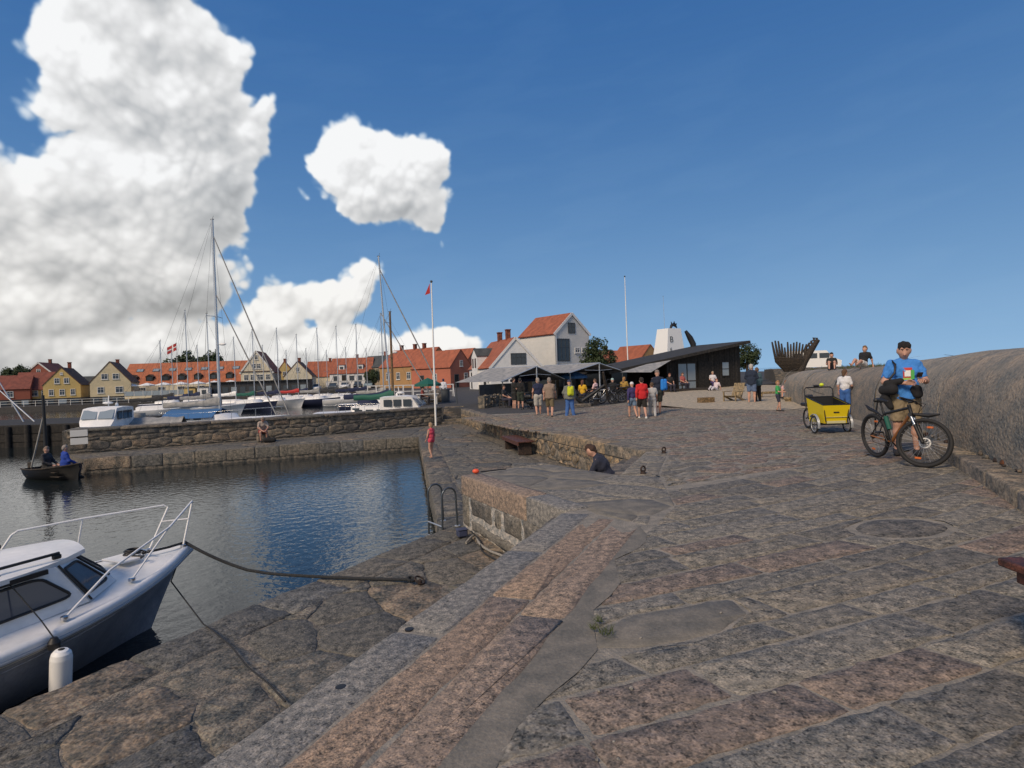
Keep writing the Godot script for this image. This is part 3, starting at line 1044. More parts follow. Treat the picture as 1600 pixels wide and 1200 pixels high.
	st = thing("stone_steps", "flight of grey steps beside the white flagpole up to the street", "steps", Vector3(-3.65, LOW, -34.9))
	for i in 7:
		var sh := Shape.new()
		var h := 0.135 * (i + 1)
		sh.block(Vector3(0, h * 0.5 - 0.03, -0.17 - i * 0.30), Vector3(1.22, h + 0.06, 0.34), 0.015, turned(0.12))
		part("step", sh, M.wallstone[(i * 2) % 5], st)
	# ---- the mole between the two basins
	var mole := thing("mole_wall", "long grey boulder wall with flat top between two harbour basins", "wall", Vector3(MOLE[1].x, LOW, MOLE[1].y))
	for i in 2:
		var p: Vector2 = MOLE[i]
		var q: Vector2 = MOLE[i + 1]
		var d := (q - p).normalized()
		var n := Vector2(-d.y, d.x)          # towards the camera side
		if n.y < 0: n = -n
		var face := func(u: float, v: float, h: float) -> Vector3:
			var w := p + d * u + n * (h - 0.02)
			return Vector3(w.x, v, w.y) - mole.position
		var l := p.distance_to(q)
		var core := Shape.new()
		var x := Vector3(d.x, 0, d.y)
		core.box(Vector3((p.x + q.x) * 0.5, 0.0, (p.y + q.y) * 0.5) - Vector3(n.x, 0, n.y) * 0.59 - mole.position + Vector3(0, 0.30, 0), Vector3(l + (0.3 if i == 0 else 0.0), 2.6, 1.1), Basis(x, Vector3.UP, x.cross(Vector3.UP)))
		part("core", core, M.darkmortar, mole)
		var top := 1.60
		var cap := 1.27
		lay("stone", voronoi(PackedVector2Array([Vector2(0, LOW + 0.02), Vector2(l, LOW + 0.02), Vector2(l, cap - 0.02), Vector2(0, cap - 0.02)]), Vector2(0.80, 0.36), 0.0, 0.2, 0.018), mole, M.wallstone, face, 0.05, 0.02, 0.012, 0.14, 0.02, 150, Vector2(100, 0) if i == 0 else Vector2(-100, 0))
		var u := 0.0
		while u < l - 0.1:
			var k := minf(rng.randf_range(0.7, 1.3), l - u)
			lay("stone", [PackedVector2Array([Vector2(u + 0.015, cap), Vector2(u + k - 0.015, cap), Vector2(u + k - 0.015, top - 0.02), Vector2(u + 0.015, top - 0.02)])], mole, M.wallstone, face, 0.05, 0.03, 0.03, 0.2, 0.015)
			u += k
		u = 0.0
		while u < l - 0.1:
			var k := minf(rng.randf_range(1.4, 2.6), l - u)
			lay("coping_slab", [PackedVector2Array([Vector2(u + 0.01, 0.06), Vector2(u + k - 0.01, 0.06), Vector2(u + k - 0.01, -1.15), Vector2(u + 0.01, -1.15)])], mole, [M.wallstone[1], M.wallstone[0], M.ledge[1]], func(uu: float, v: float, h: float) -> Vector3:
				var w: Vector2 = p + d * uu + n * v
				return Vector3(w.x, top + 0.05 + h, w.y) - mole.position, 0.10, 0.02, 0.012, 0.4, 0.01)
			u += k
	# the dark quay across the harbour mouth, with fender piles
	var dq := thing("timber_quay", "dark tarred quay front across the harbour mouth", "quay", Vector3(-29.900, -0.244, -36.000))
	var s2 := Shape.new()
	s2.box(Vector3(-10, 0.05, -4.2), Vector3(30, 3.1, 8.0))
	part("deck", s2, M.tarwood[3], dq)
	for i in 26:
		var sh := Shape.new()
		sh.tube([Vector3(-24.6 + i * 1.18, -2, 0.0), Vector3(-24.6 + i * 1.18, 1.55 + jit(0.08), 0.0)], 0.16, 8)
		part("pile", sh, M.tarwood[i % 4], dq)
	for i in 3:
		var sh := Shape.new()
		sh.box(Vector3(-10, 0.3 + i * 0.5, -0.12), Vector3(30, 0.46, 0.12))
		part("waling", sh, M.tarwood[i], dq)


func make_grit() -> void:
	var s := Shape.new()
	for i in 150:
		var x := rng.randf_range(0.2, 5.0)
		var z := rng.randf_range(-9.0, -2.2)
		if x > 4.2 + (z + 4.0) * -0.45 or x < 1.3 + (z + 5.9) * -0.4: continue
		var r := rng.randf_range(0.004, 0.012)
		s.blob(Vector3(x, ground(x, z) + r * 0.3, z), Vector3(r * 1.4, r, r), turned(jit(3)), 5)
	var g := struct("grit", s, M.palegrey)
	tag(g, "pale grit and pebbles scattered over the paving", "grit")
	g.set_meta("kind", "stuff")
	for q in [[Vector3(0.516, 1.680, -3.835), 0.05], [Vector3(0.535, 1.680, -3.642), 0.08], [Vector3(0.462, 1.680, -3.722), 0.04]]:
		var w := thing("weed", ["short green weed rooted at the top of the smooth slab's end", "yellowing weed tuft beside the smooth dark slab", "tiny green weed at the cement strip's edge"][[0.05, 0.08, 0.04].find(q[1])], "weed", q[0])
		s = Shape.new()
		for i in 40:
			var d: Vector3 = Vector3(jit(1), rng.randf_range(0.2, 1.0), jit(1)) * q[1]
			var p: Vector3 = Vector3(jit(0.5), 0, jit(0.5)) * q[1]
			var e := Vector3(jit(1), 0, jit(1)).normalized() * 0.003
			s.tri(p - e, p + e, p + d)
		part("leaves", s, M.grass, w)


func wall_of_stones(called: String, label: String, p: Vector2, q: Vector2, foot: Callable, top: Callable, cell: Vector2, loose: float, gap: float, mats: Array, joint: Material, laid := []) -> void:
	var w := thing(called, label, "wall", Vector3((p.x + q.x) * 0.5, LOW, (p.y + q.y) * 0.5))
	var l := p.distance_to(q)
	var d := (q - p) / l
	var n := Vector2(d.y, -d.x)
	var region := PackedVector2Array([Vector2(0, foot.call(p) + 0.01)])
	var k := maxi(1, int(l / 2.0))
	for i in k + 1:
		region.append(Vector2(l * i / k, foot.call(p.lerp(q, float(i) / k)) + 0.01))
	for i in k + 1:
		region.append(Vector2(l * (k - i) / k, top.call(p.lerp(q, float(k - i) / k))))
	var bed := Shape.new()
	for i in k:
		var a := p.lerp(q, float(i) / k) + n * 0.012
		var b := p.lerp(q, float(i + 1) / k) + n * 0.012
		bed.quad(Vector3(b.x, LOW - 0.05, b.y) - w.position, Vector3(a.x, LOW - 0.05, a.y) - w.position, Vector3(a.x, top.call(a), a.y) - w.position, Vector3(b.x, top.call(b), b.y) - w.position)
	part("joint_mortar", bed, joint, w)
	var face := func(u: float, v: float, h: float) -> Vector3:
		var at := p + d * u + n * (h + 0.03)
		return Vector3(at.x, v, at.y) - w.position
	if not laid.is_empty():
		for r in laid:
			lay("stone", [PackedVector2Array([Vector2(r[0], r[2]), Vector2(r[1], r[2]), Vector2(r[1], r[3]), Vector2(r[0], r[3])])], w, mats, face, 0.04, 0.03, 0.025, 0.11, 0.022)
	else:
		lay("stone", voronoi(region, cell, 0.0, loose, gap), w, mats, face, 0.04, 0.03, 0.02, 0.12, 0.015, 300)


# ------------------------------------------------------------------ the sea wall
func make_breakwater() -> void:
	var sw := thing("sea_wall", "tall rounded concrete sea wall along the quay with cracked joints", "wall", Vector3(6.5, 1.75, -8.0))
	var profile := [Vector2(0.02, -0.6), Vector2(0.0, 0.0), Vector2(0.01, 0.25), Vector2(0.03, 0.5), Vector2(0.07, 0.75), Vector2(0.15, 1.0), Vector2(0.28, 1.2), Vector2(0.48, 1.37), Vector2(0.75, 1.47), Vector2(1.1, 1.52), Vector2(1.6, 1.53), Vector2(2.2, 1.42), Vector2(2.8, 1.0), Vector2(3.1, 0.3), Vector2(3.2, -0.5), Vector2(3.3, -4.0)]
	# walk along the line
	var pts := []
	var total := 0.0
	for i in SEAWALL.size() - 1:
		total += SEAWALL[i].distance_to(SEAWALL[i + 1])
	var at := func(u: float) -> Array:
		var left := u
		for i in SEAWALL.size() - 1:
			var l: float = SEAWALL[i].distance_to(SEAWALL[i + 1])
			if left <= l or i == SEAWALL.size() - 2:
				var a: Vector2 = (SEAWALL[i] - SEAWALL[maxi(i - 1, 0)]).normalized() if i > 0 else (SEAWALL[1] - SEAWALL[0]).normalized()
				var dd: Vector2 = (SEAWALL[i + 1] - SEAWALL[i]).normalized()
				return [SEAWALL[i].lerp(SEAWALL[i + 1], left / l), a.lerp(dd, clampf(left / l + 0.5, 0, 1)).normalized()]
			left -= l
		return []
	var u := 0.0
	var joints := [7.2, 13.1, 18.6, 23.5, 28.2, 33.0, 37.5, total]
	for j in joints:
		var rows := []
		var n := int((j - u) / 0.35) + 1
		for i in n + 1:
			var uu := lerpf(u + 0.022, j - 0.022, float(i) / n)
			var c: Array = at.call(uu)
			var side := Vector2(-c[1].y, c[1].x)
			if side.x < 0: side = -side
			var base := 1.93 if uu < 14.0 else lerpf(1.93, 1.70, clampf((uu - 14.0) / 8.0, 0, 1))
			var tall := lerpf(1.02, 0.93, smoothstep(19.0, 28.0, uu)) * lerpf(1.0, 0.45, smoothstep(31.0, 42.0, uu))
			var line := []
			for k in profile.size():
				var q: Vector2 = profile[k]
				var r := wobble.get_noise_2d(uu * 0.25, q.y * 1.0 + q.x) * 0.04 + wobble.get_noise_2d(uu * 1.3 + 9.0, (q.y + q.x) * 3.5) * 0.012
				if k == 1: r += 0.05 * maxf(0.0, wobble.get_noise_2d(uu * 2.5 + 3.0, 7.0)) * 2.0
				if k == 0: r = 0.0
				var w: Vector2 = c[0] + side * (q.x + r)
				line.append(Vector3(w.x, base + q.y * (tall if q.y > 0.0 else 1.0) + r * 0.6, w.y) - sw.position)
			rows.append(line)
		var s := Shape.new()
		s.skin(rows)
		for e in [rows[0], rows[-1]]:
			for k in range(1, profile.size() - 1):
				s.tri(e[0], e[k], e[k + 1])
		part("wall_segment", s, [M.concrete3, M.concrete, M.concrete2][(joints.find(j)) % 3], sw)
		if j < total:                       # salt-streaked mortar in the joint
			var c: Array = at.call(j)
			var side := Vector2(-c[1].y, c[1].x)
			if side.x < 0: side = -side
			var m := Shape.new()
			var rr := []
			for e in [-0.05, 0.05]:
				var line := []
				for k in range(0, 12):
					var q: Vector2 = profile[k]
					var w: Vector2 = c[0] + side * (q.x - 0.006 + 0.012 * wobble.get_noise_2d(j * 3.0, q.y * 5.0)) + c[1] * (e * (1.0 + 1.2 * wobble.get_noise_2d(j, q.y * 4.0)) + 0.03 * wobble.get_noise_2d(j + 40.0, q.y * 3.0))
					line.append(Vector3(w.x, 1.93 + q.y * (1.0 if j < 20 else 0.85) + 0.004, w.y) - sw.position)
				rr.append(line)
			m.skin(rr)
			part("joint_mortar", m, M.palemortar, sw)
		u = j
	# rubble and dark hollows where the foot of the wall is eaten away
	for i in 26:
		var uu := 8.0 + i * 0.24 + jit(0.1)
		var c: Array = at.call(uu)
		var side := Vector2(-c[1].y, c[1].x)
		if side.x < 0: side = -side
		var w: Vector2 = c[0] - side * rng.randf_range(-0.05, 0.03)
		var s := Shape.new()
		var r := rng.randf_range(0.015, 0.05)
		s.blob(Vector3(w.x, 1.96 + r * 0.2, w.y) - sw.position, Vector3(r * 1.5, r, r), turned(jit(3)), 5)
		part("rubble", s, [M.wallstone[0], M.rust, M.wallstone[3], M.concrete3, M.iron][rng.randi() % 5], sw)
	# kerb at its foot
	var kb := thing("quay_kerb", "raised stone kerb along the foot of the sea wall", "kerb", Vector3(5.5, 1.75, -7.0))
	var l := KERB0.distance_to(KERB1)
	var d := (KERB1 - KERB0) / l
	var n := Vector2(-d.y, d.x)
	if n.x < 0: n = -n
	var k := 0.0
	while k < l - 0.1:
		var len := minf(rng.randf_range(1.1, 1.9), l - k)
		var p := KERB0 + d * (k + 0.01)
		var q := KERB0 + d * (k + len - 0.01)
		lay("kerb_stone", [PackedVector2Array([p, q, q + n * 0.8, p + n * 0.8])], kb, [M.wallstone[0], M.wallstone[2], M.ledge[2]], func(uu: float, v: float, h: float) -> Vector3: return Vector3(uu, 1.945 + h, v) - kb.position, 0.45, 0.03, 0.012, 0.22, 0.012)
		k += len
	# sand between the paving and the hut
	var beach := PackedVector2Array([Vector2(6.0, -31.0), Vector2(6.4, -27.6), Vector2(8.0, -24.6), Vector2(10.4, -22.7), Vector2(11.9, -23.4), Vector2(12.9, -27.4), Vector2(14.4, -30.6), Vector2(19, -36.4), Vector2(24, -42), Vector2(23, -47), Vector2(9, -43)])
	struct("sand", sheet(beach, 0.9, func(x: float, z: float) -> float: return ground(x, z) + 0.01 + 0.10 * maxf(0.0, wobble.get_noise_2d(x * 0.28, z * 0.28) + 0.25) * smoothstep(-23.0, -28.0, z)), M.sand)
	var bank := PackedVector2Array([Vector2(13.5, -29.5), Vector2(14.0, -31.6), Vector2(17.5, -35.6), Vector2(21.5, -41.0), Vector2(22.5, -50), Vector2(30, -70), Vector2(90, -80), Vector2(60, -40), Vector2(20, -29)])
	var rise := func(x: float, z: float) -> float:
		var e := Vector2(x, z)
		var off := 99.0
		for i in 5:
			var a := bank[(i + 8) % 9]
			var c := bank[(i + 9) % 9]
			off = minf(off, Geometry2D.get_closest_point_to_segment(e, a, c).distance_to(e))
		return lerpf(ground(x, z) - 0.05, 3.05, smoothstep(0.0, 5.0, off)) + 0.16 * wobble.get_noise_2d(x * 0.6, z * 0.6) + 0.07 * wobble.get_noise_2d(x * 2.0, z * 2.0)
	struct("bank", sheet(bank, 0.8, rise, 3.0), M.earth)
	var tufts := Shape.new()
	for i in 2600:
		var x := rng.randf_range(14.0, 30.0)
		var z := rng.randf_range(-52.0, -30.0)
		if not Geometry2D.is_point_in_polygon(Vector2(x, z), bank) or wobble.get_noise_2d(x * 0.35 + 20.0, z * 0.35) < 0.02:
			continue
		var p := Vector3(x, rise.call(x, z) - 0.02, z)
		for b in 3:
			var dx := Vector3(jit(0.12), rng.randf_range(0.10, 0.34), jit(0.12))
			var wd := Vector3(jit(1), 0, jit(1)).normalized() * 0.025
			tufts.tri(p - wd, p + wd, p + dx)
	var g := struct("bank_grass", tufts, M.grass)
	tag(g, "rough green grass growing on the earth bank", "grass")
	g.set_meta("kind", "stuff")

# ------------------------------------------------------------------ people
# A figure is a set of joints (metres for a height of 1.75, facing +z, x to its left); every layer is the smooth union of tapered
# capsules [a, b, radius a, radius b, flat end], meshed as surface nets.
func nets(bones: Array, cell: float, melt: float, fold := 0.0) -> ArrayMesh:
	var lo := Vector3.INF
	var hi := -Vector3.INF
	for b in bones:
		var r := maxf(b[2], b[3]) + cell * 2.0
		lo = lo.min(b[0] - Vector3.ONE * r).min(b[1] - Vector3.ONE * r)
		hi = hi.max(b[0] + Vector3.ONE * r).max(b[1] + Vector3.ONE * r)
	var nx := int((hi.x - lo.x) / cell) + 2
	var ny := int((hi.y - lo.y) / cell) + 2
	var nz := int((hi.z - lo.z) / cell) + 2
	var f := PackedFloat32Array()
	f.resize(nx * ny * nz)
	f.fill(9.0)
	for b in bones:
		var a: Vector3 = b[0]
		var ab: Vector3 = b[1] - a
		var l2 := maxf(ab.length_squared(), 1e-6)
		var l := sqrt(l2)
		var ra: float = b[2]
		var rb: float = b[3]
		var flat: bool = b.size() > 4 and b[4]
		var m := maxf(ra, rb) + melt + cell * 1.5
		var p0 := (a.min(b[1]) - Vector3.ONE * m - lo) / cell
		var p1 := (a.max(b[1]) + Vector3.ONE * m - lo) / cell
		for k in range(maxi(0, int(p0.z)), mini(nz, int(p1.z) + 1)):
			for j in range(maxi(0, int(p0.y)), mini(ny, int(p1.y) + 1)):
				var at := (k * ny + j) * nx
				for i in range(maxi(0, int(p0.x)), mini(nx, int(p1.x) + 1)):
					var q := lo + Vector3(i, j, k) * cell - a
					var t := q.dot(ab) / l2
					var tc := clampf(t, 0.0, 1.0)
					var d := (q - ab * tc).length() - lerpf(ra, rb, tc)
					if flat and t > 1.0:
						d = maxf(d, (t - 1.0) * l)
					var o := f[at + i]
					if o > d + melt:
						f[at + i] = d
					elif d < o + melt:
						var h := 0.5 + 0.5 * (o - d) / melt
						f[at + i] = lerpf(o, d, h) - melt * h * (1.0 - h)
	var index := PackedInt32Array()
	index.resize(nx * ny * nz)
	index.fill(-1)
	var verts := PackedVector3Array()
	var sx := 1
	var sy := nx
	var sz := nx * ny
	for k in nz - 1:
		for j in ny - 1:
			for i in nx - 1:
				var c := k * sz + j * sy + i
				var v0 := f[c]
				var v1 := f[c + sx]
				var v2 := f[c + sy]
				var v3 := f[c + sx + sy]
				var v4 := f[c + sz]
				var v5 := f[c + sx + sz]
				var v6 := f[c + sy + sz]
				var v7 := f[c + sx + sy + sz]
				var inside := int(v0 < 0.0) + int(v1 < 0.0) + int(v2 < 0.0) + int(v3 < 0.0) + int(v4 < 0.0) + int(v5 < 0.0) + int(v6 < 0.0) + int(v7 < 0.0)
				if inside == 0 or inside == 8:
					continue
				var sum := Vector3.ZERO
				var n := 0
				for e in [[v0, v1, Vector3(0, 0, 0), Vector3(1, 0, 0)], [v2, v3, Vector3(0, 1, 0), Vector3(1, 0, 0)], [v4, v5, Vector3(0, 0, 1), Vector3(1, 0, 0)], [v6, v7, Vector3(0, 1, 1), Vector3(1, 0, 0)],
						[v0, v2, Vector3(0, 0, 0), Vector3(0, 1, 0)], [v1, v3, Vector3(1, 0, 0), Vector3(0, 1, 0)], [v4, v6, Vector3(0, 0, 1), Vector3(0, 1, 0)], [v5, v7, Vector3(1, 0, 1), Vector3(0, 1, 0)],
						[v0, v4, Vector3(0, 0, 0), Vector3(0, 0, 1)], [v1, v5, Vector3(1, 0, 0), Vector3(0, 0, 1)], [v2, v6, Vector3(0, 1, 0), Vector3(0, 0, 1)], [v3, v7, Vector3(1, 1, 0), Vector3(0, 0, 1)]]:
					if (e[0] < 0.0) != (e[1] < 0.0):
						sum += e[2] + e[3] * (e[0] / (e[0] - e[1]))
						n += 1
				index[c] = verts.size()
				verts.append(lo + (Vector3(i, j, k) + sum / n) * cell)
	var tris := PackedInt32Array()
	for k in range(1, nz - 1):
		for j in range(1, ny - 1):
			for i in range(1, nx - 1):
				var c := k * sz + j * sy + i
				var s := f[c] < 0.0
				if s != (f[c + sx] < 0.0):
					face(tris, index[c], index[c - sy], index[c - sy - sz], index[c - sz], s)
				if s != (f[c + sy] < 0.0):
					face(tris, index[c], index[c - sz], index[c - sx - sz], index[c - sx], s)
				if s != (f[c + sz] < 0.0):
					face(tris, index[c], index[c - sx], index[c - sx - sy], index[c - sy], s)
	var normals := PackedVector3Array()
	normals.resize(verts.size())
	for t in range(0, tris.size(), 3):
		var k := (verts[tris[t + 2]] - verts[tris[t]]).cross(verts[tris[t + 1]] - verts[tris[t]])
		for e in 3:
			normals[tris[t + e]] += k
	for i in normals.size():
		normals[i] = normals[i].normalized()
	if fold > 0.0:                                  # creases of cloth
		for i in verts.size():
			var p := verts[i]
			verts[i] += normals[i] * fold * (wobble.get_noise_3d(p.x * 9.0 + p.y * 4.0, p.y * 4.5, p.z * 9.0 + p.y * 3.0) + 0.5 * wobble.get_noise_3d(p.x * 20.0 - p.y * 9.0, p.y * 11.0, p.z * 20.0))
		normals.fill(Vector3.ZERO)
		for t in range(0, tris.size(), 3):
			var k := (verts[tris[t + 2]] - verts[tris[t]]).cross(verts[tris[t + 1]] - verts[tris[t]])
			for e in 3:
				normals[tris[t + e]] += k
		for i in normals.size():
			normals[i] = normals[i].normalized()
	var arr := []
	arr.resize(Mesh.ARRAY_MAX)
	arr[Mesh.ARRAY_VERTEX] = verts
	arr[Mesh.ARRAY_NORMAL] = normals
	arr[Mesh.ARRAY_INDEX] = tris
	var mesh := ArrayMesh.new()
	mesh.add_surface_from_arrays(Mesh.PRIMITIVE_TRIANGLES, arr)
	return mesh


func face(t: PackedInt32Array, a: int, b: int, c: int, d: int, s: bool) -> void:
	if a < 0 or b < 0 or c < 0 or d < 0:
		return
	if s:
		t.append_array([a, c, b, a, d, c])
	else:
		t.append_array([a, b, c, a, c, d])


func pose(kind: String) -> Dictionary:
	var j := {
		"pelvis": Vector3(0, 0.95, 0), "waist": Vector3(0, 1.10, 0.0), "chest": Vector3(0, 1.30, 0), "neck": Vector3(0, 1.48, -0.02), "head": Vector3(0, 1.625, 0.015),
		"hip_l": Vector3(0.09, 0.91, 0), "knee_l": Vector3(0.11, 0.50, 0.015), "ankle_l": Vector3(0.12, 0.085, -0.02), "toe_l": Vector3(0.14, 0.04, 0.14),
		"hip_r": Vector3(-0.09, 0.91, 0), "knee_r": Vector3(-0.11, 0.50, 0.015), "ankle_r": Vector3(-0.12, 0.085, -0.02), "toe_r": Vector3(-0.14, 0.04, 0.14),
		"sho_l": Vector3(0.185, 1.42, -0.01), "elb_l": Vector3(0.235, 1.14, -0.03), "wri_l": Vector3(0.24, 0.90, 0.05),
		"sho_r": Vector3(-0.185, 1.42, -0.01), "elb_r": Vector3(-0.235, 1.14, -0.03), "wri_r": Vector3(-0.24, 0.90, 0.05)}
	match kind:
		"walk":
			j.merge({"knee_l": Vector3(0.10, 0.53, 0.16), "ankle_l": Vector3(0.10, 0.10, 0.20), "toe_l": Vector3(0.11, 0.09, 0.37), "knee_r": Vector3(-0.10, 0.50, -0.03), "ankle_r": Vector3(-0.10, 0.12, -0.30), "toe_r": Vector3(-0.11, 0.04, -0.17),
				"elb_l": Vector3(0.235, 1.15, -0.12), "wri_l": Vector3(0.24, 0.92, -0.10), "elb_r": Vector3(-0.235, 1.14, 0.04), "wri_r": Vector3(-0.24, 0.95, 0.18)}, true)
		"stride":
			j.merge({"knee_l": Vector3(0.10, 0.50, 0.05), "ankle_l": Vector3(0.10, 0.09, -0.10), "toe_l": Vector3(0.11, 0.04, 0.05), "knee_r": Vector3(-0.10, 0.51, 0.10), "ankle_r": Vector3(-0.10, 0.09, 0.14), "toe_r": Vector3(-0.12, 0.05, 0.30),
				"elb_l": Vector3(0.24, 1.14, 0.02), "wri_l": Vector3(0.23, 0.93, 0.14)}, true)
		"fold":        # hands together before the chest
			j.merge({"elb_l": Vector3(0.25, 1.16, 0.04), "wri_l": Vector3(0.08, 1.10, 0.22), "elb_r": Vector3(-0.25, 1.16, 0.04), "wri_r": Vector3(-0.06, 1.12, 0.22)}, true)
		"sit":         # on a seat 0.45 high
			for k in j:
				j[k] += Vector3(0, -0.42, 0)
			j.merge({"knee_l": Vector3(0.13, 0.50, 0.42), "ankle_l": Vector3(0.13, 0.09, 0.40), "toe_l": Vector3(0.14, 0.04, 0.56), "knee_r": Vector3(-0.13, 0.50, 0.42), "ankle_r": Vector3(-0.13, 0.09, 0.36), "toe_r": Vector3(-0.14, 0.04, 0.52),
				"elb_l": Vector3(0.25, 0.74, 0.06), "wri_l": Vector3(0.15, 0.62, 0.30), "elb_r": Vector3(-0.25, 0.74, 0.06), "wri_r": Vector3(-0.12, 0.62, 0.30)}, true)
		"hunch":       # seated, bent forward, arms on the knees
			for k in j:
				j[k] += Vector3(0, -0.42, 0)
			j.merge({"waist": Vector3(0, 0.68, 0.04), "chest": Vector3(0, 0.87, 0.14), "neck": Vector3(0, 1.03, 0.23), "head": Vector3(0, 1.13, 0.33), "sho_l": Vector3(0.18, 0.98, 0.18), "sho_r": Vector3(-0.18, 0.98, 0.18),
				"knee_l": Vector3(0.15, 0.52, 0.42), "ankle_l": Vector3(0.14, 0.09, 0.36), "toe_l": Vector3(0.15, 0.04, 0.52), "knee_r": Vector3(-0.15, 0.52, 0.42), "ankle_r": Vector3(-0.14, 0.09, 0.36), "toe_r": Vector3(-0.15, 0.04, 0.52),
				"elb_l": Vector3(0.24, 0.73, 0.30), "wri_l": Vector3(0.10, 0.60, 0.48), "elb_r": Vector3(-0.24, 0.73, 0.30), "wri_r": Vector3(-0.08, 0.60, 0.48)}, true)
		"floor":       # on the ground, knees drawn up
			for k in j:
				j[k] += Vector3(0, -0.83, 0)
			j.merge({"waist": Vector3(0, 0.26, -0.02), "knee_l": Vector3(0.13, 0.46, 0.36), "ankle_l": Vector3(0.12, 0.08, 0.52), "toe_l": Vector3(0.13, 0.04, 0.68), "knee_r": Vector3(-0.13, 0.46, 0.36), "ankle_r": Vector3(-0.12, 0.08, 0.50), "toe_r": Vector3(-0.13, 0.04, 0.66),
				"elb_l": Vector3(0.24, 0.34, 0.12), "wri_l": Vector3(0.12, 0.42, 0.36), "elb_r": Vector3(-0.24, 0.34, 0.12), "wri_r": Vector3(-0.10, 0.42, 0.36)}, true)
		"lounge":      # leaning back on one arm, legs out
			for k in j:
				j[k] += Vector3(0, -0.83, 0)
			j.merge({"waist": Vector3(0, 0.24, -0.06), "chest": Vector3(0, 0.42, -0.14), "neck": Vector3(0, 0.58, -0.20), "head": Vector3(0, 0.72, -0.19), "sho_l": Vector3(0.18, 0.53, -0.19), "sho_r": Vector3(-0.18, 0.53, -0.19), "elb_l": Vector3(0.24, 0.28, -0.26), "wri_l": Vector3(0.26, 0.04, -0.30), "elb_r": Vector3(-0.24, 0.28, -0.26), "wri_r": Vector3(-0.26, 0.04, -0.30),
				"knee_l": Vector3(0.12, 0.24, 0.40), "ankle_l": Vector3(0.12, 0.07, 0.78), "toe_l": Vector3(0.14, 0.18, 0.88), "knee_r": Vector3(-0.12, 0.30, 0.38), "ankle_r": Vector3(-0.11, 0.07, 0.70), "toe_r": Vector3(-0.13, 0.16, 0.82)}, true)
	return j


var cloth := {}

func dyed(c: Array) -> StandardMaterial3D:
	if not cloth.has(c):
		var m := plain(c[0], c[1], c[2], 0.9)
		if c[0] + c[1] + c[2] > 0.03:
			m.rim_enabled = true
			m.rim = 0.15
		cloth[c] = m
	return cloth[c]


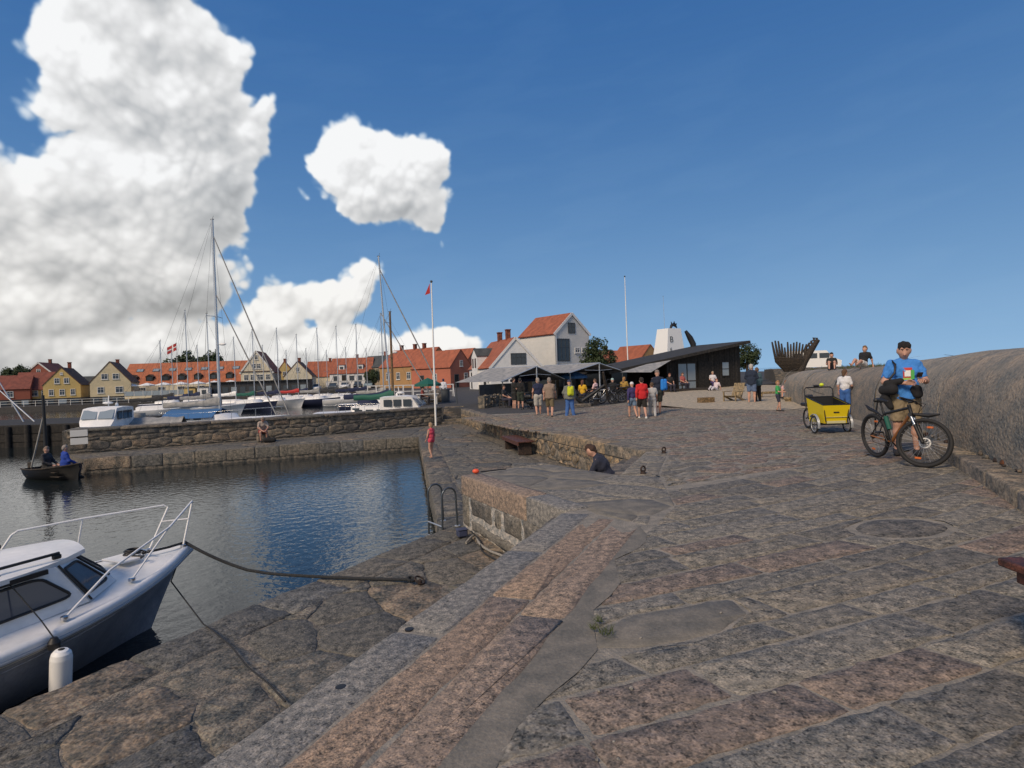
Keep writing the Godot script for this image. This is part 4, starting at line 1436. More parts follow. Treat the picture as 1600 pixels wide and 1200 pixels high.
# who: h height, pose, joints (moved ones), top, sleeves (0 none .. 1 long), legs, trousers (0.35 short .. 1 long), hair, shoes, wide, cell
func person(label: String, at: Vector3, turn: float, who: Dictionary, group := "") -> Node3D:
	var t := thing("person", label, "person", at, turn, group)
	var k: float = who.get("h", 1.75) / 1.75
	var kid := clampf((1.5 - who.get("h", 1.75)) / 0.7, 0.0, 1.0)
	var j := pose(who.get("pose", "stand"))
	j.merge(who.get("joints", {}), true)
	for n in j:
		j[n] *= k
	var cell: float = who.get("cell", 0.033) * maxf(k, 0.75)
	var w: float = who.get("wide", 1.0)
	var grow := k * lerpf(1.0, 1.3, kid)
	var side: Vector3 = (j.sho_l - j.sho_r).normalized()
	var hip: Vector3 = (j.hip_l - j.hip_r).normalized()
	var up: Vector3 = (j.head - j.neck).normalized()
	var fwd := side.cross(up).normalized()
	if who.has("look"):
		fwd = Basis(up, who.look) * fwd
	var ear := up.cross(fwd)
	var head: Vector3 = j.neck + (j.head - j.neck) * (grow / k)
	var torso := func(e: float) -> Array:
		return [[j.sho_l - side * 0.05 * k, j.sho_r + side * 0.05 * k, (0.062 + e) * k, (0.062 + e) * k], [j.chest + side * 0.075 * w * k, j.chest - side * 0.075 * w * k, (0.108 * w + e) * k, (0.108 * w + e) * k],
			[j.chest, j.waist, (0.115 * w + e) * k, (0.108 * w + e) * k], [j.waist + hip * 0.055 * w * k, j.waist - hip * 0.055 * w * k, (0.105 * w + e) * k, (0.105 * w + e) * k], [j.waist, j.pelvis, (0.11 * w + e) * k, (0.11 * w + e) * k]]
	var seat := func(e: float) -> Array: return [[j.pelvis + hip * 0.06 * k, j.pelvis - hip * 0.06 * k, (0.112 + e) * k * w, (0.112 + e) * k * w]]
	var skin: Array = torso.call(0.0) + seat.call(0.0)
	skin.append([j.neck, head - up * 0.05 * grow, 0.054 * k, 0.052 * k])
	skin.append([head + up * 0.035 * grow - fwd * 0.012 * grow, head - up * 0.01 * grow, 0.084 * grow, 0.082 * grow])
	skin.append([head - up * 0.055 * grow + fwd * 0.022 * grow, head - up * 0.02 * grow + fwd * 0.01 * grow, 0.055 * grow, 0.07 * grow])
	skin.append([head + fwd * 0.085 * grow - up * 0.01 * grow, head + fwd * 0.10 * grow - up * 0.03 * grow, 0.010 * grow, 0.014 * grow])
	for s in ["l", "r"]:
		var e: Vector3 = ear * (1.0 if s == "l" else -1.0)
		skin.append([head + e * 0.082 * grow + up * 0.015 * grow, head + e * 0.082 * grow - up * 0.02 * grow, 0.018 * grow, 0.014 * grow])
		skin.append([j["sho_" + s], j["elb_" + s], 0.05 * k, 0.042 * k])
		skin.append([j["elb_" + s], j["wri_" + s], 0.042 * k, 0.028 * k])
		var hd: Vector3 = (j["wri_" + s] - j["elb_" + s]).normalized()
		if not who.get("hands", false):
			skin.append([j["wri_" + s], j["wri_" + s] + hd * 0.08 * k, 0.030 * k, 0.036 * k])
			skin.append([j["wri_" + s] + hd * 0.08 * k, j["wri_" + s] + hd * 0.15 * k, 0.034 * k, 0.018 * k])
			skin.append([j["wri_" + s] + hd * 0.05 * k, j["wri_" + s] + hd * 0.10 * k + fwd * 0.04 * k, 0.016 * k, 0.012 * k])
		skin.append([j["hip_" + s], j["knee_" + s], 0.088 * k, 0.058 * k])
		skin.append([j["knee_" + s], j["knee_" + s].lerp(j["ankle_" + s], 0.35), 0.056 * k, 0.056 * k])
		skin.append([j["knee_" + s].lerp(j["ankle_" + s], 0.35), j["ankle_" + s], 0.056 * k, 0.036 * k])
		skin.append([j["ankle_" + s], j["toe_" + s], 0.036 * k, 0.026 * k])
	part("body", nets(skin, cell, 0.03 * k), who.get("skin", M.skin), t)
	var top: Array = torso.call(0.016)
	var sl: float = who.get("sleeves", 0.45)
	for s in ["l", "r"]:
		if sl > 0.0:
			var a: Vector3 = j["sho_" + s]
			var b: Vector3 = j["elb_" + s]
			var c: Vector3 = j["wri_" + s]
			top.append([a, a.lerp(b, minf(sl * 2.0, 1.0)), 0.060 * k, lerpf(0.060, 0.053, minf(sl * 2.0, 1.0)) * k, sl <= 0.5])
			if sl > 0.5:
				top.append([b, b.lerp(c, sl * 2.0 - 1.0), 0.056 * k, 0.045 * k, true])
	top.append([j.neck - up * 0.05 * k, j.neck + up * 0.005 * k, 0.075 * k, 0.066 * k])
	if who.get("hem", 0.0) > 0.0:
		var down: Vector3 = (j.pelvis - j.waist).normalized() * 0.07 * k
		for e in [-0.06, 0.0, 0.06]:
			top.append([j.waist + hip * e * k, j.pelvis + hip * e * k + down, (0.118 + who.hem) * w * k, (0.122 + who.hem) * w * k, true])
	part("shirt", nets(top, cell, 0.035 * k, 0.022 * k), dyed(who.get("top", [0.1, 0.1, 0.1])), t)
	var tr: float = who.get("trousers", 0.45)
	var legs: Array = seat.call(0.016)
	var loose: float = who.get("loose", 0.014)
	for s in ["l", "r"]:
		var a: Vector3 = j["hip_" + s]
		var b: Vector3 = j["knee_" + s]
		var c: Vector3 = j["ankle_" + s]
		legs.append([a, a.lerp(b, minf(tr * 2.0, 1.0)), (0.092 + loose) * k, lerpf(0.09, 0.066, minf(tr * 2.0, 1.0)) * k + loose * k, tr <= 0.5])
		if tr > 0.5:
			legs.append([b, b.lerp(c, tr * 2.0 - 1.0), (0.066 + loose) * k, (0.05 + loose) * k, true])
	part("trousers", nets(legs, cell, 0.03 * k, 0.018 * k), dyed(who.get("legs", [0.03, 0.03, 0.04])), t)
	var hc: Array = who.get("hair", [0.03, 0.02, 0.015])
	var hair := [[head + up * 0.070 * grow - fwd * 0.016 * grow, head + up * 0.028 * grow - fwd * 0.036 * grow, 0.082 * grow, 0.087 * grow]]
	if who.get("long", 0.0) > 0.0:
		hair.append([head - fwd * 0.05 * grow, head - fwd * 0.075 * grow - up * who.long * grow, 0.078 * grow, 0.05 * grow])
	else:
		hair.append([head - fwd * 0.035 * grow + up * 0.02 * grow, head - fwd * 0.045 * grow - up * 0.035 * grow, 0.075 * grow, 0.06 * grow])
	if who.has("cap"):
		hair = [[head + up * 0.062 * grow - fwd * 0.012 * grow, head + up * 0.055 * grow - fwd * 0.012 * grow, 0.090 * grow, 0.092 * grow], [head + up * 0.06 * grow + fwd * 0.07 * grow, head + up * 0.05 * grow + fwd * 0.13 * grow, 0.03 * grow, 0.02 * grow]]
		part("cap", nets(hair, cell, 0.02 * k), dyed(who.cap), t)
	elif not who.get("bald", false):
		part("hair", nets(hair, cell * 0.9, 0.02 * k, 0.022 * k), dyed(hc), t)
	var sh: Array = who.get("shoes", [0.02, 0.02, 0.022])
	if not sh.is_empty():
		for s in ["l", "r"]:
			var d: Vector3 = (j["toe_" + s] - j["ankle_" + s])
			d.y = minf(d.y, 0.0)
			var an: Vector3 = j["ankle_" + s]
			var to: Vector3 = j["toe_" + s]
			part("shoe", nets([[an - Vector3(0, 0.03, 0) * k - d * 0.15, to - Vector3(0, 0.0, 0), 0.050 * k, 0.042 * k], [an, an - Vector3(0, 0.03, 0) * k, 0.048 * k, 0.05 * k]], minf(cell, 0.03), 0.02 * k), dyed(sh), t)
	return t


func backpack(owner_label: String, at: Vector3, turn: float, color: Array, size := 1.0) -> void:
	var t := thing("backpack", owner_label, "backpack", at, turn)
	part("bag", nets([[Vector3(-0.08, -0.15, 0) * size, Vector3(-0.08, 0.17, 0) * size, 0.085 * size, 0.075 * size], [Vector3(0.08, -0.15, 0) * size, Vector3(0.08, 0.17, 0) * size, 0.085 * size, 0.075 * size], [Vector3(0, -0.1, -0.05) * size, Vector3(0, 0.06, -0.05) * size, 0.085 * size, 0.08 * size]], 0.025, 0.04), dyed(color), t)
	for x in [-0.11, 0.11]:
		var s := Shape.new()
		s.tube([Vector3(x, 0.2, 0.05) * size, Vector3(x, 0.24, 0.14) * size, Vector3(x, 0.05, 0.26) * size, Vector3(x, -0.12, 0.12) * size], 0.016, 6)
		part("strap", s, M.black, t)


func facing(from: Vector3, to: Vector3) -> float:
	var d := to - from
	return atan2(d.x, d.z)


func make_people() -> void:
	# ---- the man with the bicycle
	var mp := Vector3(6.56, 1.75, -9.85)
	var turn := facing(mp, Vector3(1.5, 0, 0.5))
	var hero := person("man in bright blue T-shirt and khaki shorts holding a phone behind the bicycle", mp, turn, {"h": 1.88, "top": [0.05, 0.22, 0.60], "legs": [0.24, 0.19, 0.12], "trousers": 0.46, "loose": 0.026, "hair": [0.012, 0.011, 0.011], "shoes": [0.03, 0.03, 0.035], "cell": 0.014, "wide": 1.0, "hem": 0.01, "hands": true, "sleeves": 0.40,
		"joints": {"head": Vector3(0.0, 1.622, 0.035), "elb_l": Vector3(0.27, 1.15, 0.04), "wri_l": Vector3(0.19, 1.18, 0.28), "elb_r": Vector3(-0.27, 1.15, 0.03), "wri_r": Vector3(-0.02, 1.13, 0.235), "knee_l": Vector3(0.12, 0.50, 0.03), "ankle_l": Vector3(0.14, 0.085, 0.0)}})
	var k := 1.88 / 1.75
	hand(hero, Vector3(0.19, 1.18, 0.28) * k, Vector3(-0.25, 0.10, 0.96), Vector3(0.25, 0.9, 0.1), 1.0, 0.8)
	hand(hero, Vector3(-0.02, 1.13, 0.235) * k, Vector3(0.93, 0.05, 0.32), Vector3(0.0, 0.25, -0.95), -1.0, 0.55)
	# face
	for e in [-1, 1]:
		var s := Shape.new()
		s.blob(Vector3(e * 0.032, 1.752, 0.128), Vector3(0.010, 0.004, 0.005), Basis(), 6)
		part("eye", s, M.black, hero)
		s = Shape.new()
		s.tube([Vector3(e * 0.015, 1.770, 0.133), Vector3(e * 0.035, 1.775, 0.129), Vector3(e * 0.052, 1.768, 0.116)], 0.005, 5)
		part("eyebrow", s, dyed([0.012, 0.011, 0.011]), hero)
	var sm := Shape.new()
	sm.tube([Vector3(-0.024, 1.676, 0.118), Vector3(0, 1.676, 0.128), Vector3(0.024, 1.676, 0.118)], 0.006, 5)
	part("mouth", sm, plain(0.34, 0.13, 0.11, 0.6), hero)
	# the print on his shirt, a patch of colours on the chest
	for q in [[0.03, 1.38, 0.13, 0.17, M.red], [0.028, 1.37, 0.085, 0.10, M.paint], [0.10, 1.35, 0.05, 0.15, plain(0.08, 0.42, 0.10, 0.9)], [0.03, 1.28, 0.13, 0.04, plain(0.35, 0.55, 0.12, 0.9)]]:
		var s := Shape.new()
		var lift: float = 0.004 if q[4] == M.paint else 0.0
		for i in 6:
			for jj in 4:
				var x0: float = q[0] - q[2] * 0.5 + q[2] * i / 6.0
				var y0: float = q[1] - q[3] * 0.5 + q[3] * jj / 4.0
				var c := []
				for d in [Vector2(0, 0), Vector2(1, 0), Vector2(1, 1), Vector2(0, 1)]:
					var x: float = x0 + d.x * q[2] / 6.0
					var y: float = y0 + d.y * q[3] / 4.0
					c.append(Vector3(x, y, 0.148 + lift - x * x * 1.1 - maxf(0.0, y - 1.44) * 0.4))
				s.quad(c[0], c[1], c[2], c[3])
		part("shirt_print", s, q[4], hero)
	var ph := thing("phone", "dark phone held up in the blue shirted man's hand", "phone", mp + turned(turn) * Vector3(0.15, 1.35, 0.45), turn)
	sm = Shape.new()
	sm.block(Vector3.ZERO, Vector3(0.075, 0.009, 0.15), 0.003, Basis(Vector3.RIGHT, -0.5))
	part("case", sm, M.black, ph)
	sm = Shape.new()
	sm.block(Basis(Vector3.RIGHT, -0.5) * Vector3(0, 0.0055, 0), Vector3(0.068, 0.002, 0.142), 0.0006, Basis(Vector3.RIGHT, -0.5))
	part("screen", sm, M.glass, ph)
	var bg := thing("shoulder_bag", "black shoulder bag slung across the blue shirted man", "bag", mp + turned(turn) * Vector3(-0.10, 1.08, 0.10), turn)
	part("pouch", nets([[Vector3(-0.20, 0.02, -0.02), Vector3(-0.10, 0.03, 0.10), 0.085, 0.09], [Vector3(-0.18, -0.12, 0.0), Vector3(-0.12, -0.26, 0.03), 0.07, 0.05], [Vector3(-0.16, 0.13, 0.05), Vector3(0.02, 0.17, 0.13), 0.06, 0.05]], 0.016, 0.03), dyed([0.012, 0.012, 0.014]), bg)
	part("side_pouch", nets([[Vector3(0.24, 0.02, 0.05), Vector3(0.26, -0.05, 0.06), 0.085, 0.075]], 0.016, 0.03), dyed([0.014, 0.014, 0.016]), bg)
	sm = Shape.new()
	sm.tube([Vector3(-0.14, 0.2, 0.10), Vector3(-0.06, 0.30, 0.105), Vector3(-0.04, 0.44, 0.055), Vector3(-0.07, 0.50, -0.06), Vector3(0.05, 0.42, -0.16)], 0.018, 6)
	part("strap", sm, M.black, bg)
	sm = Shape.new()
	sm.tube([Vector3(-0.22, -0.05, -0.02), Vector3(-0.30, -0.20, -0.05), Vector3(-0.33, -0.45, -0.06), Vector3(-0.34, -0.70, -0.05)], 0.014, 6)
	part("loose_strap", sm, M.black, bg)
	# ---- on and by the sea wall
	person("child in black T-shirt sitting on the sea wall leaning on one arm", Vector3(11.45, 3.22, -19.2), -1.0, {"h": 1.35, "pose": "lounge", "top": [0.012, 0.012, 0.014], "legs": [0.55, 0.53, 0.50], "trousers": 0.4, "hair": [0.16, 0.09, 0.04], "shoes": []})
	person("child in dark T-shirt sitting hunched on top of the sea wall", Vector3(13.05, 3.08, -24.0), -0.5, {"h": 1.35, "pose": "floor", "top": [0.015, 0.017, 0.018], "legs": [0.02, 0.02, 0.04], "hair": [0.02, 0.015, 0.012]})
	person("girl in white top and blue trousers standing against the sea wall", Vector3(10.160, 1.730, -17.993), 2.2, {"h": 1.42, "top": [0.66, 0.66, 0.68], "legs": [0.04, 0.12, 0.35], "trousers": 1.0, "hair": [0.10, 0.055, 0.03], "long": 0.12, "joints": {"elb_r": Vector3(-0.24, 1.14, 0.03), "wri_r": Vector3(-0.15, 1.08, 0.22)}})
	person("person in dark red shirt and pale jeans sitting on the sand by the wall", Vector3(13.735, 1.750, -28.900), -1.2, {"h": 1.65, "pose": "floor", "top": [0.14, 0.012, 0.015], "legs": [0.24, 0.32, 0.45], "trousers": 1.0, "hair": [0.04, 0.025, 0.02]})
	person("person in black shirt sitting on the sand beside a pale log", Vector3(14.281, 1.750, -29.245), -1.0, {"h": 1.62, "pose": "floor", "top": [0.012, 0.012, 0.013], "legs": [0.02, 0.02, 0.03], "trousers": 1.0, "hair": [0.03, 0.02, 0.015]})
	person("woman in pink top kneeling behind the child in green", Vector3(13.538, 1.750, -29.086), -0.6, {"h": 1.65, "pose": "floor", "top": [0.60, 0.36, 0.36], "legs": [0.35, 0.20, 0.16], "sleeves": 0.2, "hair": [0.22, 0.10, 0.05], "long": 0.15})
	person("small child in green T-shirt with a grey jacket round the waist", Vector3(10.128, 1.600, -22.474), 0.9, {"h": 1.15, "pose": "stride", "top": [0.05, 0.36, 0.10], "legs": [0.03, 0.035, 0.06], "hair": [0.30, 0.17, 0.08], "joints": {"elb_l": Vector3(0.24, 1.16, 0.1), "wri_l": Vector3(0.12, 1.14, 0.32), "elb_r": Vector3(-0.24, 1.16, 0.1), "wri_r": Vector3(-0.10, 1.14, 0.32)}})
	person("man in navy jacket and blue shorts standing on the sand", Vector3(10.992, 1.620, -27.046), 2.6, {"h": 1.84, "top": [0.015, 0.025, 0.05], "sleeves": 1.0, "legs": [0.10, 0.15, 0.26], "trousers": 0.42, "loose": 0.02, "hair": [0.42, 0.38, 0.34], "hem": 0.02, "pose": "fold"})
	person("person in teal jacket and black trousers behind the navy jacketed man", Vector3(11.463, 1.640, -27.537), 3.4, {"h": 1.66, "top": [0.06, 0.11, 0.13], "sleeves": 1.0, "legs": [0.012, 0.012, 0.014], "trousers": 1.0, "hair": [0.12, 0.07, 0.04], "hem": 0.03})
	# ---- the family walking to the beach
	person("child in purple sweater, white cap and denim shorts walking beside red jacket", Vector3(4.700, 1.450, -23.103), 3.3, {"h": 1.45, "pose": "walk", "top": [0.045, 0.035, 0.13], "sleeves": 1.0, "legs": [0.14, 0.22, 0.34], "trousers": 0.34, "cap": [0.66, 0.66, 0.68]})
	person("boy in bright red hooded jacket and black shorts walking", Vector3(4.973, 1.450, -22.634), 3.1, {"h": 1.62, "pose": "walk", "top": [0.52, 0.018, 0.022], "sleeves": 1.0, "legs": [0.02, 0.018, 0.017], "trousers": 0.46, "loose": 0.022, "hair": [0.025, 0.018, 0.015], "shoes": [0.62, 0.62, 0.60], "hem": 0.02})
	person("child in light grey top and trousers walking next to red jacket", Vector3(5.489, 1.470, -23.142), 3.0, {"h": 1.38, "pose": "walk", "top": [0.42, 0.42, 0.42], "legs": [0.40, 0.40, 0.40], "trousers": 1.0, "hair": [0.10, 0.06, 0.035], "shoes": [0.3, 0.3, 0.3]})
	var fa := Vector3(5.905, 1.480, -23.899)
	person("man in navy shirt and dark shorts carrying a blue backpack", fa, 3.2, {"h": 1.86, "pose": "stride", "top": [0.014, 0.02, 0.04], "legs": [0.035, 0.04, 0.035], "trousers": 0.45, "loose": 0.02, "cap": [0.20, 0.16, 0.14]})
	backpack("bright blue backpack on the navy shirted man's back", fa + Vector3(0.22, 1.26, 0.12), 3.75, [0.02, 0.20, 0.62])
	# ---- in front of the cafe
	var wb := Vector3(2.496, 1.390, -25.750)
	person("person in patterned grey jacket and blue jeans with a yellow backpack", wb, 3.1, {"h": 1.66, "top": [0.16, 0.17, 0.15], "sleeves": 0.85, "legs": [0.05, 0.13, 0.36], "trousers": 1.0, "loose": 0.022, "cap": [0.03, 0.04, 0.09], "wide": 1.18, "hem": 0.05, "joints": {"elb_l": Vector3(0.30, 1.16, 0.0), "wri_l": Vector3(0.26, 1.02, 0.16), "ankle_l": Vector3(0.17, 0.085, -0.02), "ankle_r": Vector3(-0.17, 0.085, -0.02), "toe_l": Vector3(0.2, 0.04, 0.13), "toe_r": Vector3(-0.2, 0.04, 0.13)}})
	backpack("yellow-green backpack on the back of the patterned jacket", wb + Vector3(0.03, 1.18, 0.22), 3.14, [0.50, 0.55, 0.02], 0.9)
	person("heavy man in brown shirt and olive shorts walking towards the cafe", Vector3(1.646, 1.370, -26.051), 3.0, {"h": 1.80, "pose": "walk", "top": [0.24, 0.18, 0.14], "legs": [0.15, 0.12, 0.07], "trousers": 0.48, "loose": 0.026, "hair": [0.22, 0.19, 0.17], "wide": 1.22, "hem": 0.01, "shoes": [0.015, 0.015, 0.017]})
	person("man in navy vest and pale grey shorts walking beside the brown shirt", Vector3(1.203, 1.370, -27.517), 3.3, {"h": 1.80, "pose": "stride", "top": [0.014, 0.022, 0.06], "sleeves": 0.2, "legs": [0.42, 0.40, 0.36], "trousers": 0.5, "loose": 0.03, "hair": [0.32, 0.27, 0.22], "bald": false, "wide": 1.1})
	person("man in black T-shirt and black shorts standing by the planter wall", Vector3(0.091, 1.420, -32.518), 2.0, {"h": 1.78, "pose": "fold", "top": [0.015, 0.015, 0.015], "legs": [0.018, 0.018, 0.018], "hair": [0.03, 0.02, 0.016]})
	person("person in black jacket and dark green shorts with a pushchair", Vector3(0.441, 1.420, -32.306), 2.9, {"h": 1.76, "top": [0.012, 0.012, 0.013], "sleeves": 1.0, "legs": [0.03, 0.04, 0.03], "trousers": 0.5, "loose": 0.02, "hair": [0.02, 0.02, 0.02], "shoes": [0.5, 0.5, 0.5]})
	# ---- at the cafe tables and by the hut
	for q in [["person in yellow shirt seated at a cafe table", Vector3(3.939, 1.509, -33.000), [0.62, 0.36, 0.02], [0.12, 0.05, 0.03], 2.6, 0.2], ["person in pale pink shirt seated at a cafe table", Vector3(4.800, 1.503, -34.000), [0.70, 0.48, 0.48], [0.12, 0.07, 0.05], -2.2, 0.0],
			["person in black jacket and pale teal cap seated behind the bicycles", Vector3(5.627, 1.522, -33.000), [0.015, 0.016, 0.017], [], 3.1, 0.0], ["person in mustard top seated behind the parked bicycles", Vector3(6.466, 1.519, -34.000), [0.36, 0.22, 0.05], [0.30, 0.16, 0.06], 2.5, 0.2],
			["person in dark shirt seated in shade at the cafe fence", Vector3(-0.480, 1.639, -33.500), [0.03, 0.03, 0.035], [0.05, 0.03, 0.02], 1.2, 0.0], ["person in black clothes seated on a stool at the hut wall", Vector3(10.713, 1.706, -40.000), [0.015, 0.014, 0.014], [0.14, 0.05, 0.03], 0.2, 0.2], ["person in pinkish red shirt seated beside the hut's glass door", Vector3(12.166, 1.731, -42.000), [0.40, 0.10, 0.09], [0.09, 0.05, 0.04], 0.6, 0.1],
			["person in white shirt and purple trousers seated before the hut", Vector3(14.658, 1.804, -43.000), [0.62, 0.60, 0.62], [0.35, 0.26, 0.18], 0.0, 0.0]]:
		var who := {"h": 1.70, "pose": "sit", "top": q[2], "legs": [0.03, 0.03, 0.05], "trousers": 1.0, "long": q[5]}
		if q[3].is_empty(): who.cap = [0.35, 0.50, 0.48]
		else: who.hair = q[3]
		if q[0].contains("purple"): who.legs = [0.06, 0.04, 0.14]
		var foot := onto(q[1].x, q[1].z)
		person(q[0], foot, q[4], who, "people seated at the cafe")
		var ch := thing("cafe_stool", "plain dark stool under the %s" % q[0].trim_prefix("person in ").split(" seated")[0] + " person", "stool", foot + turned(q[4]) * Vector3(0, 0, -0.04), q[4], "stools at the cafe")
		var s := Shape.new()
		s.block(Vector3(0, 0.38, 0), Vector3(0.38, 0.04, 0.38), 0.01)
		part("seat", s, M.oldwood, ch)
		for c in [[-1, -1], [-1, 1], [1, -1], [1, 1]]:
			s = Shape.new()
			s.bar(Vector3(c[0] * 0.16, 0.37, c[1] * 0.16), Vector3(c[0] * 0.18, -0.04, c[1] * 0.18), 0.03, 0.03)
			part("leg", s, M.oldwood, ch)
	person("person in pale pink clothes lounging on the sand at the hut's corner", onto(13.9, -40.3), -0.9, {"h": 1.65, "pose": "lounge", "top": [0.62, 0.52, 0.54], "legs": [0.55, 0.52, 0.55], "trousers": 1.0, "hair": [0.28, 0.10, 0.07], "long": 0.1})
	# ---- lower quay, mole, steps
	person("small child in pink swimsuit walking at the edge of the lower quay", Vector3(-2.796, 0.620, -19.915), -2.2, {"h": 1.18, "pose": "stride", "top": [0.55, 0.06, 0.10], "sleeves": 0.0, "legs": [0.55, 0.06, 0.10], "trousers": 0.12, "hair": [0.30, 0.20, 0.12], "shoes": []})
	var sat := Vector3(-11.706, 0.620, -27.802)
	person("person in beige top and red shorts sitting on the ledge of the mole", sat + Vector3(-0.2, 0.0, -0.1), 0.55, {"h": 1.62, "pose": "hunch", "top": [0.36, 0.30, 0.26], "legs": [0.22, 0.03, 0.03], "hair": [0.20, 0.16, 0.13], "skin": plain(0.42, 0.23, 0.17, 0.6)})
	var sb := thing("stone_block", "rough stone block that the person on the mole sits on", "stone", sat + Vector3(-0.23, 0.0, -0.16), 0.55)
	var bs := Shape.new()
	bs.block(Vector3(0, 0.19, 0), Vector3(0.5, 0.38, 0.36), 0.04)
	part("stone", bs, M.wallstone[0], sb)
	var kit := thing("bag", "black bag on the ledge beside the sitting person", "bag", sat + Vector3(0.35, 0.0, 0.45), 0.3)
	part("pouch", nets([[Vector3(-0.18, 0.12, 0), Vector3(0.18, 0.10, 0), 0.12, 0.11], [Vector3(0.0, 0.12, 0), Vector3(-0.05, 0.3, 0), 0.09, 0.05]], 0.03, 0.05), dyed([0.012, 0.012, 0.013]), kit)
	person("man in dark navy sweater sitting on the stone steps seen from behind", Vector3(1.72, 0.74, -10.75), -1.94, {"h": 1.74, "pose": "hunch", "top": [0.022, 0.026, 0.045], "sleeves": 1.0, "legs": [0.03, 0.03, 0.04], "trousers": 1.0, "hair": [0.05, 0.028, 0.02], "cell": 0.022, "wide": 1.08})
	# ---- out on the street
	person("person in white shirt and dark trousers standing on the street by the bin", onto(-5.3, -45.5), 3.0, {"h": 1.75, "top": [0.62, 0.64, 0.70], "sleeves": 0.9, "legs": [0.02, 0.02, 0.02], "trousers": 1.0, "hair": [0.02, 0.02, 0.06]})
	person("person in red top seated at the street table behind the flagpole", onto(-6.3, -41.4), 1.5, {"h": 1.70, "pose": "sit", "top": [0.22, 0.05, 0.04], "legs": [0.05, 0.05, 0.06], "trousers": 1.0})


# a hand: palm, four fingers of different lengths, thumb at its side; bent by `curl`
func hand(owner_node: Node3D, wrist: Vector3, along: Vector3, back: Vector3, side: float, curl: float) -> void:
	along = along.normalized()
	back = (back - along * back.dot(along)).normalized()
	var across := along.cross(back).normalized() * side
	var b := []
	for i in 4:
		b.append([wrist + across * (-0.018 + i * 0.012), wrist + along * 0.085 + across * (-0.033 + i * 0.021), 0.018, 0.013])
	for i in 4:
		var p := wrist + along * (0.088 - 0.006 * absf(i - 1.3)) + across * (-0.034 + i * 0.0225)
		var l: float = [0.036, 0.042, 0.040, 0.031][i]
		var d := along
		for n in 3:
			d = (d - back * curl * 0.75).normalized()
			var q: Vector3 = p + d * l * [1.0, 0.7, 0.55][n]
			b.append([p, q, 0.0095 - n * 0.0008, 0.0088 - n * 0.0008])
			p = q
	var t := wrist + along * 0.03 - across * 0.028
	var t1 := t + along * 0.035 - across * 0.028 - back * 0.014
	var t2 := t1 + along * 0.034 - across * 0.004 - back * 0.016
	b.append([t, t1, 0.014, 0.0115])
	b.append([t1, t2, 0.0112, 0.009])
	part("hand", nets(b, 0.0045, 0.006), M.skin, owner_node)

# ------------------------------------------------------------------ boats (own axes: bow towards +z, x to port, waterline at y = 0)
func hull_rows(length: float, beam: float, bow_h: float, mid_h: float, deep: float, rake: float, full: float, stern: float) -> Array:
	var rows := []
	for i in 25:
		var z := -1.0 + 2.0 * i / 24.0
		var half_beam := beam * 0.5 * (1.0 - pow(maxf(z, 0.0), full)) * lerpf(1.0, stern, pow(maxf(-z, 0.0), 2.0))
		half_beam = maxf(half_beam, 0.035)
		var sheer := mid_h + (bow_h - mid_h) * pow((z + 1.0) * 0.5, 2.0)
		var row := []
		for k in range(-9, 10):
			var v := 1.0 - absf(k) / 9.0
			var y := lerpf(sheer, -deep, pow(v, 1.25))
			var w := half_beam * (1.0 - 0.10 * v - 0.88 * pow(v, 2.6))
			if z > 0.0:
				w *= 1.0 - 0.55 * v * z
			row.append(Vector3(w * (-1.0 if k < 0 else 1.0) if k != 0 else 0.0, y, z * length * 0.5 - rake * v * smoothstep(0.0, 1.0, z)))
		rows.append(row)
	return rows


func hull_shape(rows: Array) -> Shape:
	var s := Shape.new()
	s.skin(rows)
	var r: Array = rows[0]
	for k in range(1, r.size() - 1):
		s.tri(r[0], r[k + 1], r[k])
	return s


func deck_shape(rows: Array, camber: float, drop: float, inset := 0.02) -> Shape:
	var lines := []
	for r in rows:
		var a: Vector3 = r[0]
		var b: Vector3 = r[-1]
		var line := []
		for i in 9:
			var t := i / 8.0
			var p := a.lerp(b, t)
			p.x *= 1.0 - inset
			p.y += camber * (1.0 - pow(2.0 * t - 1.0, 2.0)) * absf(a.x) * 2.0 - drop
			line.append(p)
		lines.append(line)
	var s := Shape.new()
	s.skin(lines, false, true)
	return s


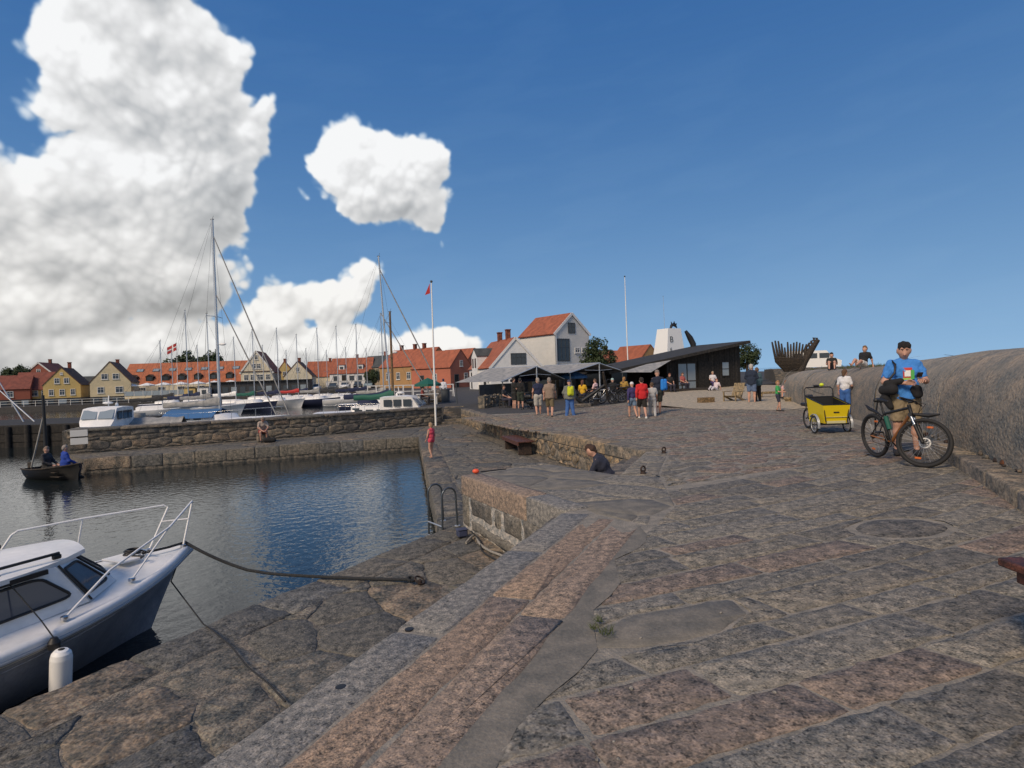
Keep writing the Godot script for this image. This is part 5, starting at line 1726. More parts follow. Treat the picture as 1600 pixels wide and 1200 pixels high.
func make_boats() -> void:
	cruiser()
	# ---- yachts in the inner basin
	yacht("grey sloop with a tall silver mast and a pale grey sail cover behind the mole", Vector3(-19.883, 1.730, -40.000), 1.45, 11.5, 14.6, {"cover": M.canvas, "mast": 0.10, "tarp": M.blue, "jib": true, "spread": 0.55})
	yacht("sloop with a navy boom cover and twin furled headsails near the steps", Vector3(-9.469, 1.026, -46.000), 1.50, 10.5, 13.0, {"cover": M.navy, "mast": 0.075, "jib": true, "hood": M.navy, "lean": -0.045})
	yacht("old sailing boat with a varnished wooden mast and green mast coat", Vector3(-8.715, 1.076, -43.000), 1.55, 8.0, 8.3, {"wood": true, "cover": M.green, "mast": 0.10})
	var q := [[250, 533, 64, 0.4], [289, 485, 70, -0.2], [323, 490, 66, 0.3], [365, 527, 80, 0.1], [394, 515, 76, -0.3], [432, 513, 82, 0.0], [463, 523, 88, 0.25], [495, 513, 84, -0.15], [525, 510, 86, 0.1], [556, 507, 82, 0.3], [595, 490, 62, -0.1], [268, 545, 90, 0.2], [308, 540, 92, -0.2], [410, 540, 96, 0.1], [447, 548, 98, 0.3], [478, 545, 96, 0.0], [510, 548, 98, -0.2], [540, 543, 96, 0.2], [572, 545, 92, 0.1]]
	var looks := [[M.darkcanvas, "black boom cover"], [M.navy, "blue boom cover"], [M.canvas, "grey boom cover"], [M.paint, "white boom cover"], [M.green, "green boom cover"], [M.navy, "navy boom cover and pale cabin"], [M.red, "red boom cover"], [M.canvas, "pale boom cover"], [M.darkcanvas, "charcoal boom cover"], [M.navy, "dark blue boom cover"], [M.canvas, "light canvas boom cover"], [M.darkcanvas, "dark cover and dark blue hull"], [M.navy, "navy cover and dark hull"], [M.black, "black cover and dark hull"], [M.darkcanvas, "grey-black cover and navy hull"], [M.navy, "dark blue cover and navy hull"], [M.black, "black sail cover and blue hull"], [M.darkcanvas, "slate cover and dark hull"], [M.navy, "deep blue cover and dark hull"]]
	var tops := [Vector3(-38.032, 8.449, -64.000), Vector3(-38.482, 12.468, -70.000), Vector3(-33.865, 11.502, -66.000), Vector3(-37.538, 9.909, -80.000), Vector3(-33.230, 10.483, -76.000), Vector3(-32.466, 11.110, -82.000), Vector3(-31.921, 10.624, -88.000), Vector3(-27.518, 11.100, -84.000), Vector3(-25.364, 11.468, -86.000), Vector3(-21.416, 11.258, -82.000), Vector3(-13.527, 10.367, -62.000), Vector3(-51.774, 9.309, -90.000), Vector3(-48.911, 9.802, -92.000), Vector3(-40.414, 9.714, -96.000), Vector3(-37.355, 8.860, -98.000), Vector3(-33.351, 8.946, -96.000), Vector3(-30.655, 8.626, -98.000), Vector3(-26.883, 8.929, -96.000), Vector3(-22.576, 8.383, -92.000)]
	var beside := ["beside the small red and white flag", "in front of the orange roofed hotel", "next to the silver masted sloop", "before the end of the orange roof", "in front of the curved cream gable", "before the dark shopfronts", "in front of the pale cream gable", "before the low orange roof", "in front of the white dormer house", "before the parked cars", "beside the varnished mast", "before the pale yellow gable", "under the big dark tree", "under the curved cream gable", "before the small yellow house", "below the low orange roof", "beside the white hatchback", "before the white retaining wall", "before the garden tree"]
	for i in q.size():
		var t: Vector3 = tops[i]
		yacht("yacht with %s moored %s" % [looks[i][1], beside[i]], Vector3(t.x, 0, t.z), 1.5 + q[i][3], 8.5, t.y, {"cover": looks[i][0], "mast": 0.062, "far": true, "dark": i > 10 or i % 3 == 1}, "yachts moored in the inner basin")
	# ---- motor boats
	motor_boat("white motor boat with a rounded wheelhouse beside the wooden mast", Vector3(-7.460, 1.239, -41.000), 1.35, 6.5, 2.4, 0.95, M.gel, false)
	motor_boat("white fishing boat with two red lifebuoys at the end of the mole", Vector3(-23.155, 1.665, -33.500), 0.25, 6.5, 2.5, 1.10, M.gel, true)
	var tp := thing("covered_boat", "small boat under a pale grey tarpaulin behind the mole", "boat", Vector3(Vector3(-21.689, 1.314, -35.000).x, 0, Vector3(-21.689, 1.314, -35.000).z), 1.35)
	var rows := hull_rows(6.0, 2.2, 1.0, 0.8, 0.3, 0.5, 2.6, 0.85)
	part("hull", hull_shape(rows), M.gel, tp)
	var s := Shape.new()
	var lines := []
	for i in 13:
		var z := -2.9 + 5.4 * i / 12.0
		var w := 1.1 * (1.0 - pow(maxf(z / 3.0, 0.0), 2.4))
		lines.append([Vector3(-w, 0.78, z), Vector3(-w * 0.6, 1.25 + jit(0.03), z), Vector3(0, 1.62 + 0.04 * sin(i * 2.2), z), Vector3(w * 0.6, 1.25 + jit(0.03), z), Vector3(w, 0.78, z)])
	s.skin(lines, false, true)
	part("tarpaulin", s, M.canvas, tp)
	# ---- the little boat sailing in through the mouth
	var at := Vector3(-17.5, 0, -22.4)
	var db := thing("rowing_sailboat", "small dark clinker boat under a bare dark mast with two people aboard", "boat", at, 1.18)
	rows = hull_rows(3.0, 1.25, 0.62, 0.40, 0.18, 0.2, 2.2, 0.55)
	part("hull", hull_shape(rows), M.black, db)
	s = Shape.new()
	s.box(Vector3(0, 0.16, -0.1), Vector3(0.8, 0.03, 2.0))
	part("floor_boards", s, M.oldwood, db)
	for z in [-0.8, 0.0, 0.7]:
		s = Shape.new()
		s.block(Vector3(0, 0.33, z), Vector3(1.12 - 0.2 * absf(z), 0.035, 0.24), 0.008)
		part("thwart", s, M.oldwood, db)
	for k in [0, -1]:
		s = Shape.new()
		var path := []
		for r in rows: path.append(r[k] + Vector3(0, 0.005, 0))
		s.tube(path, 0.03, 6)
		part("gunwale", s, M.oldwood, db)
	s = Shape.new()
	s.tube([Vector3(0, -0.05, -0.5), Vector3(0.0, 3.2, -0.55)], [0.075, 0.05], 8)
	part("mast", s, M.black, db)
	s = Shape.new()
	s.tube([Vector3(-0.1, 0.42, -1.3), Vector3(-0.06, 1.4, -0.92), Vector3(0.0, 2.4, -0.58)], 0.028, 6)
	part("rolled_sail", s, M.canvas, db)
	s = Shape.new()
	s.box(Vector3(0, 0.25, -1.56), Vector3(0.04, 0.7, 0.26))
	part("rudder", s, M.oldwood, db)
	person("person in bright blue jacket sitting in the small dark boat", at + turned(1.18) * Vector3(0.1, -0.03, 0.45), 2.5, {"h": 1.72, "pose": "sit", "top": [0.015, 0.05, 0.30], "sleeves": 1.0, "legs": [0.02, 0.02, 0.04], "trousers": 1.0, "hair": [0.25, 0.22, 0.2], "hem": 0.03})
	person("person in dark jacket sitting forward in the small dark boat", at + turned(1.18) * Vector3(-0.25, -0.03, -0.05), 1.6, {"h": 1.70, "pose": "sit", "top": [0.03, 0.03, 0.035], "sleeves": 1.0, "legs": [0.02, 0.02, 0.02], "trousers": 1.0, "hair": [0.2, 0.15, 0.12]})
	# the tripod of pale spars at the dark quay
	var sp := thing("boat_spars", "three pale spars propped together on the dark quay", "spars", Vector3(-34.350, 1.364, -40.000))
	for e in [[-1.6, 0.0, -0.6, 3.2], [0.3, 0.0, -0.2, 2.9], [1.2, 0.2, -0.55, 2.6]]:
		s = Shape.new()
		s.tube([Vector3(e[0] + 0.8, 0.0, e[1]), Vector3(e[2] - 0.3, e[3], 0)], [0.05, 0.035], 7)
		part("spar", s, M.alu, sp)


func cruiser() -> void:
	var bow := Vector3(-4.870, 0.970, -8.644)
	var turn := 2.724
	var at := Vector3(bow.x, 0, bow.z) - turned(turn) * Vector3(0, 0, 3.05)
	var t := thing("cabin_cruiser", "small white cabin cruiser with dark grey hull moored at the lower quay", "boat", at, turn)
	var rows := hull_rows(6.1, 2.34, 0.97, 0.72, 0.35, 0.75, 2.3, 0.9)
	part("hull", hull_shape(rows), M.hullgrey, t)
	var strake := []
	for v in [1.0, 0.86]:
		strake.append(v)
	for side in [0, -1]:
		var band := Shape.new()
		var lines := []
		for r in rows:
			var a: Vector3 = r[side]
			var out := Vector3(signf(a.x), 0, 0.35 * smoothstep(0.5, 3.0, a.z)).normalized()
			lines.append([a + Vector3(0, 0.045, 0) - out * 0.03, a + Vector3(0, 0.045, 0) + out * 0.03, a + out * 0.05, a + Vector3(0, -0.05, 0) + out * 0.045, a + Vector3(0, -0.10, 0) + out * 0.012])
		band.skin(lines, false, side == 0)
		part("gunwale", band, M.gel, t)
		var rub := Shape.new()
		var path := []
		for r in rows:
			var a: Vector3 = r[side]
			path.append(a + Vector3(signf(a.x) * 0.045, -0.055, 0.02 * smoothstep(2.0, 3.0, a.z)))
		rub.tube(path, 0.024, 7)
		part("rub_rail", rub, M.rubrail, t)
		var line := Shape.new()
		path = []
		for r in rows:
			var a: Vector3 = r[2 if side == 0 else 16]
			path.append(a)
		line.tube(path, 0.010, 5)
		part("spray_rail", line, M.hullgrey, t)
	part("deck", deck_shape(rows, 0.05, -0.03), M.gel, t)
	# cabin: a faceted coachroof. Points at deck level and at roof level, starboard side mirrored
	var base := [Vector3(0.0, 0.98, 1.90), Vector3(0.50, 0.96, 1.72), Vector3(0.82, 0.92, 1.22), Vector3(0.88, 0.84, -0.5), Vector3(0.88, 0.80, -2.3)]
	var roof := [Vector3(0.0, 1.42, 1.38), Vector3(0.46, 1.40, 1.25), Vector3(0.68, 1.38, 0.97), Vector3(0.74, 1.34, -0.5), Vector3(0.74, 1.32, -2.3)]
	var cab := Shape.new()
	for m in [-1.0, 1.0]:
		for i in 4:
			var a: Vector3 = base[i] * Vector3(m, 1, 1)
			var b: Vector3 = base[i + 1] * Vector3(m, 1, 1)
			var c: Vector3 = roof[i + 1] * Vector3(m, 1, 1)
			var d: Vector3 = roof[i] * Vector3(m, 1, 1)
			if m > 0: cab.quad(a, b, c, d)
			else: cab.quad(b, a, d, c)
	cab.quad(base[4], base[4] * Vector3(-1, 1, 1), roof[4] * Vector3(-1, 1, 1), roof[4])
	part("cabin", cab, M.gel, t)
	var rf := Shape.new()
	var lines := []
	for i in 11:
		var z := 1.48 - 3.8 * i / 10.0
		var w: float = 0.79 if i > 2 else [0.42, 0.64, 0.75][i]
		var line := []
		for k in 9:
			var x := -1.0 + 2.0 * k / 8.0
			line.append(Vector3(x * w, 1.43 + 0.055 * (1.0 - x * x) - 0.012 * i * 0.6, z - 0.06 * x * x))
		lines.append(line)
	rf.skin(lines)
	var under := []
	for l in lines:
		under.append([l[0], l[0] - Vector3(0, 0.05, 0)])
	for e in [0, 8]:
		under = []
		for l in lines:
			under.append([l[e], l[e] - Vector3(0, 0.05, 0)])
		rf.skin(under, false, e == 0)
	var fr := []
	for p in lines[0]: fr.append(p - Vector3(0, 0.05, 0))
	rf.skin([fr, lines[0]], false, false)
	part("roof", rf, M.gel, t)
	for m in [-1.0, 1.0]:
		# long side window and the small corner window, each a pane in a black rubber frame
		for w in [[2, 0.05, 0.93, 0.26, 0.86, 0.26, "side_window"], [1, 0.13, 0.87, 0.16, 0.86, 0.05, "corner_window"], [0, 0.08, 0.92, 0.16, 0.86, 0.0, "windscreen"]]:
			var i: int = w[0]
			var a: Vector3 = base[i] * Vector3(m, 1, 1)
			var b: Vector3 = base[i + 1] * Vector3(m, 1, 1)
			var c: Vector3 = roof[i + 1] * Vector3(m, 1, 1)
			var d: Vector3 = roof[i] * Vector3(m, 1, 1)
			var out: Vector3 = (b - a).cross(d - a).normalized() * m
			var put := func(u: float, v: float) -> Vector3: return a.lerp(b, u).lerp(d.lerp(c, u), v)
			var ring := []
			var corners := [Vector2(w[1], w[3]), Vector2(w[2], w[3]), Vector2(w[2], w[4]), Vector2(w[1] + w[5] * 0.35, w[4])]
			for k in 4:
				var p0: Vector2 = corners[(k + 3) % 4]
				var p1: Vector2 = corners[k]
				var p2: Vector2 = corners[(k + 1) % 4]
				var ra := minf(0.10, p1.distance_to(p0) * 0.3)
				for st in 5:
					var f := st / 4.0
					var e0 := p1 + (p0 - p1).normalized() * ra * Vector2(0.6, 1.6).length() * 0.6
					var e1 := p1 + (p2 - p1).normalized() * ra * 0.9
					var q := e0.lerp(p1, f).lerp(p1.lerp(e1, f), f)
					ring.append(put.call(q.x, q.y) + out * 0.012)
			ring.append(ring[0])
			var fs := Shape.new()
			fs.tube(ring, 0.016, 6, false)
			var f := part(w[6], fs, M.black, t)
			var g := Shape.new()
			var mid := Vector3.ZERO
			for p in ring: mid += p
			mid /= ring.size()
			for k in ring.size() - 1:
				if m < 0: g.tri(mid, ring[k + 1], ring[k])
				else: g.tri(mid, ring[k], ring[k + 1])
			part("pane", g, M.windowboat, f)
		# black grab rail on the roof
		var hr := Shape.new()
		hr.tube([Vector3(m * 0.60, 1.50, 1.05), Vector3(m * 0.61, 1.47, -2.2)], 0.017, 7)
		var rail := part("grab_rail", hr, M.black, t)
		for z in [1.02, 0.35, -0.5, -1.3, -2.1]:
			var ft := Shape.new()
			ft.block(Vector3(m * 0.605, 1.465, z), Vector3(0.04, 0.05, 0.09), 0.01)
			part("foot", ft, M.black, rail)
		# drip channel under the roof
		var dc := Shape.new()
		dc.bar(Vector3(m * 0.75, 1.37, 0.85), Vector3(m * 0.77, 1.32, -2.3), 0.03, 0.05)
		part("seal", dc, M.black, t)
		var gap := Shape.new()
		gap.tube([Vector3(m * 0.685, 1.385, 0.99), Vector3(m * 0.825, 0.94, 1.24)], 0.013, 6)
		part("window_post", gap, M.black, t)
	var hatch := Shape.new()
	hatch.block(Vector3(0, 1.06, 2.12), Vector3(0.42, 0.03, 0.3), 0.01, Basis(Vector3.RIGHT, 0.03))
	part("hatch", hatch, M.gel, t)
	# pulpit: bent steel tube with stanchions
	var pul := Shape.new()
	pul.tube([Vector3(0.98, 0.92, 0.95), Vector3(0.86, 1.52, 1.30), Vector3(0.84, 1.56, 1.36), Vector3(0.62, 1.58, 2.0), Vector3(0.20, 1.60, 2.86), Vector3(0.16, 1.57, 2.90), Vector3(0.20, 1.02, 2.62)], 0.014, 8)
	pul.tube([Vector3(-1.02, 0.90, 0.85), Vector3(-0.82, 1.20, 1.45), Vector3(-0.42, 1.42, 2.5), Vector3(-0.06, 1.62, 3.12), Vector3(-0.05, 1.58, 3.12), Vector3(-0.10, 1.02, 2.92)], 0.014, 8)
	var rail2 := part("bow_rail", pul, M.whitemetal, t)
	for e in [[Vector3(0.66, 0.98, 1.90), Vector3(0.62, 1.58, 2.0)], [Vector3(-0.70, 0.97, 1.78), Vector3(-0.40, 1.43, 2.52)], [Vector3(0.17, 1.38, 2.80), Vector3(-0.07, 1.38, 3.04)]]:
		var st := Shape.new()
		st.tube([e[0], e[1]], 0.012, 7)
		part("stanchion", st, M.whitemetal, rail2)
	for p in [Vector3(0.66, 0.985, 1.90), Vector3(-0.70, 0.975, 1.78), Vector3(-1.02, 0.91, 0.85), Vector3(0.98, 0.93, 0.95), Vector3(-0.10, 1.025, 2.92), Vector3(0.20, 1.025, 2.62)]:
		var ft := Shape.new()
		ft.lathe(p, [[0.04, -0.02], [0.04, 0.012], [0.02, 0.02], [0.0, 0.02]], 12)
		part("rail_foot", ft, M.steel, rail2)
	var cl := Shape.new()
	cl.tube([Vector3(-0.13, 1.10, 2.38), Vector3(0.13, 1.10, 2.38)], 0.018, 7)
	cl.bar(Vector3(-0.05, 1.03, 2.38), Vector3(-0.05, 1.10, 2.38), 0.03, 0.03)
	cl.bar(Vector3(0.05, 1.03, 2.38), Vector3(0.05, 1.10, 2.38), 0.03, 0.03)
	part("cleat", cl, M.steel, t)
	var vent := Shape.new()
	vent.block(Vector3(-0.87, 1.02, -0.9), Vector3(0.05, 0.16, 0.20), 0.015)
	part("vent", vent, M.gel, t)
	# ---- its ropes and fender are things of their own
	var b := turned(turn)
	var coil := thing("rope_coil", "small coil of black rope lying on the cruiser's foredeck", "rope", at + b * Vector3(0.05, 1.07, 2.30), turn)
	var s := Shape.new()
	for i in 4:
		s.ring(Vector3(jit(0.02), 0.012 + i * 0.014, jit(0.02)), Vector3(jit(0.15), 1, jit(0.15)).normalized(), 0.10 - i * 0.008, 0.013, 16, 6)
	s.tube([Vector3(0.10, 0.01, 0), Vector3(-0.12, 0.012, -0.10), Vector3(-0.30, 0.012, -0.06), Vector3(-0.34, 0.012, -0.13)], 0.012, 6)
	part("coil", s, M.black, coil)
	var start := at + b * Vector3(-0.06, 1.05, 2.98)
	var ring_at := Vector3(-1.362, 0.640, -7.770)
	var path := []
	for i in 29:
		var u := i / 28.0
		var p := start.lerp(ring_at, u)
		p.y -= 0.34 * 4.0 * u * (1.0 - u) * (1.0 - u * 0.35)
		if u > 0.3: p.y = 0.63 + log(1.0 + exp((p.y - 0.63) * 28.0)) / 28.0
		path.append(p)
	var mr := thing("mooring_rope", "thick dark mooring rope from the cruiser's bow to the iron ring", "rope", ring_at)
	s = Shape.new()
	var local := []
	for p in path: local.append(p - ring_at)
	s.tube(local, 0.022, 8)
	part("line", s, M.rope, mr)
	s = Shape.new()
	var deck_line := []
	for p in [at + b * Vector3(-0.05, 1.07, 2.35), at + b * Vector3(-0.10, 1.06, 2.7), start]: deck_line.append(p - ring_at)
	s.tube(deck_line, 0.018, 8)
	part("line_end", s, M.rope, mr)
	s = Shape.new()
	s.ring(Vector3(-0.06, 0.03, 0.02), Vector3(0.3, 0.9, 0.2).normalized(), 0.045, 0.02, 14, 6)
	part("knot", s, M.rope, mr)
	var ir := thing("mooring_ring", "rusty iron ring let into the lower quay slab", "ring", ring_at + Vector3(0.05, -0.03, 0.0))
	s = Shape.new()
	s.ring(Vector3(0, 0.035, 0), Vector3(0.5, 0.8, 0.2).normalized(), 0.07, 0.012, 18, 6)
	part("ring", s, M.iron, ir)
	s = Shape.new()
	s.lathe(Vector3.ZERO, [[0.03, -0.04], [0.03, 0.03], [0.015, 0.045], [0.0, 0.045]], 10)
	part("bolt", s, M.iron, ir)
	var tl := thing("thin_rope", "thin slack rope from the cruiser's bow over the lower quay stones", "rope", Vector3(-3.353, 0.660, -6.351))
	s = Shape.new()
	local = []
	for p in [start + Vector3(0.0, -0.05, 0.02), start + Vector3(-0.02, -0.45, 0.35), Vector3(-3.678, 0.550, -6.803), Vector3(-3.371, 0.660, -6.385), Vector3(-2.936, 0.660, -5.941), Vector3(-2.597, 0.660, -5.521), Vector3(-2.250, 0.650, -5.192), Vector3(-1.978, 0.660, -4.869)]:
		local.append(p - tl.position)
	s.tube(local, 0.009, 6)
	part("line", s, M.rope, tl)
	var fp := at + b * Vector3(-1.31, 0.0, 0.62)
	var fd := thing("fender", "white cylindrical fender hanging at the cruiser's side", "fender", fp, turn)
	s = Shape.new()
	s.lathe(Vector3(0, 0.22, 0), [[0.0, 0.0], [0.05, 0.012], [0.085, 0.05], [0.095, 0.10], [0.095, 0.42], [0.085, 0.47], [0.06, 0.50], [0.03, 0.51]], 18, Basis(Vector3.FORWARD, -0.12))
	part("body", s, M.paint, fd)
	s = Shape.new()
	s.lathe(Vector3(0.06, 0.725, 0), [[0.055, -0.01], [0.055, 0.05], [0.03, 0.10], [0.0, 0.11]], 14)
	part("cap", s, M.black, fd)
	s = Shape.new()
	s.tube([Vector3(0.06, 0.82, 0), Vector3(0.22, 0.98, -0.02), Vector3(0.52, 1.30, -0.10), Vector3(0.70, 1.45, -0.15), Vector3(0.745, 1.53, -0.16)], 0.007, 6)
	part("lanyard", s, M.rope, fd)


func yacht(label: String, at: Vector3, turn: float, length: float, tall: float, o: Dictionary, group := "") -> void:
	at.y = 0.0
	var t := thing("sailing_yacht", label, "yacht", at, turn, group)
	var wood: bool = o.get("wood", false)
	var far: bool = o.get("far", false)
	var mz := length * 0.06
	var rows := hull_rows(length, length * 0.30, 1.25, 0.95, 0.4, length * 0.09, 2.2, 0.7)
	for r in rows:
		for i in r.size(): r[i].z -= mz
	part("hull", hull_shape(rows), M.oldwood if wood else M.navy if o.get("dark", false) else M.gel, t)
	part("deck", deck_shape(rows, 0.03, 0.0), M.gel if not wood else M.wood, t)
	var s := Shape.new()
	var lines := []
	for i in 9:
		var z := length * (0.16 - 0.38 * i / 8.0) - mz
		var w := length * 0.085 * (0.5 if i == 0 else 1.0)
		var h := 0.95 + (0.10 if i == 0 else 0.48 if i < 8 else 0.4)
		lines.append([Vector3(-w * 1.1, 0.95, z), Vector3(-w, h, z), Vector3(0, h + 0.07, z), Vector3(w, h, z), Vector3(w * 1.1, 0.95, z)])
	s.skin(lines, false, true)
	var cab := part("coachroof", s, M.gel, t)
	if not far:
		for m in [-1, 1]:
			for i in 3:
				s = Shape.new()
				s.block(Vector3(m * length * 0.0905, 1.2, -mz - 0.3 - i * 0.8), Vector3(0.02, 0.14, 0.55), 0.006)
				part("portlight", s, M.glass, cab)
	var r: float = o.mast
	s = Shape.new()
	var lean: float = o.get("lean", 0.0)
	s.tube([Vector3(0, 0.9, 0), Vector3(0, tall * 0.5, lean * tall * 0.5), Vector3(0, tall, lean * tall)], [r, r * 0.92, r * 0.72], 10)
	var mast := part("mast", s, M.spar if wood else M.alu, t)
	var top := Vector3(0, tall, lean * tall)
	if wood:
		s = Shape.new()
		s.tube([Vector3(0, 1.0, 0), Vector3(0, 2.1, 0)], [r * 2.3, r * 1.3], 10)
		part("mast_coat", s, M.green, mast)
	s = Shape.new()
	s.tube([top, top + Vector3(0.0, 0.25, 0.1)], 0.012, 5)
	s.box(top + Vector3(0, 0.02, 0), Vector3(0.06, 0.05, 0.22))
	part("masthead", s, M.darkframe, mast)
	var sp: float = tall * o.get("spread", 0.6)
	s = Shape.new()
	s.tube([Vector3(-length * 0.075, sp, -0.12), Vector3(0, sp + 0.03, 0), Vector3(length * 0.075, sp, -0.12)], 0.022, 6)
	part("spreader", s, M.alu, mast)
	if not far and not wood:
		s = Shape.new()
		s.tube([Vector3(-length * 0.07, tall * 0.3, -0.12), Vector3(0, tall * 0.3 + 0.03, 0), Vector3(length * 0.07, tall * 0.3, -0.12)], 0.02, 6)
		part("spreader", s, M.alu, mast)
		s = Shape.new()
		s.tube([Vector3(0.05, tall * 0.42, 0.05), Vector3(0.05, tall * 0.42, 0.32)], 0.015, 5)
		s.blob(Vector3(0.05, tall * 0.42 + 0.03, 0.36), Vector3(0.12, 0.09, 0.26), Basis(), 8)
		part("radar_dome", s, M.paint, mast)
	var be := length * 0.36
	s = Shape.new()
	s.tube([Vector3(0, 2.0, 0.0), Vector3(0, 2.02, -be)], 0.06, 8)
	var boom := part("boom", s, M.spar if wood else M.alu, t)
	lines = []
	for i in 12:
		var z := -be * i / 11.0
		var g := lerpf(0.42, 0.14, smoothstep(0.0, 0.45, i / 11.0))
		var w := lerpf(0.16, 0.11, i / 11.0)
		var row := []
		for k in 8:
			var a := TAU * k / 8.0
			row.append(Vector3(cos(a) * w, 2.06 + g * 0.5 + sin(a) * (g * 0.5 + 0.13) + 0.02 * sin(i * 1.7), z + (0.08 if i == 0 else 0.0)))
		lines.append(row)
	s = Shape.new()
	s.skin(lines, true)
	part("sail_cover", s, o.cover, boom)
	var bow: Vector3 = Vector3(0, 1.22, length * 0.5 - mz - 0.1)
	var stern: Vector3 = Vector3(0, 1.0, -length * 0.5 - mz + 0.1)
	var thin := 0.007 if not far else 0.010
	for e in [["forestay", top * Vector3(1, 0.93, 1), bow, 0.05 if o.get("jib", false) else thin], ["backstay", top, stern, thin], ["shroud", top, Vector3(-length * 0.14, 1.0, -0.2), thin], ["shroud", top, Vector3(length * 0.14, 1.0, -0.2), thin], ["topping_lift", top, Vector3(0, 2.05, -be), thin]]:
		s = Shape.new()
		var a: Vector3 = e[1]
		var c: Vector3 = e[2]
		if e[0] == "shroud":
			s.tube([a, Vector3(signf(c.x) * length * 0.075, sp, -0.12), c], e[3], 5)
		else:
			s.tube([a, a.lerp(c, 0.5), c], [e[3] * 0.7, e[3], e[3] * 0.9], 6)
		part(e[0], s, M.canvas if e[3] > 0.03 else M.darkframe, t)
	if o.get("jib", false):
		s = Shape.new()
		var a := top * Vector3(1, 0.66, 1)
		var c := bow + Vector3(0, -0.02, -0.9)
		s.tube([a, a.lerp(c, 0.5), c], [0.03, 0.05, 0.045], 6)
		part("inner_furled_sail", s, M.canvas, t)
	if o.has("hood"):
		s = Shape.new()
		lines = []
		for i in 5:
			var z := -length * 0.10 - 0.35 * i
			var h: float = [1.5, 1.95, 2.05, 2.05, 1.9][i]
			lines.append([Vector3(-0.85, 1.2, z), Vector3(-0.75, h - 0.1, z), Vector3(0, h, z), Vector3(0.75, h - 0.1, z), Vector3(0.85, 1.2, z)])
		s.skin(lines, false, true)
		part("spray_hood", s, o.hood, t)
	if o.has("tarp"):
		s = Shape.new()
		lines = []
		for i in 6:
			var z := 0.2 - 0.75 * i
			lines.append([Vector3(-1.25, 1.25 + jit(0.03), z), Vector3(-0.7, 1.62, z), Vector3(0, 1.82 + jit(0.03), z), Vector3(0.7, 1.62, z), Vector3(1.25, 1.25 + jit(0.03), z)])
		s.skin(lines, false, true)
		part("cockpit_tarpaulin", s, o.tarp, t)
	# guard rails
	if not far:
		for m in [0, -1]:
			s = Shape.new()
			var path := []
			for i in range(2, 24, 3):
				var p: Vector3 = rows[i][m]
				path.append(p * Vector3(0.95, 1, 1) + Vector3(0, 0.6, 0))
				s.tube([p * Vector3(0.95, 1, 1), p * Vector3(0.95, 1, 1) + Vector3(0, 0.6, 0)], 0.012, 5)
			s.tube(path, 0.008, 5)
			part("guard_rail", s, M.steel, t)


func motor_boat(label: String, at: Vector3, turn: float, length: float, beam: float, free: float, m: Material, buoys: bool) -> void:
	at.y = 0.0
	var t := thing("motor_boat", label, "boat", at, turn)
	var rows := hull_rows(length, beam, free + 0.35, free, 0.3, 0.5, 2.4, 0.9)
	part("hull", hull_shape(rows), m, t)
	part("deck", deck_shape(rows, 0.03, 0.0), m, t)
	var h := 1.25
	var s := Shape.new()
	var z0 := 0.9
	var z1 := -1.5
	var w := beam * 0.36
	var y0 := free - 0.05
	var lines := []
	for e in [[z0 + 0.75, 0.02, 0.7], [z0 + 0.35, h * 0.45, 0.92], [z0 - 0.15, h, 0.92], [0.0, h + 0.05, 1.0], [z1, h, 1.0], [z1 - 0.05, 0.02, 1.0]]:
		var row := []
		for k in 7:
			var x := -1.0 + k / 3.0
			row.append(Vector3(x * w * e[2], y0 + e[1] + 0.06 * (1.0 - x * x), e[0]))
		lines.append(row)
	s.skin(lines)
	for k in [0, 6]:
		var poly := []
		for l in lines: poly.append(l[k])
		for i in range(1, 5):
			s.tri(poly[0], poly[i], poly[i + 1])
			s.tri(poly[0], Vector3(poly[i + 1].x, y0, poly[i + 1].z), poly[i + 1])
	var cab := part("wheelhouse", s, m, t)
	for x in [-1, 1]:
		for i in 3:
			s = Shape.new()
			s.block(Vector3(x * (w + 0.008), y0 + h * 0.68, 0.5 - i * 0.72), Vector3(0.02, h * 0.38, 0.60), 0.008)
			part("side_window", s, M.glass, cab)
		s = Shape.new()
		var tilt := Basis(Vector3.RIGHT, -0.75)
		s.block(Vector3(x * w * 0.45, y0 + h * 0.75, z0 + 0.13), Vector3(w * 0.80, h * 0.52, 0.03), 0.008, tilt)
		part("windscreen", s, M.paleglass, cab)
	for x in [-0.35, 0.35]:
		s = Shape.new()
		s.block(Vector3(x, y0 + h * 0.70, z1 - 0.06), Vector3(0.5, h * 0.4, 0.02), 0.006)
		part("rear_window", s, M.glass, cab)
	s = Shape.new()
	s.tube([Vector3(0, y0 + h, -0.4), Vector3(0, y0 + h + 0.7, -0.5)], 0.03, 6)
	s.blob(Vector3(0.0, y0 + h + 0.28, -0.35), Vector3(0.28, 0.08, 0.28), Basis(), 8)
	s.blob(Vector3(0.3, y0 + h + 0.12, -0.75), Vector3(0.09, 0.16, 0.09), Basis(), 8)
	part("radar_mast", s, M.paint, cab)
	if buoys:
		for x in [-0.55, 0.55]:
			s = Shape.new()
			s.ring(Vector3(x, y0 + 0.42, z1 - 0.16), Vector3(0, 0, 1), 0.27, 0.075, 20, 8)
			part("lifebuoy", s, M.red, t)
		s = Shape.new()
		s.lathe(Vector3(0.9, free, z1 - 0.9), [[0.0, 0.0], [0.32, 0.0], [0.34, 0.75], [0.30, 0.76], [0.28, 0.05]], 14)
		part("fish_bin", s, M.canvas, t)

# ------------------------------------------------------------------ the town
func land(p: Vector3, y := -1.0) -> Vector3:
	var g := lerpf(0.95, ground(p.x, p.z) - 0.03, smoothstep(-70.0, -24.0, p.x))
	return Vector3(p.x, g if y < 0.0 else y, p.z)


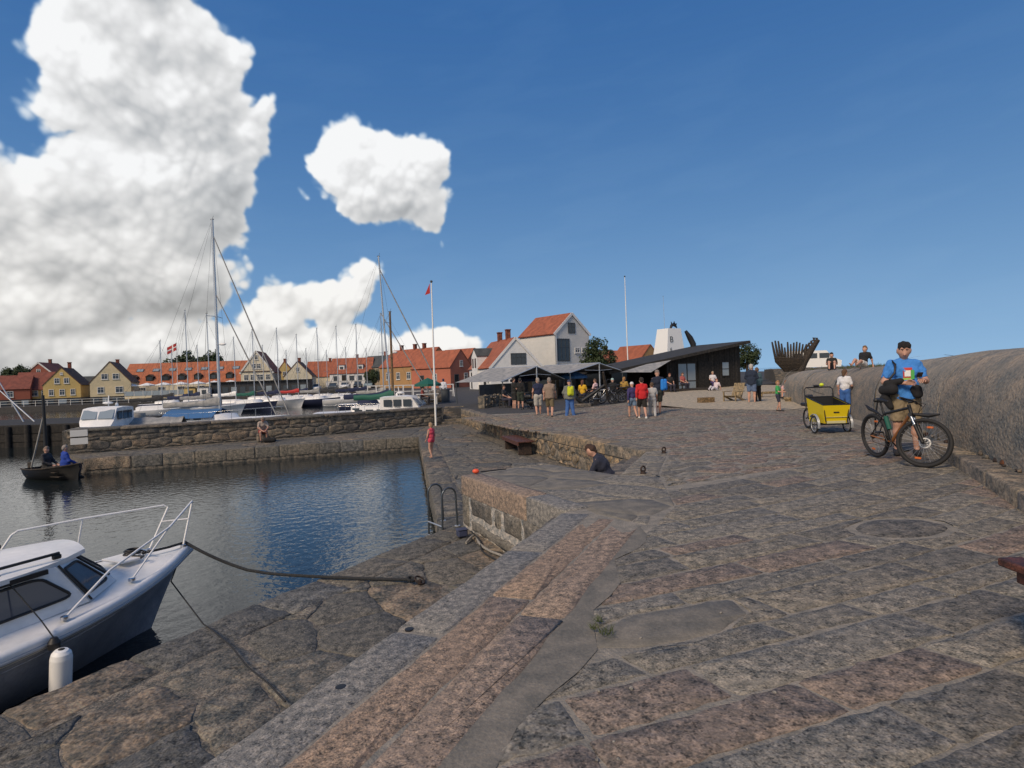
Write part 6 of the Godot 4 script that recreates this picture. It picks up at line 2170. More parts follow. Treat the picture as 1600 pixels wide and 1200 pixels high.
# A house whose front stands at z = 0 of its own axes and faces +z. gable: the ridge runs back from the front; else along it.
func house(called: String, label: String, at: Vector3, yaw: float, w: float, deep: float, eave: float, ridge: float, wall: Material, roof: Material, o := {}) -> Node3D:
	var t := thing(called, label, "house", at, yaw, o.get("group", ""))
	var gable: bool = o.get("gable", true)
	var s := Shape.new()
	var across := w if gable else deep
	var run := deep if gable else w
	var frame := Basis(Vector3.RIGHT, Vector3.UP, Vector3.BACK) if gable else Basis(Vector3.FORWARD, Vector3.UP, Vector3.RIGHT)
	var origin := Vector3(0, 0, -deep) if gable else Vector3(-w * 0.5, 0, -deep * 0.5)
	var low: float = o.get("foot", 0.0)
	s.slab(origin, PackedVector2Array([Vector2(-across * 0.5, low - 0.4 if low == 0.0 else low), Vector2(across * 0.5, low - 0.4 if low == 0.0 else low), Vector2(across * 0.5, eave), Vector2(0, ridge - 0.05), Vector2(-across * 0.5, eave)]), run, frame)
	var body := part("wall", s, wall, t)
	if low > 0.0:
		s = Shape.new()
		s.box(Vector3(0, low * 0.5 - 0.3, -deep * 0.5), Vector3(w + 0.06, low + 0.6, deep + 0.06))
		var shop := part("shopfront", s, M.shop, t)
		var n := int(w / 1.6)
		for i in n:
			s = Shape.new()
			s.block(Vector3(-w * 0.5 + (i + 0.5) * w / n, low * 0.48, 0.045), Vector3(w / n * 0.66, low * 0.7, 0.04), 0.01)
			part("shop_window", s, M.paleglass if i % 3 == 1 else M.glass, shop)
	var ov: float = o.get("overhang", 0.18)
	var pitch := atan2(ridge - eave, across * 0.5)
	var half_len := (across * 0.5 + ov) / cos(pitch)
	for m in [-1.0, 1.0]:
		s = Shape.new()
		var tilt := frame * Basis(Vector3.BACK, -m * pitch)
		var c := origin + frame * Vector3(m * (across * 0.5 + ov) * 0.5, ridge - (across * 0.5 + ov) * 0.5 * tan(pitch) + 0.07, run * 0.5)
		s.box(c, Vector3(half_len, 0.14, run + (0.12 if o.get("verge", true) else 0.5)), tilt)
		var r := part("roof", s, roof, t)
		if m < 0:
			for ch in o.get("chimneys", []):
				s = Shape.new()
				var x: float = ch[0]
				var cp := Vector3(0, ridge, -deep * ch[0]) if gable else Vector3(w * (ch[0] - 0.5), ridge, -deep * 0.5)
				s.block(cp + Vector3(0, ch[1] * 0.5 - 0.4, 0), Vector3(0.55, ch[1] + 0.8, 0.55), 0.02)
				s.block(cp + Vector3(0, ch[1] + 0.02, 0), Vector3(0.66, 0.14, 0.66), 0.02)
				part("chimney", s, M.brick, r)
	if o.has("trim"):
		for m in [-1.0, 1.0]:
			s = Shape.new()
			s.bar(Vector3(m * (w * 0.5 + ov), eave - ov * tan(pitch) + 0.02, 0.10), Vector3(0, ridge + 0.02, 0.10), 0.06, 0.28)
			part("verge_board", s, o.trim, t)
	for q in o.get("windows", []):
		window(t, q[0], q[1], q[2], q[3], q[4], w, deep, q[5] if q.size() > 5 else "window")
	return t


func window(t: Node3D, side: String, u: float, v: float, ww: float, hh: float, w: float, deep: float, kind := "window") -> void:
	var b := Basis()
	var p := Vector3(u, v + hh * 0.5, 0.0)
	if side == "l":
		b = turned(-PI / 2)
		p = Vector3(-w * 0.5, v + hh * 0.5, -deep * 0.5 + u)
	elif side == "r":
		b = turned(PI / 2)
		p = Vector3(w * 0.5, v + hh * 0.5, -deep * 0.5 - u)
	var dark := kind.begins_with("dark") or kind == "door"
	var s := Shape.new()
	var e := 0.09
	for q in [[Vector3(0, hh * 0.5, 0.03), Vector3(ww + e, e, 0.07)], [Vector3(0, -hh * 0.5, 0.03), Vector3(ww + e, e, 0.07)], [Vector3(-ww * 0.5, 0, 0.03), Vector3(e, hh - e, 0.07)], [Vector3(ww * 0.5, 0, 0.03), Vector3(e, hh - e, 0.07)]]:
		s.box(p + b * q[0], q[1], b)
	if kind != "door":
		for k in range(1, maxi(2, int(round(ww / 0.55)))):
			s.box(p + b * Vector3(-ww * 0.5 + ww * k / maxi(2, int(round(ww / 0.55))), 0, 0.03), Vector3(0.05, hh - e, 0.06), b)
		s.box(p + b * Vector3(0, hh * 0.14, 0.03), Vector3(ww - e, 0.05, 0.055), b)
	var f := part("door" if kind == "door" else "window", s, M.darkframe if dark else M.frame, t)
	s = Shape.new()
	s.box(p + b * Vector3(0, 0, 0.012), Vector3(ww - e * 0.5, hh - e * 0.5, 0.03), b)
	part("pane" if kind != "door" else "leaf", s, M.glass if kind != "door" else M.tarwood[1], f)
	if kind == "window":
		s = Shape.new()
		s.box(p + b * Vector3(0, -hh * 0.5 - 0.08, 0.05), Vector3(ww + 0.2, 0.07, 0.16), b)
		part("sill", s, M.frame, f)


# a small gabled dormer on the front slope of a roof whose ridge runs along the front
func dormer(t: Node3D, u: float, y: float, ww: float, hh: float, deep: float, eave: float, ridge: float, m: Material, roof: Material, peaked := true) -> void:
	var pitch := (ridge - eave) / (deep * 0.5)
	var z := -(y - eave) / pitch
	var s := Shape.new()
	var d := hh / pitch + 0.25
	if peaked:
		s.slab(Vector3(u, y, z - d + 0.1), PackedVector2Array([Vector2(-ww * 0.5, 0), Vector2(ww * 0.5, 0), Vector2(ww * 0.5, hh * 0.7), Vector2(0, hh), Vector2(-ww * 0.5, hh * 0.7)]), d)
	else:
		s.box(Vector3(u, y + hh * 0.5, z - d * 0.5 + 0.1), Vector3(ww, hh, d))
	var f := part("dormer", s, m, t)
	s = Shape.new()
	if peaked:
		for k in [-1.0, 1.0]:
			s.bar(Vector3(u + k * (ww * 0.5 + 0.08), y + hh * 0.68, z - d * 0.5 + 0.12), Vector3(u, y + hh + 0.04, z - d * 0.5 + 0.12), d + 0.1, 0.07)
	else:
		s.box(Vector3(u, y + hh + 0.05, z - d * 0.5 + 0.14), Vector3(ww + 0.2, 0.1, d + 0.2))
	part("dormer_roof", s, roof, f)
	s = Shape.new()
	s.box(Vector3(u, y + hh * 0.38, z + 0.115), Vector3(ww * 0.62, hh * 0.5, 0.03))
	part("pane", s, M.glass, f)


func skylight(t: Node3D, u: float, y: float, ww: float, hh: float, deep: float, eave: float, ridge: float, origin_x := 0.0) -> void:
	var pitch := atan2(ridge - eave, deep * 0.5)
	var z := -(y - eave) / tan(pitch)
	var s := Shape.new()
	s.box(Vector3(u, y + 0.18, z) + Vector3(0, cos(pitch), sin(pitch)) * 0.06, Vector3(ww, 0.08, hh), Basis(Vector3.RIGHT, pitch))
	var f := part("skylight", s, M.darkframe, t)
	s = Shape.new()
	s.box(Vector3(u, y + 0.18, z) + Vector3(0, cos(pitch), sin(pitch)) * 0.105, Vector3(ww * 0.8, 0.02, hh * 0.8), Basis(Vector3.RIGHT, pitch))
	part("pane", s, M.paleglass, f)


func tree(label: String, at: Vector3, tall: float, wide: float, called := "leafy_tree", m: Material = null) -> void:
	var t := thing(called, label, "tree", at)
	var s := Shape.new()
	var tr := tall * 0.035
	var forks := []
	s.tube([Vector3(0, -0.5, 0), Vector3(jit(0.1), tall * 0.25, jit(0.1)), Vector3(jit(0.3), tall * 0.5, jit(0.3)), Vector3(jit(0.4), tall * 0.85, jit(0.4))], [tr * 1.3, tr, tr * 0.7, tr * 0.15], 7)
	for i in 7:
		var a := TAU * i / 7.0 + jit(0.3)
		var y := tall * rng.randf_range(0.25, 0.55)
		var e := Vector3(cos(a) * wide * 0.36, y + tall * 0.2, sin(a) * wide * 0.36)
		s.tube([Vector3(0, y, 0), e * Vector3(0.5, 1, 0.5) - Vector3(0, tall * 0.06, 0), e], [tr * 0.5, tr * 0.35, tr * 0.1], 5)
	part("trunk", s, M.bark, t)
	var c := Shape.new()
	var clumps := []
	for i in 60:
		var d := Vector3(jit(1), jit(1), jit(1))
		while d.length() > 1.0:
			d = Vector3(jit(1), jit(1), jit(1))
		clumps.append([Vector3(0, tall * 0.60, 0) + d * Vector3(wide * 0.5, tall * 0.36, wide * 0.5), wide * rng.randf_range(0.11, 0.20)])
	for cl in clumps:
		for i in 90:
			var d := Vector3(jit(1), jit(1), jit(1)).normalized() * pow(rng.randf(), 0.4)
			var p: Vector3 = cl[0] + d * cl[1]
			var n := (d + Vector3(jit(0.6), jit(0.6) + 0.3, jit(0.6))).normalized()
			var x := n.cross(Vector3(jit(1), jit(1), jit(1))).normalized()
			var y := n.cross(x)
			var sz := wide * rng.randf_range(0.02, 0.038)
			c.tri(p - x * sz - y * sz * 0.6, p + x * sz - y * sz * 0.4, p + y * sz)
			c.tri(p - x * sz * 0.7 + n * sz * 0.3, p + y * sz + n * sz * 0.2, p - y * sz + x * sz * 0.2)
	part("crown", c, m if m else M.leaf, t)


func car(label: String, at: Vector3, yaw: float, m: Material, estate := false) -> void:
	var t := thing("parked_car", label, "car", at, yaw, "cars parked along the street")
	var side := PackedVector2Array([Vector2(-2.15, 0.32), Vector2(2.10, 0.30), Vector2(2.18, 0.55), Vector2(2.05, 0.78), Vector2(1.05, 0.95), Vector2(-2.05, 0.97), Vector2(-2.2, 0.75)])
	var b := Basis(Vector3.BACK, Vector3.UP, Vector3.LEFT)
	var s := Shape.new()
	s.slab(Vector3(0.86, 0, 0), side, 1.72, b)
	part("body", s, m, t)
	s = Shape.new()
	var cab := PackedVector2Array([Vector2(-2.0 if estate else -1.75, 0.96), Vector2(1.1, 0.94), Vector2(0.35, 1.40), Vector2(-1.7 if estate else -1.1, 1.43)])
	s.slab(Vector3(0.74, 0, 0), cab, 1.48, b)
	var g := part("cabin_glass", s, M.glass, t)
	s = Shape.new()
	s.block(Vector3(0, 1.45, -0.68 if estate else -0.38), Vector3(1.42, 0.06, 2.1 if estate else 1.5), 0.025)
	part("roof", s, m, g)
	for x in [-0.78, 0.78]:
		for z in [-1.35, 1.32]:
			s = Shape.new()
			s.lathe(Vector3(x - 0.11, 0.31, z), [[0.0, 0.0], [0.19, 0.0], [0.30, 0.01], [0.31, 0.05], [0.31, 0.17], [0.30, 0.21], [0.19, 0.22], [0.0, 0.22]], 14, Basis(Vector3.FORWARD, PI / 2))
			var wheel := part("wheel", s, M.rubber, t)
			s = Shape.new()
			s.lathe(Vector3(x + signf(x) * 0.105, 0.31, z), [[0.0, -0.01], [0.19, -0.01], [0.17, 0.015], [0.0, 0.015]], 12, Basis(Vector3.FORWARD, PI / 2))
			part("rim", s, M.alu, wheel)
	for x in [-0.62, 0.62]:
		s = Shape.new()
		s.block(Vector3(x, 0.66, 2.10), Vector3(0.36, 0.14, 0.12), 0.02)
		part("headlight", s, M.paleglass, t)
		s = Shape.new()
		s.block(Vector3(x, 0.78, -2.13), Vector3(0.3, 0.16, 0.1), 0.02)
		part("tail_light", s, M.red, t)


func make_town() -> void:
	# ---- the row across the inner basin
	house("brick_house", "dark red brick house at the end of the harbour row", land(Vector3(-96.713, 2.166, -112.000)), 0.5, 8.0, 7.0, 3.2, 5.8, M.brickwall, M.oldtile, {"gable": false, "foot": 1.2, "windows": [["f", -2.0, 1.7, 0.9, 1.1], ["f", 1.0, 1.7, 0.9, 1.1]]})
	house("red_house", "old house with big red hipped roof beside the yellow gable", land(Vector3(-92.861, 1.870, -116.000)), 0.45, 8.2, 7.0, 3.0, 6.4, M.yellow, M.oldtile, {"gable": false, "foot": 1.2, "windows": [["f", -2.8, 1.75, 1.2, 1.0], ["f", -1.0, 1.75, 1.2, 1.0], ["f", 0.8, 1.75, 1.2, 1.0], ["f", 2.6, 1.75, 1.2, 1.0]]})
	house("red_house", "tall red gable with white verge boards rising behind the roofs", land(Vector3(-107.495, 3.114, -134.000)), 0.25, 7.0, 9.0, 6.0, 9.2, M.brickwall, M.oldtile, {"trim": M.frame, "windows": [["f", 0.0, 7.0, 0.7, 0.7]], "chimneys": [[0.6, 0.9]]})
	house("yellow_house", "yellow gabled house with brown roof and white window shutters", land(Vector3(-86.287, 1.761, -113.000)), 0.42, 5.9, 8.5, 3.7, 7.0, M.yellow, M.browntile, {"foot": 1.2, "windows": [["f", -0.75, 4.0, 0.75, 1.0], ["f", 0.75, 4.0, 0.75, 1.0], ["f", -1.7, 1.75, 0.7, 1.1], ["f", 0.0, 1.75, 0.8, 1.1], ["f", 1.7, 1.75, 0.7, 1.1], ["f", 0.0, 5.7, 0.35, 0.35]], "chimneys": [[0.7, 1.2]]})
	house("grey_house", "low dark roofed house between the two yellow gables", land(Vector3(-88.626, 1.400, -124.000)), 0.4, 5.0, 6.0, 3.2, 5.4, M.barnwall, M.slate, {"gable": false, "foot": 1.2, "windows": [["f", 0.0, 1.8, 0.8, 1.0]]})
	house("yellow_house", "pale yellow gabled house with brown roof and dormers", land(Vector3(-76.959, 1.435, -113.000)), 0.42, 6.6, 9.5, 3.9, 7.8, M.cream, M.browntile, {"foot": 1.2, "windows": [["f", -0.9, 4.5, 1.0, 1.0], ["f", 0.9, 4.5, 1.0, 1.0], ["f", -1.6, 1.9, 1.0, 1.1], ["f", 1.4, 1.9, 1.2, 1.1]], "chimneys": [[0.8, 0.7]]})
	var hotel := house("hotel", "long hotel with bright orange tiled roof, skylights and dark dormers", land(Vector3(-70.217, 0.636, -127.000)), 0.10, 27.0, 9.0, 3.3, 7.9, M.palecream, M.brighttile, {"gable": false, "windows": [["f", -9.0, 0.9, 1.4, 1.8], ["f", -5.0, 0.9, 1.4, 1.8], ["f", -1.0, 0.9, 1.4, 1.8], ["f", 3.0, 0.9, 1.4, 1.8], ["f", 7.0, 0.9, 1.4, 1.8]]})
	for i in 7:
		dormer(hotel, -11.0 + i * 3.3, 3.95, 1.5, 1.5, 9.0, 3.3, 7.9, M.tarwood[2], M.browntile)
		skylight(hotel, -10.6 + i * 3.35, 6.2, 1.5, 0.9, 9.0, 3.3, 7.9)
	# terrace with parasols in front of the hotel
	var terrace := thing("terrace", "raised cream terrace with glass balustrade before the hotel", "terrace", land(Vector3(-65.451, 0.872, -117.000)), 0.12)
	var s := Shape.new()
	s.box(Vector3(0, 0.75, 0), Vector3(23, 0.5, 4.0))
	part("deck", s, M.cream, terrace)
	s = Shape.new()
	s.box(Vector3(0, 0.15, -0.1), Vector3(22.8, 0.9, 3.7))
	part("shopfront", s, M.shop, terrace)
	for i in 15:
		s = Shape.new()
		s.box(Vector3(-11.3 + i * 1.62, 1.55, 1.95), Vector3(0.07, 1.1, 0.07))
		part("post", s, M.frame, terrace)
		if i < 14:
			s = Shape.new()
			s.box(Vector3(-10.49 + i * 1.62, 1.5, 1.95), Vector3(1.5, 0.9, 0.02))
			part("glass_panel", s, M.paleglass, terrace)
	for i in 7:
		var pp := terrace.position + turned(0.12) * Vector3(-9.6 + i * 3.15, 1.0, 0.2)
		var u := parasol("white square parasol on the hotel terrace", pp, 1.55, 2.1, M.paint, "parasols on the hotel terrace")
	var cg := house("gabled_house", "cream house with curved stepped gable and rows of small windows", land(Vector3(-51.013, 0.327, -118.000)), 0.2, 6.0, 9.0, 4.6, 8.8, M.palecream, M.tile, {"foot": 2.2, "trim": M.frame, "windows": [["f", -2.0, 3.0, 0.8, 1.1], ["f", -0.8, 3.0, 0.8, 1.1], ["f", 0.6, 3.0, 1.2, 1.1], ["f", 2.1, 3.0, 0.8, 1.1], ["f", -0.45, 5.3, 0.7, 1.0], ["f", 0.45, 5.3, 0.7, 1.0], ["f", 0.0, 7.1, 0.6, 0.9]]})
	s = Shape.new()
	s.box(Vector3(0, 4.75, 0.06), Vector3(6.3, 0.16, 0.2))
	part("cornice", s, M.browntile, cg)
	var shops := thing("shop_row", "long row of black shopfronts with a few pale panes under the gables", "shops", land(Vector3(-49.305, 0.368, -115.500)), 0.12)
	s = Shape.new()
	s.box(Vector3(0, 1.15, -1.6), Vector3(18.5, 3.1, 3.2))
	part("wall", s, M.shop, shops)
	for i in 11:
		s = Shape.new()
		s.block(Vector3(-8.2 + i * 1.63, 1.0, 0.02), Vector3(1.05, 1.5, 0.05), 0.01)
		part("shop_window", s, M.paleglass if i % 4 == 2 else M.glass, shops)
	s = Shape.new()
	s.box(Vector3(0, 2.74, -1.4), Vector3(18.8, 0.14, 3.7))
	part("flat_roof", s, M.felt, shops)
	for q in [[-11.9, 0.0], [-14.3, 1.0]]:
		var kiosk := thing("kiosk", ["white wooden kiosk hut before the black shopfronts", "pale yellow wooden kiosk hut on the quay"][int(q[1])], "kiosk", shops.position + turned(0.12) * Vector3(q[0] + 6.0 - 4.0, 0, 2.2), 0.1)
		s = Shape.new()
		s.slab(Vector3(0, 0, -1.5), PackedVector2Array([Vector2(-1.0, -0.3), Vector2(1.0, -0.3), Vector2(1.0, 1.8), Vector2(0, 2.0), Vector2(-1.0, 1.8)]), 1.5)
		part("wall", s, M.white if q[1] < 0.5 else M.yellow, kiosk)
		s = Shape.new()
		s.box(Vector3(0.2, 1.0, 0.02), Vector3(0.8, 0.8, 0.04))
		part("hatch", s, M.glass, kiosk)
		s = Shape.new()
		s.box(Vector3(0, 2.02, -0.7), Vector3(2.3, 0.12, 1.9))
		part("roof", s, M.felt, kiosk)
	house("yellow_house", "small yellow house with orange roof behind the cream gables", land(Vector3(-52.365, 1.573, -136.000)), 0.3, 5.0, 7.0, 3.8, 7.2, M.yellow, M.tile, {"windows": [["f", 0.0, 4.0, 0.7, 0.9]], "chimneys": [[0.3, 0.7], [0.7, 0.7]]})
	house("cream_house", "plain cream gable with one small round window above two", land(Vector3(-43.871, 0.615, -121.000)), 0.22, 5.4, 8.0, 3.3, 6.3, M.palecream, M.browntile, {"windows": [["f", 0.0, 4.2, 0.6, 0.9], ["f", 1.0, 1.6, 1.0, 1.1], ["f", -1.0, 1.6, 0.8, 1.1]], "chimneys": [[0.4, 0.8]]})
	house("orange_house", "low house with orange tiled roof behind a dark hedge", land(Vector3(-43.397, 1.628, -133.000)), 0.15, 5.8, 6.0, 3.2, 6.6, M.palecream, M.tile, {"gable": false, "chimneys": [[0.85, 0.7]]})
	var wh := house("white_house", "white house with orange roof, two dormers and five dark windows", land(Vector3(-35.750, 1.979, -131.000), 2.75), 0.08, 9.2, 7.0, 2.5, 5.9, M.white, M.tile, {"gable": false, "windows": [["f", -3.4, 0.8, 0.7, 1.1, "darkwindow"], ["f", -1.5, 0.2, 0.9, 1.9, "door"], ["f", 0.2, 0.8, 0.95, 1.1, "darkwindow"], ["f", 1.9, 0.8, 0.95, 1.1, "darkwindow"], ["f", 3.5, 0.8, 0.95, 1.1, "darkwindow"]], "chimneys": [[0.6, 0.8]]})
	dormer(wh, -2.1, 3.3, 1.2, 1.1, 7.0, 2.5, 5.9, M.white, M.tile, false)
	dormer(wh, 2.0, 3.3, 1.2, 1.1, 7.0, 2.5, 5.9, M.white, M.tile, false)
	var rw := thing("retaining_wall", "low white retaining wall under the white dormer house", "wall", land(Vector3(-35.797, 1.177, -129.000)), 0.08)
	s = Shape.new()
	s.box(Vector3(0, 0.3, 0), Vector3(9.6, 2.8, 0.5))
	part("wall", s, M.white, rw)
	s = Shape.new()
	s.box(Vector3(0, 1.74, 0), Vector3(9.8, 0.1, 0.66))
	part("coping", s, M.frame, rw)
	house("white_house", "small white gabled house with two windows and an orange roof", land(Vector3(-30.015, 1.641, -138.000), 2.3), 0.5, 5.5, 7.0, 3.3, 6.3, M.white, M.tile, {"windows": [["f", -1.1, 2.0, 0.8, 1.1, "darkwindow"], ["f", 1.1, 2.0, 0.8, 1.1, "darkwindow"], ["f", 0.0, 4.2, 0.6, 0.8, "darkwindow"]]})
	house("barn", "long pale barn with a grey roof up the street", land(Vector3(-21.492, 1.642, -130.000)), 1.0, 6.5, 14.0, 4.4, 7.0, M.barnwall, M.slate, {"windows": [["f", 0.0, 2.0, 0.8, 1.1], ["l", -3.0, 1.6, 0.8, 1.1], ["l", 0.0, 1.6, 0.8, 1.1], ["l", 3.0, 1.6, 0.8, 1.1]], "chimneys": [[0.2, 0.9], [0.6, 0.9]]})
	house("ochre_house", "ochre warehouse gable with long orange roof and green hedge before it", land(Vector3(-12.678, 1.703, -104.000)), 0.85, 6.6, 13.0, 3.9, 7.0, M.ochre, M.tile, {"windows": [["f", -1.5, 3.2, 0.8, 1.1], ["f", 0.4, 3.2, 0.8, 1.1], ["f", 0.0, 5.2, 0.6, 0.8], ["l", -4.0, 1.6, 1.0, 1.2], ["l", -1.0, 1.6, 1.0, 1.2], ["l", 2.0, 1.6, 1.0, 1.2], ["f", 2.2, 3.2, 0.8, 1.1]], "chimneys": [[0.3, 0.9], [0.5, 0.9], [0.8, 0.9]]})
	house("pink_house", "salmon pink house with orange tiled roof and dark doors", land(Vector3(-7.987, 1.735, -94.000)), 0.9, 5.0, 9.0, 3.3, 6.0, M.pinkwall, M.tile, {"windows": [["f", -1.2, 0.1, 0.9, 2.0, "door"], ["f", 1.0, 1.2, 0.8, 1.1], ["f", 0.0, 3.4, 0.6, 0.9], ["l", -2.0, 0.1, 0.9, 2.0, "door"], ["l", 1.0, 1.2, 0.9, 1.1]]})
	house("pink_house", "taller red gabled house between the pink and white houses", land(Vector3(-6.099, 1.769, -100.000)), 0.9, 5.0, 7.0, 3.8, 6.4, M.pinkwall, M.tile, {})
	# ---- the white house with the dormer gable
	var w2 := house("white_house", "white gabled house with arched upper window and red chimneys", land(Vector3(0.609, 1.866, -72.000)), 0.33, 6.6, 10.0, 2.7, 6.2, M.white, M.tile, {"trim": M.white, "windows": [["f", 0.3, 3.0, 1.9, 1.3, "darkwindow"], ["f", -1.6, 1.0, 0.8, 0.6, "darkwindow"], ["l", 4.0, 0.7, 0.7, 1.4], ["l", 2.5, 0.1, 0.9, 2.1, "door"], ["l", -3.6, 0.1, 0.8, 2.1, "door"]], "chimneys": [[0.28, 1.2], [0.62, 1.1]]})
	s = Shape.new()                                   # its wall dormer
	s.slab(Vector3(-3.3, 0.0, -6.4), PackedVector2Array([Vector2(-1.3, 0.0), Vector2(1.3, 0.0), Vector2(1.3, 4.3), Vector2(0, 5.2), Vector2(-1.3, 4.3)]), 3.0, Basis(Vector3.BACK, Vector3.UP, Vector3.LEFT))
	var wd := part("wall_dormer", s, M.white, w2)
	wd.position = Vector3(2.75, 0, 0)
	for z in [-7.0, -5.8]:
		s = Shape.new()
		s.box(Vector3(-6.32, 3.4, z), Vector3(0.06, 1.2, 0.55))
		part("dormer_window", s, M.glass, wd)
	s = Shape.new()
	for m in [-1.0, 1.0]:
		s.bar(Vector3(-4.8, 4.25, -6.4 + m * 1.4), Vector3(-4.8, 5.3, -6.4), 3.1, 0.1)
	part("dormer_roof", s, M.slate, wd)
	# ---- the tall grey house
	var gh := house("tall_house", "tall pale grey gabled house with orange roof and large dark window", land(Vector3(8.816, 0.796, -84.000)), 0.68, 5.4, 6.0, 5.5, 7.75, M.greywall, M.tile, {"trim": M.white, "windows": [["f", -1.45, 2.5, 1.8, 2.4, "darkwindow"], ["f", -0.1, 5.6, 1.0, 1.1, "darkwindow"], ["f", 0.7, 3.4, 0.7, 0.5], ["f", 1.8, 3.4, 0.7, 0.5], ["f", -1.4, 1.2, 1.8, 0.9, "darkwindow"], ["l", -1.5, 2.4, 0.5, 0.8]]})
	gh.scale = Vector3.ONE * 1.27
	s = Shape.new()
	s.tube([Vector3(-2.6, 0.2, 0.12), Vector3(-2.6, 5.4, 0.12)], 0.06, 7)
	part("downpipe", s, M.alu, gh)
	for q in [[0.35, 7.2], [0.72, 7.9]]:
		s = Shape.new()
		s.box(Vector3(-1.5, 6.58, -6.0 * q[0]), Vector3(0.75, 0.08, 0.6), Basis(Vector3.BACK, 0.68))
		part("skylight", s, M.palecream, gh)
	house("orange_house", "distant house with orange roof behind the dark tree", onto(Vector3(17.854, 4.532, -95.000).x, Vector3(17.854, 4.532, -95.000).z), 0.4, 6.0, 6.0, 2.8, 4.7, M.ochre, M.tile, {"gable": false, "chimneys": [[0.3, 0.8]]})
	house("orange_house", "distant orange gable showing left of the white tower", onto(Vector3(20.129, 4.257, -85.000).x, Vector3(20.129, 4.257, -85.000).z), 0.6, 5.0, 6.0, 2.6, 5.0, M.ochre, M.tile, {})
	# ---- trees
	tree("large dark tree rising behind the orange hotel roof", land(Vector3(-80.482, 4.147, -150.000)), 11.5, 13.0)
	tree("dark rounded tree at the end of the harbour row", land(Vector3(-107.653, 3.992, -128.000)), 8.5, 5.5)
	tree("green tree in the gap where the street climbs", land(Vector3(-28.852, 2.213, -160.000)), 8.5, 9.0, "leafy_tree", M.leaf2)
	tree("clipped green bush in front of the ochre gable", land(Vector3(-11.278, 2.019, -96.000)), 4.2, 3.6, "bush", M.leaf2)
	tree("dense dark tree beside the tall grey house", onto(Vector3(10.743, 2.765, -72.000).x, Vector3(10.743, 2.765, -72.000).z), 5.6, 3.8)
	tree("low tree between the distant orange roofs", onto(Vector3(18.853, 3.910, -90.000).x, Vector3(18.853, 3.910, -90.000).z), 4.4, 3.4)
	tree("round tree behind the right end of the black hut", onto(Vector3(23.229, 2.991, -58.000).x, Vector3(23.229, 2.991, -58.000).z), 4.0, 2.2)
	tree("dark garden tree beside the small white gabled house", land(Vector3(-29.590, 1.999, -126.000)), 4.0, 3.4)
	# ---- cars
	car("white hatchback parked below the low orange roof", land(Vector3(-41.295, 1.095, -124.000)), 0.2, M.paint)
	car("dark estate car parked before the white dormer house", land(Vector3(-37.946, 1.357, -125.000)), 0.2, M.darkframe, true)
	car("white van-like car parked before the white dormer house", land(Vector3(-35.366, 1.267, -125.000)), 0.15, M.paint, true)
	car("black car parked beside the white van-like car", land(Vector3(-32.650, 1.172, -125.000)), 0.2, M.black)
	car("pale blue car parked at the end of the car row", land(Vector3(-30.574, 1.348, -126.000)), 0.1, plain(0.25, 0.34, 0.38, 0.4), true)
	car("white estate car parked sideways up the street", land(Vector3(-18.198, 1.538, -110.000)), 1.45, M.paint, true)
	# ---- railing of the far quay
	var rl := thing("quay_railing", "thin white railing along the far harbour quay", "railing", Vector3(-90, 0.95, -103.5), 0.04)
	for i in 34:
		s = Shape.new()
		s.box(Vector3(-28 + i * 2.0, 0.5, 0), Vector3(0.06, 1.0, 0.06))
		part("post", s, M.frame, rl)
	for y in [0.55, 0.98]:
		s = Shape.new()
		s.box(Vector3(5, y, 0), Vector3(66, 0.05, 0.05))
		part("rail", s, M.frame, rl)


func parasol(label: String, at: Vector3, r: float, tall: float, m: Material, group := "") -> Node3D:
	var t := thing("parasol", label, "parasol", at, jit(0.3), group)
	var s := Shape.new()
	s.tube([Vector3(0, 0, 0), Vector3(0, tall + 0.4, 0)], 0.03, 6)
	part("pole", s, M.frame, t)
	s = Shape.new()
	for k in 8:
		var a := TAU * k / 8.0
		var b := TAU * (k + 1) / 8.0
		s.tri(Vector3(0, tall + 0.45, 0), Vector3(cos(b) * r, tall, -sin(b) * r) * Vector3(1, 1, -1), Vector3(cos(a) * r, tall, -sin(a) * r) * Vector3(1, 1, -1))
		s.quad(Vector3(cos(a) * r, tall, sin(a) * r), Vector3(cos(b) * r, tall, sin(b) * r), Vector3(cos(b) * r, tall - 0.16, sin(b) * r), Vector3(cos(a) * r, tall - 0.16, sin(a) * r))
	part("canopy", s, m, t)
	return t

